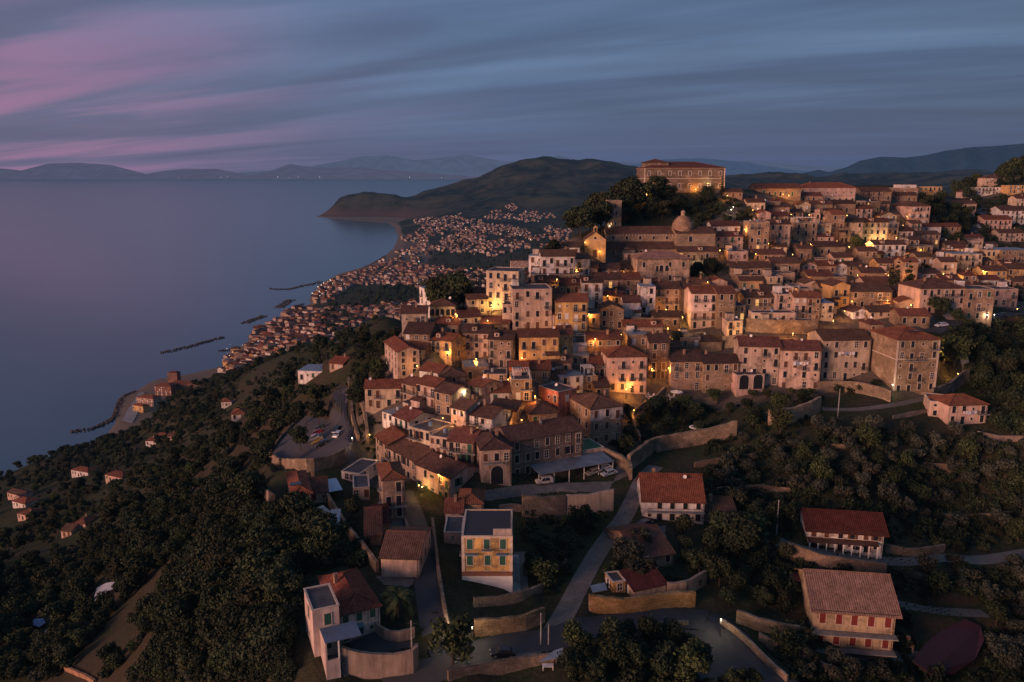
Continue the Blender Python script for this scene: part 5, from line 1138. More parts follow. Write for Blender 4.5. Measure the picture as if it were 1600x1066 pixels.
# ------------------------------------------------------------------ cars
def make_car(label, color, loc, rz, kind='hatch'):
    root = empty('parked_car', loc, rz); tag(root, label, 'car', 'parked cars')
    Lc, Wc = (4.1, 1.7); hb = .82; ht_ = 1.46 if kind != 'van' else 1.85
    prof = [(-2.05,.35),(-2.08,.62),(-1.98,.80),(-1.2,.90),(-.62,ht_-.06),(-.35,ht_),(1.15,ht_-.02),(1.62,.98),(2.0,.90),(2.06,.62),(2.04,.35)]
    if kind == 'van': prof = [(-2.05,.35),(-2.08,.70),(-1.95,.98),(-1.35,1.15),(-.9,ht_-.06),(-.6,ht_),(1.9,ht_-.04),(2.02,1.1),(2.06,.62),(2.04,.35)]
    mb = MB(); hw = Wc/2
    def ws(z): return hw*(1 if z < .9 else 1-.30*(z-.9)/(ht_-.9+.25))
    for (xa, za), (xb, zb) in zip(prof[:-1], prof[1:]): mb.poly(((xa,-ws(za),za),(xb,-ws(zb),zb),(xb,ws(zb),zb),(xa,ws(za),za)))
    mid_ = [(x, z) for x, z in prof]
    for s_ in (-1, 1): mb.poly([(x, s_*ws(z), z) for x, z in mid_][::s_])
    mb.poly([(prof[0][0],-hw,.35),(prof[0][0],hw,.35),(prof[-1][0],hw,.35),(prof[-1][0],-hw,.35)])
    me = mb.mesh('body', [MAT['car_paint']]); bm_ = mobj('body', me, root, color=color)
    bv = bm_.modifiers.new('bevel', 'BEVEL'); bv.width = .07; bv.segments = 2; bv.limit_method = 'ANGLE'
    g = MB(); e = .012
    i0 = 3; a, b_ = prof[i0], prof[i0+1]; f = lambda p, q, t: (p[0]+(q[0]-p[0])*t, p[1]+(q[1]-p[1])*t)
    for (pa, pb) in ((a, b_), (prof[-5], prof[-4]) if kind != 'van' else (prof[-4], prof[-3])):
        p, q = f(pa, pb, .12), f(pa, pb, .90); dx_ = pb[0]-pa[0]; dz_ = pb[1]-pa[1]; l_ = math.hypot(dx_, dz_); nx_, nz_ = -dz_/l_*e*2, dx_/l_*e*2
        g.poly(((p[0]+nx_,-ws(p[1])+.08,p[1]+nz_),(q[0]+nx_,-ws(q[1])+.08,q[1]+nz_),(q[0]+nx_,ws(q[1])-.08,q[1]+nz_),(p[0]+nx_,ws(p[1])-.08,p[1]+nz_)))
    zt = ht_-.13
    for s_ in (-1, 1):
        for xa, xb, xc, xd in ((-1.0, -.05, -.05, -.45), (.05, 1.3, .98, .05)):
            g.poly(((xa,s_*(ws(.98)+.006),.98),(xb,s_*(ws(.98)+.006),.98),(xc,s_*(ws(zt)+.006),zt),(xd,s_*(ws(zt)+.006),zt)))
    g.build('window_glass', MAT['glass_dark'], root)
    for x in (-1.28, 1.25):
        for s_ in (-1, 1):
            wmb = MB(); wmb.tube((x, s_*(hw-.2), .32), (x, s_*(hw+.02), .32), .32, .32, 14); wo = wmb.build('wheel', MAT['rubber'], root)
            hmb = MB(); hmb.tube((x, s_*(hw+.0), .32), (x, s_*(hw+.035), .32), .18, .16, 10); hmb.build('rim', MAT['galvanised'], wo)
    for s_ in (-1, 1):
        hmb = MB(); hmb.box(-2.10, -2.03, s_*.62-.17, s_*.62+.17, .62, .78); hmb.build('headlight', MAT['whitewash'], root)
        hmb = MB(); hmb.box(2.02, 2.085, s_*.66-.13, s_*.66+.13, .66, .86); hmb.build('tail_light', MAT['painted'], root, color=(.25,.01,.01))
    return root
def car_at(px, py, rz, color, label, kind='hatch', lift=.1):
    X, Y, z, D = hit(px, py); e = 1.6; a = R(rz)
    zf = float(Tz(X+e*math.cos(a), Y+e*math.sin(a))); zb = float(Tz(X-e*math.cos(a), Y-e*math.sin(a)))
    o = make_car(label, color, (X, Y, (zf+zb)/2+lift), a, kind); o.rotation_euler[1] = -math.atan2(zf-zb, 2*e); return o
car_at(785,1026,8,(.012,.014,.02),'black saloon on the main road below the yellow house')
car_at(1331,864,2,(.75,.73,.72),'white four-wheel-drive in front of the long white house','van')
car_at(1007,823,35,(.06,.07,.09),'dark grey hatchback parked beside the white farmhouse')
car_at(952,742,25,(.33,.38,.44),'silver blue car at the open end of the car shelter')
car_at(928,741,25,(.30,.27,.25),'grey-brown car under the car shelter, next to the silver blue one')
car_at(850,756,20,(.55,.47,.42),'pale beige car at the low end of the car shelter','van')
car_at(943,734,25,(.45,.46,.48),'pale silver car half hidden behind the silver blue one')
for px, py, c, lb in ((500,672,(.03,.045,.025),'dark green car alone at the top of the parking ground'),(497,679,(.20,.012,.015),'red car in the parking row'),(492,687,(.30,.33,.38),'silver car in the parking row'),(497,691,(.32,.22,.05),'mustard car in the parking row'),(505,696,(.015,.015,.018),'black car with pale roof, last of the parking row')):
    car_at(px, py, 12, c, lb)
car_at(528,682,75,(.5,.5,.5),'pale car driving up the road beside the parking ground')
car_at(527,675,75,(.03,.03,.04),'dark car following up the road beside the parking ground')
X, Y, z, D = hit(1070, 541)
mb = MB(); 
car_at(1056,541,5,(.72,.72,.74),'white car on the lamp-lit terrace among the stone houses')
car_at(1076,541,5,(.10,.02,.02),'dark red car on the lamp-lit terrace beside the white one')
car_at(1471,511,12,(.7,.7,.72),'white car on the dim yard below the broad mansion')
car_at(1527,500,8,(.02,.02,.03),'dark car parked on the upper road, nearest the lit doorway')
car_at(1566,495,8,(.05,.06,.07),'dark grey car parked on the upper road')
car_at(1588,488,12,(.04,.045,.055),'dark blue car parked highest on the upper road')
for k, (px, py) in enumerate(((1524,366),(1528,356),(1531,346),(1533,338))):
    car_at(px, py, 80, random.choice([(.05,.05,.06),(.3,.3,.32)]), ['dark car lowest on the hillside lane','car second from the bottom of the hillside lane','car third from the bottom of the hillside lane','car highest on the hillside lane'][k])

# ------------------------------------------------------------------ car shelter with ribbed metal roof
A = hit(842, 757); B = hit(958, 735); zA = A[2]; ax = Vector((B[0]-A[0], B[1]-A[1], 0)); ln = ax.length; ang = math.atan2(ax.y, ax.x)
root = empty('car_shelter', (A[0], A[1], (A[2]+B[2])/2), ang); tag(root, 'long car shelter with a thin grey metal roof on slender posts', 'car shelter')
mb = MB(); dps = 8.0; ns = int(ln/.25)
for k in range(ns):
    x0 = ln*k/ns; x1 = ln*(k+1)/ns; d = .05 if k % 2 else 0
    mb.poly(((x0,-.3,2.6+d),(x1,-.3,2.6+d),(x1,dps,3.6+d),(x0,dps,3.6+d)))
mb.poly(((0,dps,3.55),(ln,dps,3.55),(ln,-.3,2.55),(0,-.3,2.55))); mb.box(0, ln, -.34, -.301, 2.42, 2.66); mb.box(0, ln, dps, dps+.04, 3.4, 3.66)
mb.build('roof', MAT['galvanised'], root)
for k in range(6):
    for y in (0.1, dps-.3): m2 = MB(); m2.box(ln*k/5-.07 if k else .02, ln*k/5+.07 if k < 5 else ln-.02, y-.07, y+.07, -1, 2.55 if y < 1 else 3.4); m2.build('post', MAT['whitewash'], root)
# tarpaulin canopy beside the pink house; pale garden canopy; metal shed; big dark canopy
def canopy(name, px_quad, lift, mat, color, label, cat, posts=True, thick=.08):
    P_ = []
    for px, py, lf in px_quad:
        X, Y, z, D = hit(px, py+lf); zz = zpix(py, Y); P_.append((X, Y, zz))
    o0 = (sum(p[0] for p in P_)/len(P_), sum(p[1] for p in P_)/len(P_), float(Tz(P_[0][0], P_[0][1])))
    root = empty(name, o0); tag(root, label, cat); Q = [(p[0]-o0[0], p[1]-o0[1], p[2]-o0[2]) for p in P_]
    mb = MB(); mb.poly(Q); mb.poly([(x, y, z-thick) for x, y, z in Q][::-1])
    for i in range(len(Q)): j = (i+1) % len(Q); a, b = Q[i], Q[j]; mb.poly(((a[0],a[1],a[2]-thick),(b[0],b[1],b[2]-thick),b,a))
    mb.build('cover', mat, root, color=color)
    if posts:
        for q in Q:
            s_ = .94; x, y = q[0]*s_, q[1]*s_; g_ = float(Tz(x+o0[0], y+o0[1]))-o0[2]-.3
            m2 = MB(); m2.tube((x, y, g_), (x, y, q[2]-thick), .06, .06, 6); m2.build('post', MAT['iron'], root)
    return root, Q
canopy('canopy', [(504,750,14),(526,747,14),(536,765,14),(514,769,14)], 2, MAT['painted'], (.42,.52,.66), 'pale blue flat canopy beside the low wing of the pink house', 'canopy')
canopy('canopy', [(489,796,10),(505,789,10),(518,800,10),(502,807,10)], 2, MAT['painted'], (.42,.38,.33), 'cream flat garden canopy near the white garden shed', 'canopy')
root, Q = canopy('field_shed', [(842,1034,22),(884,1026,22),(879,1012,22),(866,1016,22)], 2, MAT['galvanised'], None, 'open shed with pale metal roof and a white table on the lower road edge', 'shed')
canopy('big_canopy', [(1424,1032,14),(1452,1053,14),(1490,1052,14),(1522,1030,14),(1536,1000,14),(1530,978,14),(1506,967,14),(1470,985,14),(1445,1005,14)], 2, MAT['painted'], (.055,.014,.018), 'large dark red rounded canopy beside the cream villa', 'canopy', thick=.3)
canopy('canopy', [(922,915,9),(945,910,9),(949,922,9),(926,926,9)], 2, MAT['galvanised'], None, 'crumpled metal sheet shelter on the ochre ruined yard', 'shelter')
canopy('canopy', [(1392,985,14),(1402,960,14),(1396,935,14),(1384,918,14),(1380,925,14),(1388,960,14)], 2, MAT['painted'], (.14,.05,.04), 'narrow dark red awning along the landward side of the cream villa', 'canopy')
canopy('canopy', [(1232,905,12),(1260,912,12),(1380,930,12),(1378,920,12),(1262,897,12),(1234,892,12)], 2, MAT['painted'], (.13,.045,.04), 'long dark red awning behind the cream villa under the tan wall', 'canopy')
def simple(name, label, cat, px, py, group=None): X, Y, z, D = hit(px, py); r_ = empty(name, (X, Y, z)); tag(r_, label, cat, group); return r_
# outdoor tables and parasols
def table_at(px, py, label, r=.0):
    root = simple('garden_table', label, 'table', px, py, 'white garden tables'); mb = MB(); mb.box(-.9, .9, -.5, .5, .70, .75); mb.build('table_top', MAT['whitewash'], root)
    for x in (-.8, .8):
        for y in (-.4, .4): m2 = MB(); m2.box(x-.04, x+.04, y-.04, y+.04, 0, .70); m2.build('leg', MAT['whitewash'], root)
def chair_at(X, Y, z, rz, label):
    root = empty('plastic_chair', (X, Y, z), rz); tag(root, label, 'chair', 'white chairs of the garden restaurant'); mb = MB(); mb.box(-.25, .25, -.25, .25, .42, .47); mb.build('seat', MAT['whitewash'], root)
    mb = MB(); mb.box(-.25, .25, .22, .27, .47, .95); mb.build('backrest', MAT['whitewash'], root)
    for x in (-.22, .22):
        for y in (-.22, .22): m2 = MB(); m2.box(x-.03, x+.03, y-.03, y+.03, 0, .42); m2.build('leg', MAT['whitewash'], root)
table_at(856, 1046, 'white table under the open metal-roofed shed')
table_at(1018, 623, 'white table on the garden restaurant terrace, seaward of the two'); table_at(1050, 624, 'white table on the garden restaurant terrace, under the parasol side')
rg = random.Random(4)
for px, py in ((1018, 623), (1050, 624)):
    X, Y, z, D = hit(px, py)
    for k in range(6):
        a = k*PI/3; x, y = X+1.5*math.cos(a), Y+1.1*math.sin(a); chair_at(x, y, float(Tz(x, y)), a-PI/2, 'white plastic chair around a table of the garden restaurant')
def parasol(px, py, label, r=2.0):
    root = simple('parasol', label, 'parasol', px, py, 'white parasols'); mb = MB(); mb.lathe([(r, 2.35), (r, 2.45), (.05, 3.0)], 10); mb.lathe([(.05,2.85), (r, 2.34)], 10); mb.build('canopy', MAT['whitewash'], root)
    mb = MB(); mb.tube((0,0,0), (0,0,3.0), .04, .04, 6); mb.build('pole', MAT['iron'], root)
parasol(1057, 624, 'white parasol on the garden restaurant terrace'); parasol(1087, 680, 'white parasol alone in the walled garden below the restaurant')
canopy('ruin', [(146,940,4),(152,918,4),(166,911,4),(180,909,4),(182,918,4),(168,924,4),(158,934,4)], 2, MAT['painted'], (.34,.36,.40), 'pale roofless ruin floor shining in the dark scrub of the slope', 'ruin', posts=False)
canopy('canopy', [(48,975,6),(54,967,6),(68,966,6),(72,973,6),(62,980,6)], 2, MAT['painted'], (.04,.12,.26), 'blue tarpaulin canopy low on the dark slope', 'canopy')
canopy('canopy', [(55,1000,3),(74,984,3),(78,990,3),(60,1006,3)], 2, MAT['painted'], (.36,.35,.36), 'pale strip of sheeting beside the blue tarpaulin', 'sheeting', posts=False)
# brick barbecue of the cream villa
root = simple('barbecue', 'little gabled brick barbecue with arched mouth between villa and dark canopy', 'barbecue', 1419, 1021)
mb = MB(); mb.box(-1, 1, 0, 1.3, -1, 1.7); mb.build('hearth', MAT['chimney_brick'], root); mb = MB(); mb.box(-.3, .3, .3, .9, 2.2, 3.3); mb.build('chimney', MAT['chimney_brick'], root)
mb = MB(); mb.poly(((-1.2,-.15,1.65),(0,-.15,2.5),(0,1.4,2.5),(-1.2,1.4,1.65)), 0, [(0,0),(0,1.5),(1.5,1.5),(1.5,0)]); mb.poly(((1.2,-.15,1.65),(1.2,1.4,1.65),(0,1.4,2.5),(0,-.15,2.5))); mb.poly(((-1,0,1.7),(1,0,1.7),(0,0,2.45))); mb.build('roof', MAT['roof_tiles'], root, color=RC['R'])
o = mobj('window', KIT['arch']['dark'], root, (0, -.02, .15)); o.scale = (.8, 1, .5)
# green roof garden annex at the high end of the shelter
r = H(908,944,702,722,25,8,'f','p','t',1,1, ant=False, dish=False, lit=0, name='annex', label='x'); HOUSES.pop(); tag(r['root'], 'small annex with artificial green roof terrace at the high end of the car shelter', 'annex')
mb = MB(); mb.box(-r['w']/2+.26, r['w']/2-.26, .26, 7.7, r['h']-.11, r['h']-.06, 0, 'u'); mb.build('roof_lawn', MAT['painted'], r['root'], color=(.03,.12,.06))
# steps beside the yellow house
X0, Y0_, z0, _ = hit(806, 930); X1, Y1_, z1, _ = hit(804, 868); root = empty('garden_steps', (X0, Y0_, z0), math.atan2(Y1_-Y0_, X1-X0)-PI/2); tag(root, 'long flight of pale garden steps climbing beside the yellow house', 'steps')
ln = math.hypot(X1-X0, Y1_-Y0_); n = 40; mb = MB()
for k in range(n): t = k/n; zt = float(Tz(X0+(X1-X0)*t, Y0_+(Y1_-Y0_)*t))-z0+.25; mb.box(-.9, .9, ln*t, ln*(t+.96/n), zt-.6, zt, 0, 'fulr')
mb.build('stair', MAT['concrete'], root)
X0, Y0_, z0, _ = hit(1512, 600); X1, Y1_, z1, _ = hit(1500, 556); root = empty('stairway', (X0, Y0_, z0), math.atan2(Y1_-Y0_, X1-X0)-PI/2); tag(root, 'broad stone stairway rising behind the corner palazzo under a wall lamp', 'steps')
ln = math.hypot(X1-X0, Y1_-Y0_); mb = MB()
for k in range(n): t = k/n; zt = float(Tz(X0+(X1-X0)*t, Y0_+(Y1_-Y0_)*t))-z0+.25; mb.box(-2.2, 2.2, ln*t, ln*(t+.96/n), zt-.8, zt, 0, 'fulr')
mb.build('stair', MAT['concrete'], root)
# utility poles and wires
def upole(px, pyb, pyt, label, mat='concrete', arm=True):
    X, Y, z, D = hit(px, pyb); h = zpix(pyt, Y)-z; root = empty('utility_pole', (X, Y, z)); tag(root, label, 'pole', 'utility poles')
    mb = MB(); mb.tube((0,0,-.5), (0,0,h), .16, .10, 8); mb.build('pole', MAT[mat], root)
    if arm: mb = MB(); mb.box(-.7, .7, -.04, .04, h-.5, h-.4); mb.build('cross_arm', MAT['iron'], root)
    return (X, Y, z+h-.45)
pa = upole(1213, 838, 781, 'tall pale utility pole beside the upper lane'); pb = upole(1309, 650, 607, 'leaning pale pole in the olive grove below the grey-beige house')
pc = upole(845, 1008, 958, 'slender pole at the bottom of the dirt track'); pd = upole(857, 1008, 975, 'shorter pole at the bottom of the dirt track'); pe = upole(644, 1030, 970, 'pole on the corner of the driveway wall')
for px, yb, yt, lb in ((441,600,575,'lattice post seaward of the modern flat villa'),(511,570,548,'thin post on the wooded slope behind the modern villa'),(520,560,542,'second thin post on the wooded slope behind the modern villa'),(566,520,505,'post on the ridge of the wooded slope'),(1107,1040,1008,'pole on the gravel island of the road bend'),(533,640,600,'lamp-like post beside the road under the seaward block'),(480,690,655,'post on the parking ground')): upole(px, yb, yt, lb, 'iron')
def wire(a, b, label, sag=1.0):
    mb = MB(); n = 14; P_ = []
    for k in range(n+1): t = k/n; P_.append((a[0]+(b[0]-a[0])*t, a[1]+(b[1]-a[1])*t, a[2]+(b[2]-a[2])*t-sag*4*t*(1-t)))
    for p, q in zip(P_[:-1], P_[1:]): mb.tube(Vector(p)-Vector(a), Vector(q)-Vector(a), .018, .018, 4, 0, False)
    tag(mb.build('overhead_wire', MAT['iron'], None, a), label, 'wire')
wire(pe, (hit(684,860)[0], hit(684,860)[1], hit(684,860)[2]+7), 'overhead wire from the driveway pole up the steep road')
wire(pc, pe, 'overhead wire between the dirt track pole and the driveway pole', 1.5)
wire(pa, (hit(1110,800)[0], hit(1110,800)[1], hit(1110,800)[2]+6), 'overhead wire from the tall lane pole to the farmhouse', 1.2)

# ------------------------------------------------------------------ street lamps
def free_spot(X, Y, zt=None):
    for k in range(60):
        if not in_foot(X, Y, .5, zt): return X, Y
        Y -= .5; X -= .5*X/max(Y, 1)
    return X, Y
NLAMP = 0
LAMPS = []
def lamp(px, py, power, label, col=(1.0,.50,.12), up=None, hgt=3.6, style='pole', gm='lamp_glow', r=.16):
    """py is where the lantern shows; the ground is looked up below it"""
    X, Y, z, D = hit(px, py+hgt*1244/float(hit(px, py)[3]))
    z = float(Tz(X, Y)); zl = z+hgt
    if style != 'free': X, Y = free_spot(X, Y, zl)
    z = float(Tz(X, Y)); zl = max(z+2.2, min(zpix(py, Y), z+6))
    root = empty('street_lamp', (X, Y, z)); tag(root, label, 'street lamp', 'added alley fill lamps' if 'tucked' in label else 'street lamps')
    mb = MB(); mb.tube((0,0,-.3), (0,0,zl-z-.1), .06, .04, 6); mb.tube((0,0,zl-z-.12), (0,-.0,zl-z+.14), .17, .11, 6); mb.build('pole', MAT['iron'], root)
    mb = MB(); mb.lathe([(0,-.34), (.08,-.30), (r*.62,-.2), (.08,-.12)], 10); o = mb.build('lamp_bulb', MAT[gm], root, (0, 0, zl-z))
    ld = bpy.data.lights.new('lamp_light', 'POINT'); ld.energy = power; ld.color = col; ld.shadow_soft_size = .12
    lo = bpy.data.objects.new('lamp_light', ld); COL.objects.link(lo); lo.parent = root; lo.location = (0, -.25, zl-z-.55)
    LAMPS.append((X, Y, zl)); return root
YL = (1.0,.50,.11); WL = (1.0,.76,.48)
for q in [(655,757,110,'yellow lamp on the curved terrace at the road bend',YL),(685,714,260,'orange lamp in the lane behind the curved terrace'),(692,652,260,'orange lamp between the curved rows'),(727,605,200,'lamp on the corner below the terrace house with pale metal roof',WL),(794,592,200,'lamp beside the pink house with red roof'),
 (836,618,420,'orange lamp in the courtyard seaward of the salmon red house'),(815,655,260,'orange lamp at the hipped house below the salmon red house'),(978,607,420,'lamp at the foot of the large pinkish house'),(930,522,380,'orange lamp on the alley wall above the green-shuttered row'),(920,490,420,'orange lamp above the small arch among the gabled houses'),
 (1043,512,420,'lamp in the archway above the terrace with two cars'),(1087,522,700,'bright yellow lamp lighting the wall beside the terrace with two cars',YL),(1146,524,700,'bright yellow lamp lighting the wall beside the shuttered hut',YL),(1238,520,650,'orange lamp on the dark arch wall'),(1170,499,140,'white lamp in front of the stone arch',WL),(1219,502,90,'small lamp on the wall with white doors',YL),
 (1040,483,380,'orange lamp under the stone house of three storeys'),(1066,495,260,'yellow lamp in the alley below the bright upper-walled house',YL),(1045,552,200,'orange lamp at the corner of the dark stone house'),(1018,575,180,'yellow lamp in the alley beside the barred-window house'),
 (768,476,500,'yellow lamp at the foot of the tall cream palazzo',YL),(762,500,200,'yellow lamp below the cream palazzo, beside the cream house',YL),(712,490,260,'yellow lamp beside the loggia house',YL),(805,562,240,'orange lamp beside the ochre double house'),(990,640,120,'faint orange lamp in the stepped alley'),
 (937,392,60,'orange lamp behind the yellow chapel'),(952,352,40,'white lamp halfway up the bell tower',WL),(914,378,30,'yellow lamp seaward of the yellow chapel',YL),(1078,340,60,'small white lamp beside the dome',WL),
 (1085,297,900,'orange floodlight on the castle wall'),(1010,303,320,'orange lamp behind the castle pines'),(1129,290,300,'lamp at the landward corner of the castle'),(1136,305,300,'lamp on the path leaving the castle'),(1145,323,60,'first white path lamp below the castle',WL),(1142,327,60,'second white path lamp below the castle',WL),
 (1223,303,420,'orange lamp on the plateau lane, seaward one'),(1232,305,420,'orange lamp on the plateau lane, landward one'),(1307,376,300,'orange lamp at the seaward end of the square'),(1326,385,300,'red-orange lamp in front of the square tree'),(1352,380,420,'orange lamp landward of the square tree'),(1376,374,900,'brightest white-yellow lamp on the square',(1,.60,.22)),(1361,379,240,'small lamp beside the brightest one on the square',YL),
 (1362,396,260,'lamp in the window nook under the square',YL),(1438,390,160,'yellow-green lamp on the terrace landward of the square',YL),(1452,392,90,'second yellow lamp on the terrace landward of the square',YL),(1526,388,320,'orange lamp on the corner of the pale flat house'),(1535,423,480,'round bright lamp above the ochre yellow houses',YL),(1493,432,420,'yellow lamp beside the conifers, above the broad mansion',YL),
 (1301,500,220,'orange lamp at the landward end of the stacked balcony houses'),(1266,381,150,'lamp at the seaward corner below the square',YL),(1393,600,160,'white lamp at the door of the corner palazzo',WL),(1495,583,300,'orange wall lamp beside the broad stairway',YL),(1461,549,420,'yellow lamp hidden in the tree behind the corner palazzo',YL),
 (1541,488,160,'white doorway lamp on the upper road, seaward',WL),(1552,491,160,'white doorway lamp on the upper road, landward',WL),(1512,476,60,'small white lamp on the flat-topped stone house',WL),(1588,482,100,'faint lamp at the top of the upper road'),
 (712,973,140,'white gate lamp at the road junction, seaward post',WL),(738,978,140,'white gate lamp at the road junction, landward post',WL),(1125,966,120,'pale lamp on the outer wall of the road bend',WL),(589,718,160,'small yellow lamp at the tip of the curved terrace',YL),(578,678,140,'yellow lamp on the lane below the parking ground',YL),(551,683,60,'lamp on the stone wall beside the road',WL),
 (1247,446,160,'faint orange lamp among the roofs above the stacked balcony houses'),(1180,396,160,'faint orange lamp above the flat house below the dome'),(1096,412,200,'white lamp in the garden under the pink-roofed palazzo',WL),(1410,352,120,'faint lamp at the barrack-like building'),(870,430,160,'orange lamp below the white balcony house'),(744,560,200,'orange lamp on the balcony of the yellow seaward house'),(700,548,220,'yellow lamp below the yellow seaward house',YL),(1105,440,130,'faint orange lamp in the gabled lane'),(1200,380,160,'faint orange lamp under the flat house'),(1420,430,160,'orange lamp in the lane behind the conifers'),(1330,470,130,'faint orange lamp behind the balcony house')]:
    px, py, pw, lb = q[:4]; col = q[4] if len(q) > 4 else (1.0, .38, .07)
    lamp(px, py, pw*3.3, lb, col, gm='lamp_white' if col == WL else 'lamp_glow')

kk = 0  # added fill lamps at random alley spots, for an amber glow over the town
for k in range(900):
    if kk >= 46: break
    px, py = RNG.uniform(600, 1590), RNG.uniform(320, 655)
    if not inside(np.array([px]), np.array([py]), TOWN)[0]: continue
    X, Y, z, D = hit(px, py)
    if D > 470 or in_foot(X, Y, .6) or any((X-a)**2+(Y-b)**2 < 110 for a, b, _ in LAMPS): continue
    lamp(px, py-3.2*F/D, RNG.uniform(500, 900), 'added dim orange fill lamp tucked in an alley between stone houses', (1.0, .40, .09)); kk += 1
def wall_light(rec, px, z, off, power, label, col=(1.0,.40,.08)):
    lx = (px-rec['px'])*rec['D']/F; root = empty('wall_lamp', rec['root'].matrix_world@Vector((0,0,0)) if False else (rec['X']+lx*math.cos(rec['yaw'])+off*math.sin(rec['yaw']), rec['Y']+lx*math.sin(rec['yaw'])-off*math.cos(rec['yaw']), rec['z']+z)); tag(root, label, 'lamp', 'floodlights')
    mb = MB(); mb.box(-.18, .18, -.12, .12, -.35, -.05); mb.build('housing', MAT['iron'], root); mb = MB(); mb.box(-.15, .15, -.09, .09, -.045, .02); mb.build('lens', MAT['lamp_glow'], root)
    ld = bpy.data.lights.new('lamp_light', 'POINT'); ld.energy = power; ld.color = col; ld.shadow_soft_size = .15; lo = bpy.data.objects.new('lamp_light', ld); COL.objects.link(lo); lo.parent = root; lo.location = (0, -.1, .25)
wall_light(CASTLE, 1085, 1.6, 2.2, 1500, 'floodlight washing the middle of the castle wall orange'); wall_light(CASTLE, 1104, 4.6, 1.5, 300, 'paler wall lamp landward of the castle floodlight', (1,.75,.4)); wall_light(CASTLE, 1128, 2.5, 2.0, 500, 'wall lamp near the landward corner of the castle')
wall_light(CASTLE, 1010, 1.0, 3.0, 500, 'lamp glowing low behind the castle pines')
r_ = rec_at(785, 452); wall_light(r_, 772, 1.0, 2.2, 650, 'lamp washing the foot of the tall cream palazzo', (1,.62,.2)); r_ = rec_at(979, 585); wall_light(r_, 983, 2.2, 1.6, 650, 'lamp on the lowest storey of the large pinkish house')
r_ = rec_at(676, 755); wall_light(r_, 662, 2.4, 1.5, 300, 'lamp over the door of the curved terrace at the road bend', (1,.62,.16)); r_ = rec_at(842, 545); wall_light(r_, 815, 1.5, 1.6, 300, 'lamp at the seaward foot of the ochre double house')
r_ = rec_at(1385, 365); 
# ------------------------------------------------------------------ breakwaters, boats, promenade
def breakwater(px_pts, wd, label):
    P_ = [Pz(a, b, .6) for a, b in px_pts]; c = spline(P_, 1.5 if P_[0][1] < 1100 else 2.4 if P_[0][1] < 1700 else 4.0); o0 = (float(c[0][0]), float(c[0][1]), 0); mb = MB(); rg = random.Random(len(c))
    for p in c:
        for k in range(max(2, int(wd/3))):
            x = p[0]-o0[0]+rg.uniform(-wd/2, wd/2); y = p[1]-o0[1]+rg.uniform(-wd/2, wd/2); s_ = rg.uniform(1.2, 2.4); h_ = rg.uniform(.6, 2.2)
            q = [(x+s_*math.cos(a)*rg.uniform(.7, 1.2), y+s_*math.sin(a)*rg.uniform(.7, 1.2)) for a in (0, 1.25, 2.5, 3.75, 5.0)]
            t = [(x+(a-x)*.55, y+(b-y)*.55, h_) for a, b in q]; b0 = [(a, b, -1.5) for a, b in q]; mb.poly(t)
            for i in range(5): j = (i+1) % 5; mb.poly((b0[i], b0[j], t[j], t[i]))
    tag(mb.build('breakwater', MAT['rock'], None, o0), label, 'breakwater', 'rock breakwaters')
breakwater([(257,550),(290,543),(320,534),(346,527)], 12, 'long straight breakwater standing alone off the harbour')
breakwater([(384,504),(397,499),(411,494)], 16, 'short rock bar between the long breakwater and the town')
breakwater([(436,480),(444,475),(453,469)], 22, 'rock bar close to the bright seafront')
breakwater([(463,478),(472,475)], 12, 'small rock heap near the bright seafront')
breakwater([(424,451),(440,452),(455,451),(475,446),(492,443),(500,440)], 16, 'curved mole reaching out from the bright seafront')
breakwater([(112,674),(130,672),(150,667),(168,659),(180,650),(184,638),(192,622),(210,612)], 7, 'rock mole curving out from the pebble beach')
breakwater([(343,548),(356,547),(372,545)], 8, 'pier stub at the harbour edge of the town'); breakwater([(570,418),(590,408),(602,400)], 14, 'rock revetment under the middle seafront'); breakwater([(445,490),(455,485),(462,482)], 10, 'rock point at the town edge')
P_ = [Pz(a, b, 2.6) for a, b in ((190,658),(200,640),(216,615),(226,612),(222,632),(212,652),(206,662))]
mb = MB(); mb.poly([(x, y, max(2.9, float(Tz(x, y))+.25)) for x, y, _ in P_]); tag(mb.build('promenade', MAT['concrete']), kind='structure')

# ------------------------------------------------------------------ the coastal town
def coast_mesh(seed):
    rg = random.Random(seed); w = rg.uniform(9, 15); d = rg.uniform(8, 11); h = rg.choice([3.4, 6, 6.4, 8.5]); rt = rg.choice('gghhf')
    wl = wall_build(rt, w, d, h, d*.2, 3); n = len(wl.f); rb = roof_build(rt, w, d, h, d*.2, .4, None)
    b0 = len(wl.v); wl.v += rb.v; wl.f += [tuple(i+b0 for i in f) for f in rb.f]; wl.m += [1]*len(rb.f); wl.uv += rb.uv
    for r_ in range(max(1, int(h/3))):
        for k in range(4):
            x = -w/2+w*(k+.5)/4
            for yy in (-.03,): wl.poly(((x-.5,yy,r_*3+.9),(x+.5,yy,r_*3+.9),(x+.5,yy,r_*3+2.3),(x-.5,yy,r_*3+2.3)), 2)
    return wl, rt
WP = ['p', 'p', 'w', 'c', 'y', 'g', 'p', 'o', 'w']
coast_protos = []
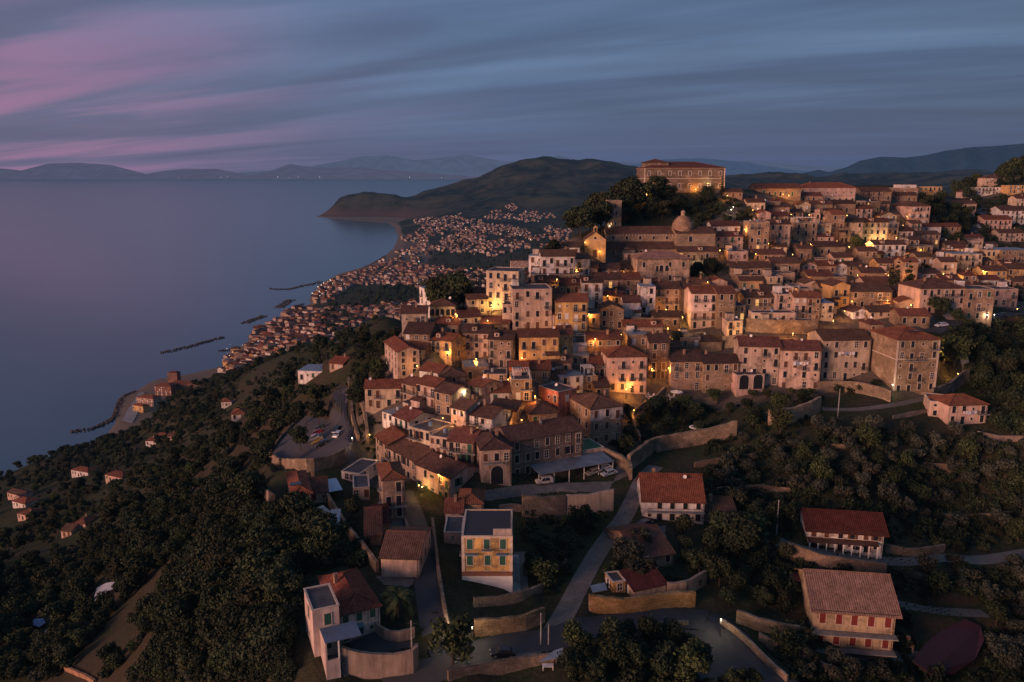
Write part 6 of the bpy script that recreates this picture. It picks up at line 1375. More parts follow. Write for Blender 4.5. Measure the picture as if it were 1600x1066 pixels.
for s_ in range(14):
    wl, rt = coast_mesh(s_); rg = random.Random(s_+99)
    rcc = jit(RC[rg.choice('RRrbPM')], .2); mname = 'coast_roof'
    m, nt = new_mat('coast_roof'); v, oi, tc_ = objvec(nt); n_o = noise(nt, v, .4, 3); f = ramp(nt, n_o, .3, .7, .75, 1.15); f = math_(nt, 'MULTIPLY', f, ramp(nt, oi.outputs['Random'], 0, 1, .45, .85))
    c_ = N(nt, 'ShaderNodeVectorMath', operation='SCALE'); c_.inputs[0].default_value = rcc if rt != 'f' else (.30,.29,.29); L(nt, f, c_.inputs[3]); bb = bsdf(nt, c_.outputs[0], .95, .1); finish(nt, bb.outputs[0])
    coast_protos.append((wl, m, rt))
REG = [(1, 620, 10.3, [(392,540),(402,516),(432,500),(462,484),(500,486),(560,480),(610,478),(690,470),(705,486),(640,508),(600,512),(560,520),(520,536),(470,560),(410,580),(360,590),(350,572),(372,556)]),
       (1, 60, 13, [(350,575),(358,556),(392,548),(420,556),(410,580),(372,592)]),
       (2, 560, 13, [(484,470),(492,456),(520,438),(572,422),(600,408),(640,412),(690,418),(760,424),(764,450),(700,456),(650,452),(640,446),(560,446),(530,456),(520,470),(500,476)]),
       (3, 950, 13.5, [(616,398),(628,380),(630,362),(640,346),(690,338),(750,332),(812,326),(880,340),(892,360),(892,382),(840,388),(770,402),(700,394),(650,400)]),
       (3, 70, 16, [(622,404),(652,402),(660,410),(640,414),(604,410)]),
       (4, 70, 18, [(790,322),(800,318),(812,326),(800,330)])]
cand = []
for zone, n_, sp_, poly in REG:
    xs = [p[0] for p in poly]; ys = [p[1] for p in poly]
    px = RNG.uniform(min(xs), max(xs), n_*14); py = RNG.uniform(min(ys), max(ys), n_*14); ok = inside(px, py, poly)
    if zone == 3: ok &= (smooth_noise(px*1.0, py*2.6, 22, 77) > -.10)
    X, Y, z, D = hits(px[ok], py[ok]); ok2 = (z > 1.2) & (Y > 850); X, Y, z, D = X[ok2], Y[ok2], z[ok2], D[ok2]; got = 0; cells = {}
    for i in range(len(X)):
        key = (int(X[i]//sp_), int(Y[i]//sp_)); bad = False
        for a in (-1, 0, 1):
            for b in (-1, 0, 1):
                for (qx, qy) in cells.get((key[0]+a, key[1]+b), ()):
                    if (qx-X[i])**2+(qy-Y[i])**2 < sp_*sp_: bad = True
        if bad or in_foot(X[i], Y[i], 6): continue
        cells.setdefault(key, []).append((X[i], Y[i])); cand.append((D[i], X[i], Y[i], z[i], zone)); got += 1
        if got >= n_: break
cand.sort()
NIND = 90
WMAT = [MAT['plaster'], None, MAT['glass_dark']]
pm = {}
glow_pts = []
mbS = MB(); rg = random.Random(5)
for i, (D, X, Y, z, zone) in enumerate(cand):
    k = rg.randrange(len(coast_protos)); wl, m, rt = coast_protos[k]; rz = R(rg.choice([-35, -30, 55, 60, -32, 10])+rg.uniform(-8, 8)); sc_ = rg.uniform(.85, 1.2)
    if i < NIND:
        if k not in pm: pm[k] = wl.mesh('coastal_house', [MAT['plaster'], m, MAT['glass_dark']])
        o = mobj('coastal_house', pm[k], None, (X, Y, z), rz, tuple(q*.72 for q in jit(WC[rg.choice(WP)], .12))); o.scale = (sc_,)*3
        tag(o, 'small tiled coastal house packed into the near edge of the seaside town', 'house', 'near houses of the seaside town')
    else:
        if 'S' not in pm: pm['S'] = []
        pm['S'].append((X, Y, z, rz, sc_*(1 if zone < 3 else 1.05), k))
    if rg.random() < (.10 if zone < 3 else .06): glow_pts.append((X+rg.uniform(-6, 6), Y-8, z+5, zone))
def merged(name, items, mats_fn, label, cat):
    Vs = []; Fs = []; Ms = []; nb = 0
    for X, Y, z, rz, sc_, k in items:
        wl = coast_protos[k][0]; v = np.array(wl.v)*sc_; c, s_ = math.cos(rz), math.sin(rz)
        v = np.c_[v[:, 0]*c-v[:, 1]*s_+X, v[:, 0]*s_+v[:, 1]*c+Y, v[:, 2]+z]; Vs.append(v)
        Fs += [tuple(a+nb for a in f) for f in wl.f]; nb += len(v); wi = rg.randrange(5); Ms += [(wi if q == 0 else 5+k if q == 1 else 5+len(coast_protos)) for q in wl.m]
    me = bpy.data.meshes.new(name); me.from_pydata(np.concatenate(Vs), [], Fs)
    for m in mats_fn: me.materials.append(m)
    me.polygons.foreach_set('material_index', Ms); o = mobj(name, me); tag(o, label, cat, kind='stuff'); return o
wm = [plain('coast_wall', c, .9, .1, .3, .3) for c in ((.34,.245,.215), (.50,.44,.41), (.30,.22,.16), (.36,.26,.17), (.25,.20,.18))]
merged('distant_houses', pm['S'], wm+[p[1] for p in coast_protos]+[MAT['glass_dark']], 'mass of small tiled houses of the distant seaside town', 'distant houses')
# its lights, small lamps seen as sparks
for px, py in [(497,452),(500,455),(502,449),(506,446),(508,452),(512,444),(516,441),(499,459),(504,461),(510,458),(495,462),(500,466),(514,452),(520,446),(488,462)]:
    X, Y, z, D = hit(px, py); glow_pts.append((X, Y, z+6, 9))
for k in range(60):
    X, Y, z, D = hit(rg.uniform(350, 470), rg.uniform(540, 580))
    if Y > 900 and rg.random() < .5: glow_pts.append((X, Y, z+5, 1))
for mt_, nm_, sel in (('far_glow', 'distant_lights', 0), ('far_white', 'distant_lights', 1)):
    mb = MB()
    for i, (X, Y, z, zone) in enumerate(glow_pts):
        if (zone == 9 or i % 3 == 0) != bool(sel): continue
        r_ = {1: .42, 2: .65, 3: .95, 4: 1.0, 9: 1.0}[zone]*rg.uniform(.5, 1.15); b0 = len(mb.v)
        P6 = [(X+r_,Y,z),(X-r_,Y,z),(X,Y+r_,z),(X,Y-r_,z),(X,Y,z+r_),(X,Y,z-r_)]
        for a, b, c in ((0,2,4),(2,1,4),(1,3,4),(3,0,4),(2,0,5),(1,2,5),(3,1,5),(0,3,5)): mb.poly((P6[a], P6[b], P6[c]))
    if sel == 1:
        for px, py in [(279,277),(355,276.6),(434,276.8),(451,277),(466,276.8),(345,277),(500,277),(1442,268),(1446,268.5),(1377,273),(690,276.5),(640,277)]:
            D = 70000 if px < 1000 else 15500; X, Y, z = P3(px, py, D); r_ = D/1244*.22
            P6 = [(X+r_,Y,z),(X-r_,Y,z),(X,Y+r_,z),(X,Y-r_,z),(X,Y,z+r_),(X,Y,z-r_)]
            for a, b, c in ((0,2,4),(2,1,4),(1,3,4),(3,0,4),(2,0,5),(1,2,5),(3,1,5),(0,3,5)): mb.poly((P6[a], P6[b], P6[c]))
    tag(mb.build(nm_, MAT[mt_]), 'scattered sparks of lamps across the seaside town and far shore', 'distant lights', kind='stuff')
# ------------------------------------------------------------------ plants
def leaf_cloud(lobes, n, size, seed, flat=.5):
    """leaf-clump quads spread through the outer shells of several lobes"""
    r = np.random.default_rng(seed); lob = np.array(lobes); vol = lob[:, 3]**2; pick = r.choice(len(lob), n, p=vol/vol.sum()); c = lob[pick]
    d = r.normal(size=(n, 3)); d /= np.linalg.norm(d, axis=1, keepdims=True); rad = c[:, 3]*(r.random(n)**.28)*(1+.12*r.normal(size=n))
    p = c[:, :3]+d*rad[:, None]*np.array([1, 1, c[0, 4] if lob.shape[1] > 4 else .8])
    keep = p[:, 2] > lob[:, 2].min()-lob[:, 3].max()*.75; p = p[keep]; d = d[keep]; n = len(p)
    a = d+r.normal(size=(n, 3))*.7; a /= np.linalg.norm(a, axis=1, keepdims=True); t = np.cross(a, r.normal(size=(n, 3))); t /= np.linalg.norm(t, axis=1, keepdims=True); b = np.cross(a, t)
    s = size*(.6+.8*r.random(n))[:, None]; st = (.45+.4*r.random(n))[:, None]
    q = np.stack([p-t*s*.5-b*s*st*.35, p+t*s*.5-b*s*st*.5, p+t*s*.45+b*s*st*.5, p-t*s*.4+b*s*st*.45+a*s*.15], 1)
    return q.reshape(-1, 3), n
def cloud_mesh(name, lobes, n, size, seed, mat, core=None):
    v, k = leaf_cloud(lobes, n, size, seed); me = bpy.data.meshes.new(name); me.vertices.add(len(v)); me.vertices.foreach_set('co', v.astype(np.float32).ravel())
    me.loops.add(len(v)); me.loops.foreach_set('vertex_index', np.arange(len(v), dtype=np.int32)); me.polygons.add(k); me.polygons.foreach_set('loop_start', np.arange(0, len(v), 4, dtype=np.int32))
    me.update(calc_edges=True); me.materials.append(MAT[mat]); return me
def lobes_for(kind, rg):
    if kind == 'pine':   # broad, layered, darker
        return [(rg.uniform(-2.4, 2.4), rg.uniform(-2.4, 2.4), rg.uniform(4.5, 9.5), rg.uniform(1.4, 2.6), .62) for _ in range(13)]
    if kind == 'cypress': return [(0, 0, 1.5+k*1.3, 1.15-.11*k, 1.0) for k in range(8)]
    if kind == 'conifer': return [(rg.uniform(-.3, .3), rg.uniform(-.3, .3), 1.6+k*1.35, 2.5-.3*k, .45) for k in range(8)]
    if kind == 'olive': return [(rg.uniform(-1.7, 1.7), rg.uniform(-1.7, 1.7), rg.uniform(2.0, 4.0), rg.uniform(.8, 1.5), .85) for _ in range(11)]
    if kind == 'bush': return [(rg.uniform(-1.0, 1.0), rg.uniform(-1.0, 1.0), rg.uniform(.3, 1.3), rg.uniform(.5, 1.0), .8) for _ in range(6)]
    return [(rg.uniform(-2.1, 2.1), rg.uniform(-2.1, 2.1), rg.uniform(2.9, 6.2), rg.uniform(1.1, 2.1), .85) for _ in range(13)]
def trunk_mesh(kind, seed):
    rg = random.Random(seed); mb = MB(); H_ = {'pine': 7, 'cypress': 3, 'conifer': 8, 'olive': 2.6, 'bush': .6}.get(kind, 4.2); r0 = {'bush': .06, 'cypress': .16, 'olive': .24}.get(kind, .26)
    x = y = 0; z = -.8; n = 4; P_ = [(0, 0, -.8)]
    for k in range(n): x += rg.uniform(-.18, .18); y += rg.uniform(-.18, .18); z = -.8+(H_+.8)*(k+1)/n; P_.append((x, y, z))
    for k in range(n): mb.tube(P_[k], P_[k+1], r0*(1-.18*k), r0*(1-.18*(k+1)), 6, 0, False)
    for k in range(5 if kind not in ('bush', 'cypress') else 2):
        b = P_[rg.choice([2, 3, 4])]; a = rg.uniform(0, 6.28); l = rg.uniform(1, 2.3)*(.3 if kind in ('bush', 'cypress') else 1); mb.tube(b, (b[0]+math.cos(a)*l, b[1]+math.sin(a)*l, b[2]+l*.8), r0*.4, r0*.15, 5, 0, False)
    return mb.mesh('trunk', [MAT['bark']])
KINDS_ = {}
for kind, mat_, n, sz, var in (('olive', 'leaf_olive', 1500, .42, 4), ('broad', 'leaf_dark', 1700, .55, 4), ('green', 'leaf_green', 1600, .5, 3), ('pine', 'leaf_dark', 2600, .62, 3), ('conifer', 'leaf_dark', 1500, .5, 2), ('cypress', 'leaf_dark', 700, .4, 1), ('red', 'leaf_red', 1500, .55, 1), ('bush', 'leaf_dark', 420, .34, 3), ('dry', 'leaf_dry', 380, .34, 2)):
    KINDS_[kind] = []
    for s_ in range(var):
        rg = random.Random(100+s_*7+len(kind)); lk = {'green': 'broad', 'red': 'broad', 'dry': 'bush'}.get(kind, kind)
        KINDS_[kind].append((cloud_mesh('crown', lobes_for(lk, rg), n, sz, 500+s_+n, mat_), trunk_mesh(lk, s_)))
TREES = []
def tree(X, Y, kind, scale, label, group, name=None, z=None, rz=None):
    rg = random.Random(int(X*13+Y*7)); cm, tm = rg.choice(KINDS_[kind]); z = float(Tz(X, Y)) if z is None else z
    nm = name or {'olive': 'olive_tree', 'pine': 'pine_tree', 'conifer': 'conifer_tree', 'cypress': 'cypress_tree', 'bush': 'garden_bush', 'dry': 'garden_bush'}.get(kind, 'broadleaf_tree')
    root = empty(nm, (X, Y, z), rg.uniform(0, 6.28) if rz is None else rz); root.scale = (scale*rg.uniform(.9, 1.1), scale*rg.uniform(.9, 1.1), scale*rg.uniform(.85, 1.1))
    mobj('crown', cm, root); mobj('trunk', tm, root); tag(root, label, 'bush' if kind in ('bush', 'dry') else 'tree', group); TREES.append((X, Y)); return root
CLEAR = [[(466,890),(600,890),(655,960),(660,1080),(455,1080),(458,1000),(458,940)],[(1262,1010),(1400,1010),(1420,1040),(1262,1040)],[(1424,965),(1536,965),(1536,1060),(1424,1060)],
 [(1255,850),(1385,850),(1385,885),(1225,880)],[(995,800),(1105,800),(1105,835),(995,835)],[(838,1020),(890,1020),(890,1066),(838,1066)],[(900,930),(1105,915),(1105,965),(890,975)],[(720,900),(840,900),(850,1040),(690,1040)],
 [(100,742),(142,742),(146,762),(100,760)],[(158,748),(198,748),(200,772),(158,772)],[(356,650),(390,650),(392,674),(356,674)],[(236,686),(290,686),(292,706),(225,712)],[(342,632),(366,632),(366,648),(342,648)],[(8,778),(44,778),(54,830),(8,830)],[(112,822),(138,822),(138,842),(92,850)],
 [(455,590),(545,575),(545,602),(460,615)],[(142,905),(188,905),(188,955),(142,955)],[(44,962),(84,962),(84,1012),(44,1012)],[(425,795),(515,780),(515,820),(430,825)],[(590,895),(660,895),(660,925),(590,925)],[(485,785),(540,790),(540,850),(490,850)],[(1440,655),(1550,655),(1550,680),(1440,680)],[(990,880),(1060,865),(1060,900),(1000,905)],[(205,610),(320,610),(320,628),(240,650),(205,655)]]
def cleared(px, py, strict=True):
    r = np.zeros(px.shape, bool)
    for c in CLEAR: r |= inside(px, py, c)
    return r
def near_surf(X, Y, m):
    for nm, mt, wd, c in SURF:
        if np.min((c[::2, 0]-X)**2+(c[::2, 1]-Y)**2) < (wd/2+m)**2: return True
    for nm, mt, P_ in YD:
        if inside(np.array([X]), np.array([Y]), [tuple(q) for q in P_[:, :2]])[0]: return True
    return False
# singular trees
def T1(px, py, kind, sc_, label, group=None): X, Y, z, D = hit(px, py); return tree(X, Y, kind, sc_, label, group)
for px, py, kind, sc_, lb in [(1028,310,'pine',1.1,'big dark pine standing before the castle facade'),(1008,312,'pine',.8,'dark pine at the seaward corner of the castle'),(1046,316,'pine',.85,'dark pine landward of the big castle pine'),(975,324,'pine',1.2,'rounded pine crown highest behind the bell tower'),
  (936,345,'pine',1.35,'broad pine between bell tower and slope, upper one'),(925,358,'pine',1.5,'broad pine on the seaward edge above the chapel'),(908,372,'pine',1.3,'lowest broad pine on the seaward edge above the chapel'),(985,335,'pine',1.3,'pine right behind the nave roof'),(940,370,'pine',1.3,'pine directly behind the yellow chapel'),(976,348,'pine',1.0,'pine hidden behind the bell tower shaft'),
  (1060,335,'broad',1.2,'leafy tree on the castle slope above the dome'),(1035,345,'pine',1.0,'low pine on the castle slope behind the dome'),(1105,312,'broad',1.0,'round tree at the foot of the castle, landward'),(1055,300,'pine',.8,'small pointed tree against the castle wall'),(1128,305,'cypress',.9,'small cypress at the landward castle corner'),
  (1337,392,'green',.95,'tree glowing green on the lamp-lit square'),(1417,470,'conifer',1.35,'tall layered conifer above the broad mansion'),(1398,468,'cypress',1.6,'dark cypress beside the tall layered conifer'),(1390,462,'cypress',1.3,'smaller cypress beside the layered conifer'),(1470,500,'broad',1.0,'round tree in front of the broad mansion'),(1450,488,'broad',.9,'dark tree seaward of the one before the broad mansion'),(1496,505,'broad',.8,'dark tree at the landward corner of the broad mansion'),
  (843,382,'pine',1.1,'dark tree on the town edge behind the white balcony house'),(812,392,'red',1.0,'reddish tree on the town edge beside the dark one'),(862,380,'pine',1.1,'second dark tree on the town edge'),(828,398,'pine',1.0,'dark tree lowest on the town edge'),
  (1490,575,'green',1.5,'spreading tree behind the corner palazzo catching lamp light'),(1475,572,'broad',1.0,'dark tree right behind the corner palazzo'),
  (708,1040,'green',1.05,'round tree at the road junction below the gate lamps'),(1152,875,'broad',1.25,'large round tree beside the farmhouse drive'),(1135,860,'broad',1.1,'round tree seaward of the large one by the farmhouse drive'),(1172,862,'green',1.1,'paler round tree landward of the large one by the farmhouse drive'),(1185,560,'bush',1.6,'dark bush on the terrace below the long roofs'),(1058,540,'broad',.65,'small round tree on the lamp-lit terrace'),
  (560,640,'pine',.8,'umbrella-shaped tree beside the road under the seaward block'),(498,664,'pine',.8,'umbrella tree on the parking ground, upper'),(462,672,'pine',.8,'umbrella tree on the parking ground, seaward'),(470,705,'pine',.75,'umbrella tree on the planted island of the parking ground'),
  (1000,905,'olive',1.1,'olive tree on the slope above the ruined yard'),(975,880,'olive',1.25,'large olive beside the dirt track'),(1000,860,'olive',1.0,'olive in front of the low barn'),(1220,830,'broad',.9,'tree beside the tall lane pole')]:
    T1(px, py, kind, sc_, lb)
# pines behind the church, on the seaward shoulder of the castle hill
for (px, D_, sc_, lb) in [(902,352,1.25,'pine lowest on the shoulder behind the chapel'),(914,360,1.35,'pine on the seaward shoulder, second from below'),(926,368,1.45,'tall pine on the seaward shoulder behind the chapel'),(938,366,1.5,'tall pine just seaward of the bell tower'),(952,374,1.6,'tall pine rising straight behind the bell tower'),(968,372,1.6,'highest pine of the shoulder, landward of the bell tower'),(985,380,1.4,'pine between bell tower and castle'),(975,362,1.3,'pine behind the nave ridge, seaward part'),(998,372,1.1,'pine behind the nave ridge, middle part'),(1015,368,1.0,'pine behind the nave ridge, toward the dome'),(920,352,1.2,'pine above the chapel roof'),(895,345,1.0,'small pine at the seaward end of the shoulder')]:
    X = D_*(px-CX)/F; tree(X, D_, 'pine', sc_, lb, None)
# palm
X, Y, z, D = hit(621, 965); root = empty('palm_tree', (X, Y, z)); tag(root, 'feathery palm in the garden beside the green-shuttered villa', 'tree'); mb = MB(); mb.tube((0,0,-.5), (0.1,0,4.2), .32, .24, 9); mb.build('trunk', MAT['bark'], root)
mb = MB(); rg = random.Random(2)
for k in range(34):
    a = rg.uniform(0, 6.28); el = rg.uniform(-.2, 1.2); Lf = rg.uniform(2.6, 3.6); pr = (0.1, 0, 4.2); d = Vector((math.cos(a), math.sin(a), 0)); p_ = Vector(pr); vz = math.sin(el)
    for j in range(9):
        st = Lf/9; vz -= .17; q = p_+d*st*.9+Vector((0, 0, vz*st)); side = Vector((-d.y, d.x, 0)); wl_ = .55*math.sin(PI*(j+1)/10.5)+.08
        for sg in (-1, 1): mb.poly((p_, q, q+side*sg*wl_+Vector((0,0,-.22))+d*.25, p_+side*sg*wl_*.9+Vector((0,0,-.2))+d*.15))
        p_ = q
mb.build('crown', MAT['leaf_green'], root)

# groves: seen one by one near the viewpoint
def sample(poly, n, sp_, margin=1.2, foot=2.0, ymin=0, ymax=1e9):
    xs = [p[0] for p in poly]; ys = [p[1] for p in poly]; px = RNG.uniform(min(xs), max(xs), n*8); py = RNG.uniform(min(ys), max(ys), n*8); ok = inside(px, py, poly) & ~cleared(px, py)
    X, Y, z, D = hits(px[ok], py[ok]); out = []
    for i in range(len(X)):
        if z[i] < 1.5 or not ymin < Y[i] < ymax: continue
        if any((X[i]-a)**2+(Y[i]-b)**2 < sp_*sp_ for a, b in TREES[-400:]): continue
        if Y[i] < 560 and in_foot(X[i], Y[i], foot): continue
        if Y[i] < 420 and near_surf(X[i], Y[i], margin): continue
        TREES.append((X[i], Y[i])); out.append((X[i], Y[i], z[i], D[i]))
        if len(out) >= n: break
    return out
GROVES = [
 ('olive', .82, 84, 3.6, [(1150,690),(1290,660),(1420,662),(1540,690),(1610,700),(1610,850),(1490,850),(1390,800),(1250,790),(1150,780),(1110,740)], 'grey-green olive tree on the slope between the town wall and the upper lane', 'olive trees on the inland slope'),
 ('broad', .65, 30, 3.4, [(1110,800),(1190,800),(1230,850),(1240,960),(1150,960),(1080,900),(1060,840)], 'dark tree in the thicket between farmhouse and cream villa', 'thicket trees between farmhouse and cream villa'),
 ('broad', .72, 16, 3.6, [(955,655),(1000,640),(1180,640),(1200,660),(1150,680),(1050,690),(1000,715),(955,700)], 'dark tree in the walled garden below the restaurant', 'trees of the walled garden'),
 ('green', .62, 10, 3.2, [(1110,620),(1270,615),(1270,650),(1200,655),(1120,640)], 'leafy tree at the foot of the long palazzo', 'trees at the foot of the long palazzo'),
 ('bush', 1.1, 10, 2.5, [(1280,600),(1370,600),(1380,615),(1285,612)], 'garden bush on the terrace under the grey-beige house', 'terrace garden bushes'),
 ('broad', .62, 26, 3.0, [(890,1000),(1000,995),(1060,1010),(1060,1070),(880,1070)], 'dark tree below the main road at the lower edge', 'trees below the main road'),
 ('broad', .75, 12, 3.5, [(1110,1000),(1150,1040),(1190,1075),(1060,1075),(1085,1040)], 'dark tree inside the road bend', 'trees inside the road bend'),
 ('olive', .9, 22, 3.6, [(1400,880),(1610,880),(1610,1066),(1545,1060),(1540,960),(1420,940)], 'olive tree on the bare slope landward of the cream villa', 'olive trees landward of the cream villa'),
 ('olive', .8, 14, 3.4, [(1190,1000),(1270,1020),(1400,1040),(1420,1070),(1230,1070)], 'grey-green tree in the garden below the cream villa', 'garden trees below the cream villa'),
 ('broad', .65, 12, 3.2, [(820,820),(935,820),(900,880),(850,960),(815,940)], 'dark fruit tree on the lawns beside the dirt track', 'fruit trees on the terraced lawns'),
 ('broad', .7, 12, 3.2, [(505,800),(560,790),(590,830),(560,850),(520,850)], 'garden tree between the tower house and the ragged wall', 'garden trees near the tower house'),
 ('broad', .6, 46, 3.0, [(400,830),(470,850),(490,930),(470,1010),(500,1066),(330,1066),(330,860)], 'dark broad-crowned tree on the slope seaward of the villa', 'dark trees seaward of the villa'),
 ('green', .55, 6, 2.6, [(600,930),(650,930),(648,985),(590,975)], 'garden tree beside the palm', 'garden trees beside the palm'),
 ('broad', 1.0, 22, 5, [(1440,300),(1500,330),(1530,370),(1510,400),(1450,360),(1440,330)], 'dense dark tree in the grove beside the barrack-like building', 'dark grove on the plateau'),
 ('broad', .9, 22, 4.5, [(1500,520),(1610,520),(1610,660),(1560,650),(1520,600)], 'dark tree on the shaded slope below the upper road', 'dark trees below the upper road'),
 ('bush', 1.4, 24, 3.2, [(990,310),(1130,310),(1180,340),(1120,345),(1060,350),(970,350)], 'low bush on the grassy hill under the castle', 'bushes on the castle hill'),
 ('broad', .8, 8, 3.5, [(1085,400),(1115,400),(1120,440),(1080,440)], 'dark tree in the garden landward of the pink-roofed palazzo', 'palazzo garden trees'),
 ('broad', .75, 14, 4, [(540,560),(600,540),(610,600),(560,620)], 'dark tree under the seaward block', 'trees under the seaward block'),
]
GL_ = {}
for kind, sc_, n, sp_, poly, lb, gr in GROVES:
    for X, Y, z, D in sample(poly, n, sp_): 
        k = kind if RNG.random() > .12 or kind in ('bush',) else ('green' if kind != 'green' else 'broad')
        tree(X, Y, k, sc_*RNG.uniform(.5, 1.3), lb, gr, name={'bush': 'garden_bush', 'olive': 'olive_tree'}.get(kind, 'broadleaf_tree'), z=z)
print('trees', len(TREES))

# ------------------------------------------------------------------ woodland and undergrowth: uncountable, instanced
def scatter(name, pts_, kinds, label, cat):
    me = bpy.data.meshes.new(name); me.from_pydata([(a, b, c-.2) for a, b, c, *_ in pts_], [], [])
    at = me.attributes.new('size', 'FLOAT', 'POINT'); at.data.foreach_set('value', [p[4] for p in pts_]); at = me.attributes.new('turn', 'FLOAT', 'POINT'); at.data.foreach_set('value', RNG.uniform(0, 6.28, len(pts_)))
    at = me.attributes.new('pick', 'INT', 'POINT'); at.data.foreach_set('value', RNG.integers(0, len(kinds), len(pts_)))
    o = mobj(name, me); tag(o, label, cat, kind='stuff')
    ng = bpy.data.node_groups.new(name+'_scatter', 'GeometryNodeTree'); ng.interface.new_socket('Geometry', in_out='INPUT', socket_type='NodeSocketGeometry'); ng.interface.new_socket('Geometry', in_out='OUTPUT', socket_type='NodeSocketGeometry')
    gi = ng.nodes.new('NodeGroupInput'); go = ng.nodes.new('NodeGroupOutput'); ip = ng.nodes.new('GeometryNodeInstanceOnPoints'); jn = ng.nodes.new('GeometryNodeGeometryToInstance')
    mp_ = ng.nodes.new('GeometryNodeMeshToPoints'); ng.links.new(gi.outputs[0], mp_.inputs[0]); ng.links.new(mp_.outputs[0], ip.inputs['Points'])
    jg = ng.nodes.new('GeometryNodeJoinGeometry')
    for src in kinds[::-1]:
        oi = ng.nodes.new('GeometryNodeObjectInfo'); oi.inputs['Object'].default_value = src; oi.inputs['As Instance'].default_value = True; oi.transform_space = 'ORIGINAL'; ng.links.new(oi.outputs['Geometry'], jg.inputs[0])
    ng.nodes.remove(jn); ng.links.new(jg.outputs[0], ip.inputs['Instance']); ip.inputs['Pick Instance'].default_value = True
    def attr(nm, tp):
        a = ng.nodes.new('GeometryNodeInputNamedAttribute'); a.data_type = tp; a.inputs[0].default_value = nm; return [s for s in a.outputs if s.enabled and s.name == 'Attribute'][0]
    ng.links.new(attr('pick', 'INT'), ip.inputs['Instance Index'])
    cx = ng.nodes.new('ShaderNodeCombineXYZ'); ng.links.new(attr('turn', 'FLOAT'), cx.inputs[2]); ng.links.new(cx.outputs[0], ip.inputs['Rotation'])
    ng.links.new(attr('size', 'FLOAT'), ip.inputs['Scale']); ng.links.new(ip.outputs[0], go.inputs[0])
    md = o.modifiers.new('scatter', 'NODES'); md.node_group = ng; return o
def src(kind, i):
    """crown meshes of trees that already stand in the scene serve as sources"""
    me = KINDS_[kind][i][0]
    for ob in S.objects:
        if ob.data == me: return ob
    return None
SRC = {}
for ob in S.objects:
    if ob.type == 'MESH' and ob.data.name.startswith('crown') and ob.data.name not in SRC: SRC[ob.data.name] = ob
def srcs(*kinds): return [SRC[m[0].name] for k in kinds for m in KINDS_[k] if m[0].name in SRC]
def field(poly, n, sz, *a_, **k_): return field_(poly, n, sz, *a_, **k_)
def field_(poly, n, sz, spread=.35, foot=2.5, marg=1.5, zmin=2.5, accept=None, world=None, name=''):
    xs = [p[0] for p in poly]; ys = [p[1] for p in poly]; px = RNG.uniform(min(xs), max(xs), int(n*1.6)); py = RNG.uniform(min(ys), max(ys), int(n*1.6)); ok = inside(px, py, poly) & (~cleared(px, py) if name != 'low' else True)
    X, Y, z, D = hits(px[ok], py[ok]); out = []
    FX = np.array([(f[0]-f[4]*.5*math.sin(f[2]), f[1]+f[4]*.5*math.cos(f[2]), max(f[3], f[4])*.55) for f in FOOT])
    SC_ = np.concatenate([c[::2, :2] for _, _, _, c in SURF]); 
    for i in range(len(X)):
        if z[i] < zmin: continue
        s_ = sz*min(2.1, math.exp(RNG.normal()*spread*.75))
        if Y[i] < 900:
            if (np.hypot(FX[:, 0]-X[i], FX[:, 1]-Y[i]) < FX[:, 2]+foot).any(): continue
            if Y[i] < 420 and (((SC_[:, 0]-X[i])**2+(SC_[:, 1]-Y[i])**2).min() < (3.2+marg)**2 or near_surf(X[i], Y[i], marg)): continue
        if accept is not None and not accept(X[i], Y[i]): continue
        out.append((X[i], Y[i], z[i], 0, s_))
        if len(out) >= n: break
    return out
slope = [(-40,800),(0,772),(100,712),(170,690),(240,640),(330,592),(420,552),(520,535),(590,500),(625,520),(600,560),(570,590),(545,600),(480,640),(430,700),(400,760),(430,800),(480,830),(520,900),(470,930),(480,1000),(520,1066),(-40,1066)]
gate = lambda x, y: smooth_noise(np.array([x]), np.array([y]), 26, 31)[0]+.5*smooth_noise(np.array([x]), np.array([y]), 9, 33)[0] > -.20
pts_ = field(slope, 7600, .42, .62, accept=gate)
# hidden side of the slope toward the shore as well
for k in range(1500):
    Y = RNG.uniform(560, 950); X = RNG.uniform(-.75, -.42)*Y+RNG.uniform(0, 200); z = float(Tz(X, Y))
    if 4 < z < 110 and not in_foot(X, Y, 6): pts_.append((X, Y, z, 0, RNG.uniform(.5, 1.0)))
scatter('woodland', pts_, srcs('broad', 'green', 'olive', 'bush', 'pine', 'dry'), 'dense dark woodland covering the seaward slope', 'woodland')
gb = []
for poly, n, sz in (([(1100,680),(1610,680),(1610,1070),(1180,1070),(1240,960),(1100,900)], 1300, .75), ([(820,790),(1000,790),(1100,900),(1080,950),(900,960),(815,960)], 220, .55), ([(880,1000),(1060,1000),(1200,1075),(880,1075)], 160, .8),
                    ([(480,780),(600,840),(600,900),(480,900)], 90, .7), ([(900,310),(1180,310),(1200,345),(900,380)], 260, .9), ([(950,640),(1290,620),(1290,660),(960,720)], 200, .6), ([(1440,300),(1620,260),(1620,470),(1450,480)], 340, 1.1), ([(1480,500),(1620,510),(1620,700),(1540,660)], 420, 1.0), ([(330,850),(520,850),(520,1066),(200,1066)], 700, .8), ([(540,590),(600,560),(590,720),(560,730)], 60, .5)):
    gb += field(poly, n, sz, .5, .6, .6)
scatter('undergrowth', gb, srcs('bush', 'dry', 'bush'), 'low scrub and tall grass tufts between the trees', 'undergrowth')
hill = [(1480,290),(1560,262),(1610,245),(1620,300),(1560,300),(1500,320)]
pl = field(hill, 180, 1.2) + field([(680,430),(760,430),(770,470),(700,490),(640,460)], 90, 1.0) + field([(520,455),(640,446),(650,455),(600,466),(520,474)], 60, .7)
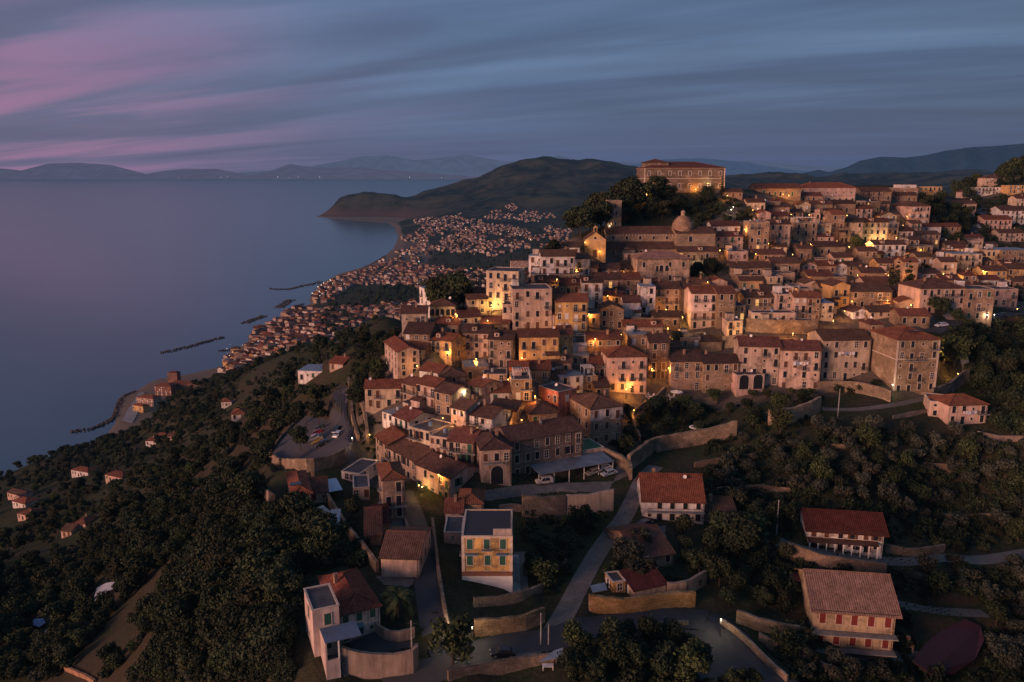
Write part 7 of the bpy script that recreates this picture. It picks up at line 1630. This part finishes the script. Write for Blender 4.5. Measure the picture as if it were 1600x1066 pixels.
plain_ = [(600,520),(530,545),(500,500),(520,470),(640,440),(640,400),(630,350),(700,335),(880,340),(900,400),(770,420),(760,470),(700,500)]
pl += field(plain_, 1800, 1.35, .4, 3, 1, accept=lambda x, y: smooth_noise(np.array([x]), np.array([y]), 130, 21)[0] > -.08)
scatter('plain_trees', pl, srcs('broad', 'green', 'olive')[:8], 'scattered tree belts among the fields and houses of the coastal plain', 'tree belts')
# ------------------------------------------------------------------ dusk light
SUN_EL, SUN_AZ = R(10), R(-130)       # the after-glow comes from the sea, a little behind the viewpoint
W = bpy.data.worlds.new('World'); S.world = W; W.use_nodes = True; nt = W.node_tree; nt.nodes.clear()
sky = N(nt, 'ShaderNodeTexSky', sky_type='NISHITA'); sky.sun_disc = False; sky.sun_elevation = R(1.5); sky.sun_rotation = SUN_AZ; sky.altitude = 290
tc = N(nt, 'ShaderNodeTexCoord'); sp = N(nt, 'ShaderNodeSeparateXYZ'); L(nt, tc.outputs['Generated'], sp.inputs[0])
X, Y, Z = sp.outputs
el = math_(nt, 'MAXIMUM', Z, 0.0)
# cloud sheet: directions projected onto a layer overhead so streaks converge toward the horizon
den = math_(nt, 'ADD', el, .11); cu = math_(nt, 'DIVIDE', X, den); cv = math_(nt, 'DIVIDE', Y, den)
cb = N(nt, 'ShaderNodeCombineXYZ'); L(nt, cu, cb.inputs[0]); L(nt, cv, cb.inputs[1])
mp = N(nt, 'ShaderNodeMapping'); mp.vector_type = 'TEXTURE'; mp.inputs['Rotation'].default_value = (0, 0, R(147)); mp.inputs['Scale'].default_value = (5.5, 1.15, 1); L(nt, cb.outputs[0], mp.inputs[0])
mp2 = N(nt, 'ShaderNodeMapping'); mp2.vector_type = 'TEXTURE'; mp2.inputs['Rotation'].default_value = (0, 0, R(166)); mp2.inputs['Scale'].default_value = (3.2, .72, 1); L(nt, cb.outputs[0], mp2.inputs[0])
k1 = noise(nt, mp.outputs[0], 1.0, 5, .5, .9); k2 = noise(nt, mp2.outputs[0], 1.0, 4, .45, .8)
west = ramp(nt, math_(nt, 'ADD', math_(nt, 'ADD', X, math_(nt, 'MULTIPLY', el, .35)), math_(nt, 'MULTIPLY', k1, .35)), -.42, .20, 1, 0)
base = mixc(nt, ramp(nt, el, 0, .42), (.058, .086, .170), (.062, .116, .222))
base = mixc(nt, ramp(nt, X, .0, .55, 0, .65), base, (.032, .058, .112))
base = mixc(nt, math_(nt, 'MULTIPLY', west, ramp(nt, el, 0, .4, .9, .55)), base, (.150, .122, .200))
lite = math_(nt, 'MULTIPLY', ramp(nt, k1, .44, .72), ramp(nt, el, .03, .14)); c = mixc(nt, math_(nt, 'MULTIPLY', lite, .78), base, (.120, .190, .31))
dark = ramp(nt, k2, .34, .64, .52, 0); c = mixc(nt, dark, c, (.036, .054, .100))
pink = math_(nt, 'MULTIPLY', math_(nt, 'MULTIPLY', ramp(nt, k2, .47, .62), ramp(nt, X, -.55, -.22, 1, 0)), ramp(nt, el, .40, .10, .45, .95))
c = mixc(nt, math_(nt, 'MULTIPLY', pink, .62), c, (.27, .12, .225))
glow = math_(nt, 'MULTIPLY', ramp(nt, X, -.75, -.98), 1.0)
c = mixc(nt, glow, c, (.55, .26, .22))
nis = N(nt, 'ShaderNodeVectorMath', operation='SCALE'); L(nt, sky.outputs[0], nis.inputs[0]); nis.inputs[3].default_value = .0
bg = N(nt, 'ShaderNodeBackground'); L(nt, c, bg.inputs[0]); bg.inputs[1].default_value = 1.42
bg2 = N(nt, 'ShaderNodeBackground'); L(nt, sky.outputs[0], bg2.inputs[0]); bg2.inputs[1].default_value = .012
ad = N(nt, 'ShaderNodeAddShader'); L(nt, bg.outputs[0], ad.inputs[0]); L(nt, bg2.outputs[0], ad.inputs[1])
o = N(nt, 'ShaderNodeOutputWorld'); L(nt, ad.outputs[0], o.inputs[0])
sd = bpy.data.lights.new('afterglow', 'SUN'); sd.energy = 3.9; sd.angle = R(22); sd.color = (1.0, .52, .37)
so = bpy.data.objects.new('afterglow', sd); COL.objects.link(so)
dirv = Vector((math.sin(SUN_AZ)*math.cos(SUN_EL), math.cos(SUN_AZ)*math.cos(SUN_EL), math.sin(SUN_EL)))
so.rotation_euler = dirv.to_track_quat('Z', 'Y').to_euler(); so.location = (0, 0, 500)
S.view_settings.view_transform = 'Standard'; S.view_settings.look = 'None'; S.view_settings.exposure = 0
S.cycles.max_bounces = 4; S.cycles.diffuse_bounces = 2; S.cycles.glossy_bounces = 2; S.cycles.transparent_max_bounces = 4
S.cycles.use_denoising = True; S.cycles.sample_clamp_indirect = 3; S.cycles.caustics_reflective = False; S.cycles.caustics_refractive = False
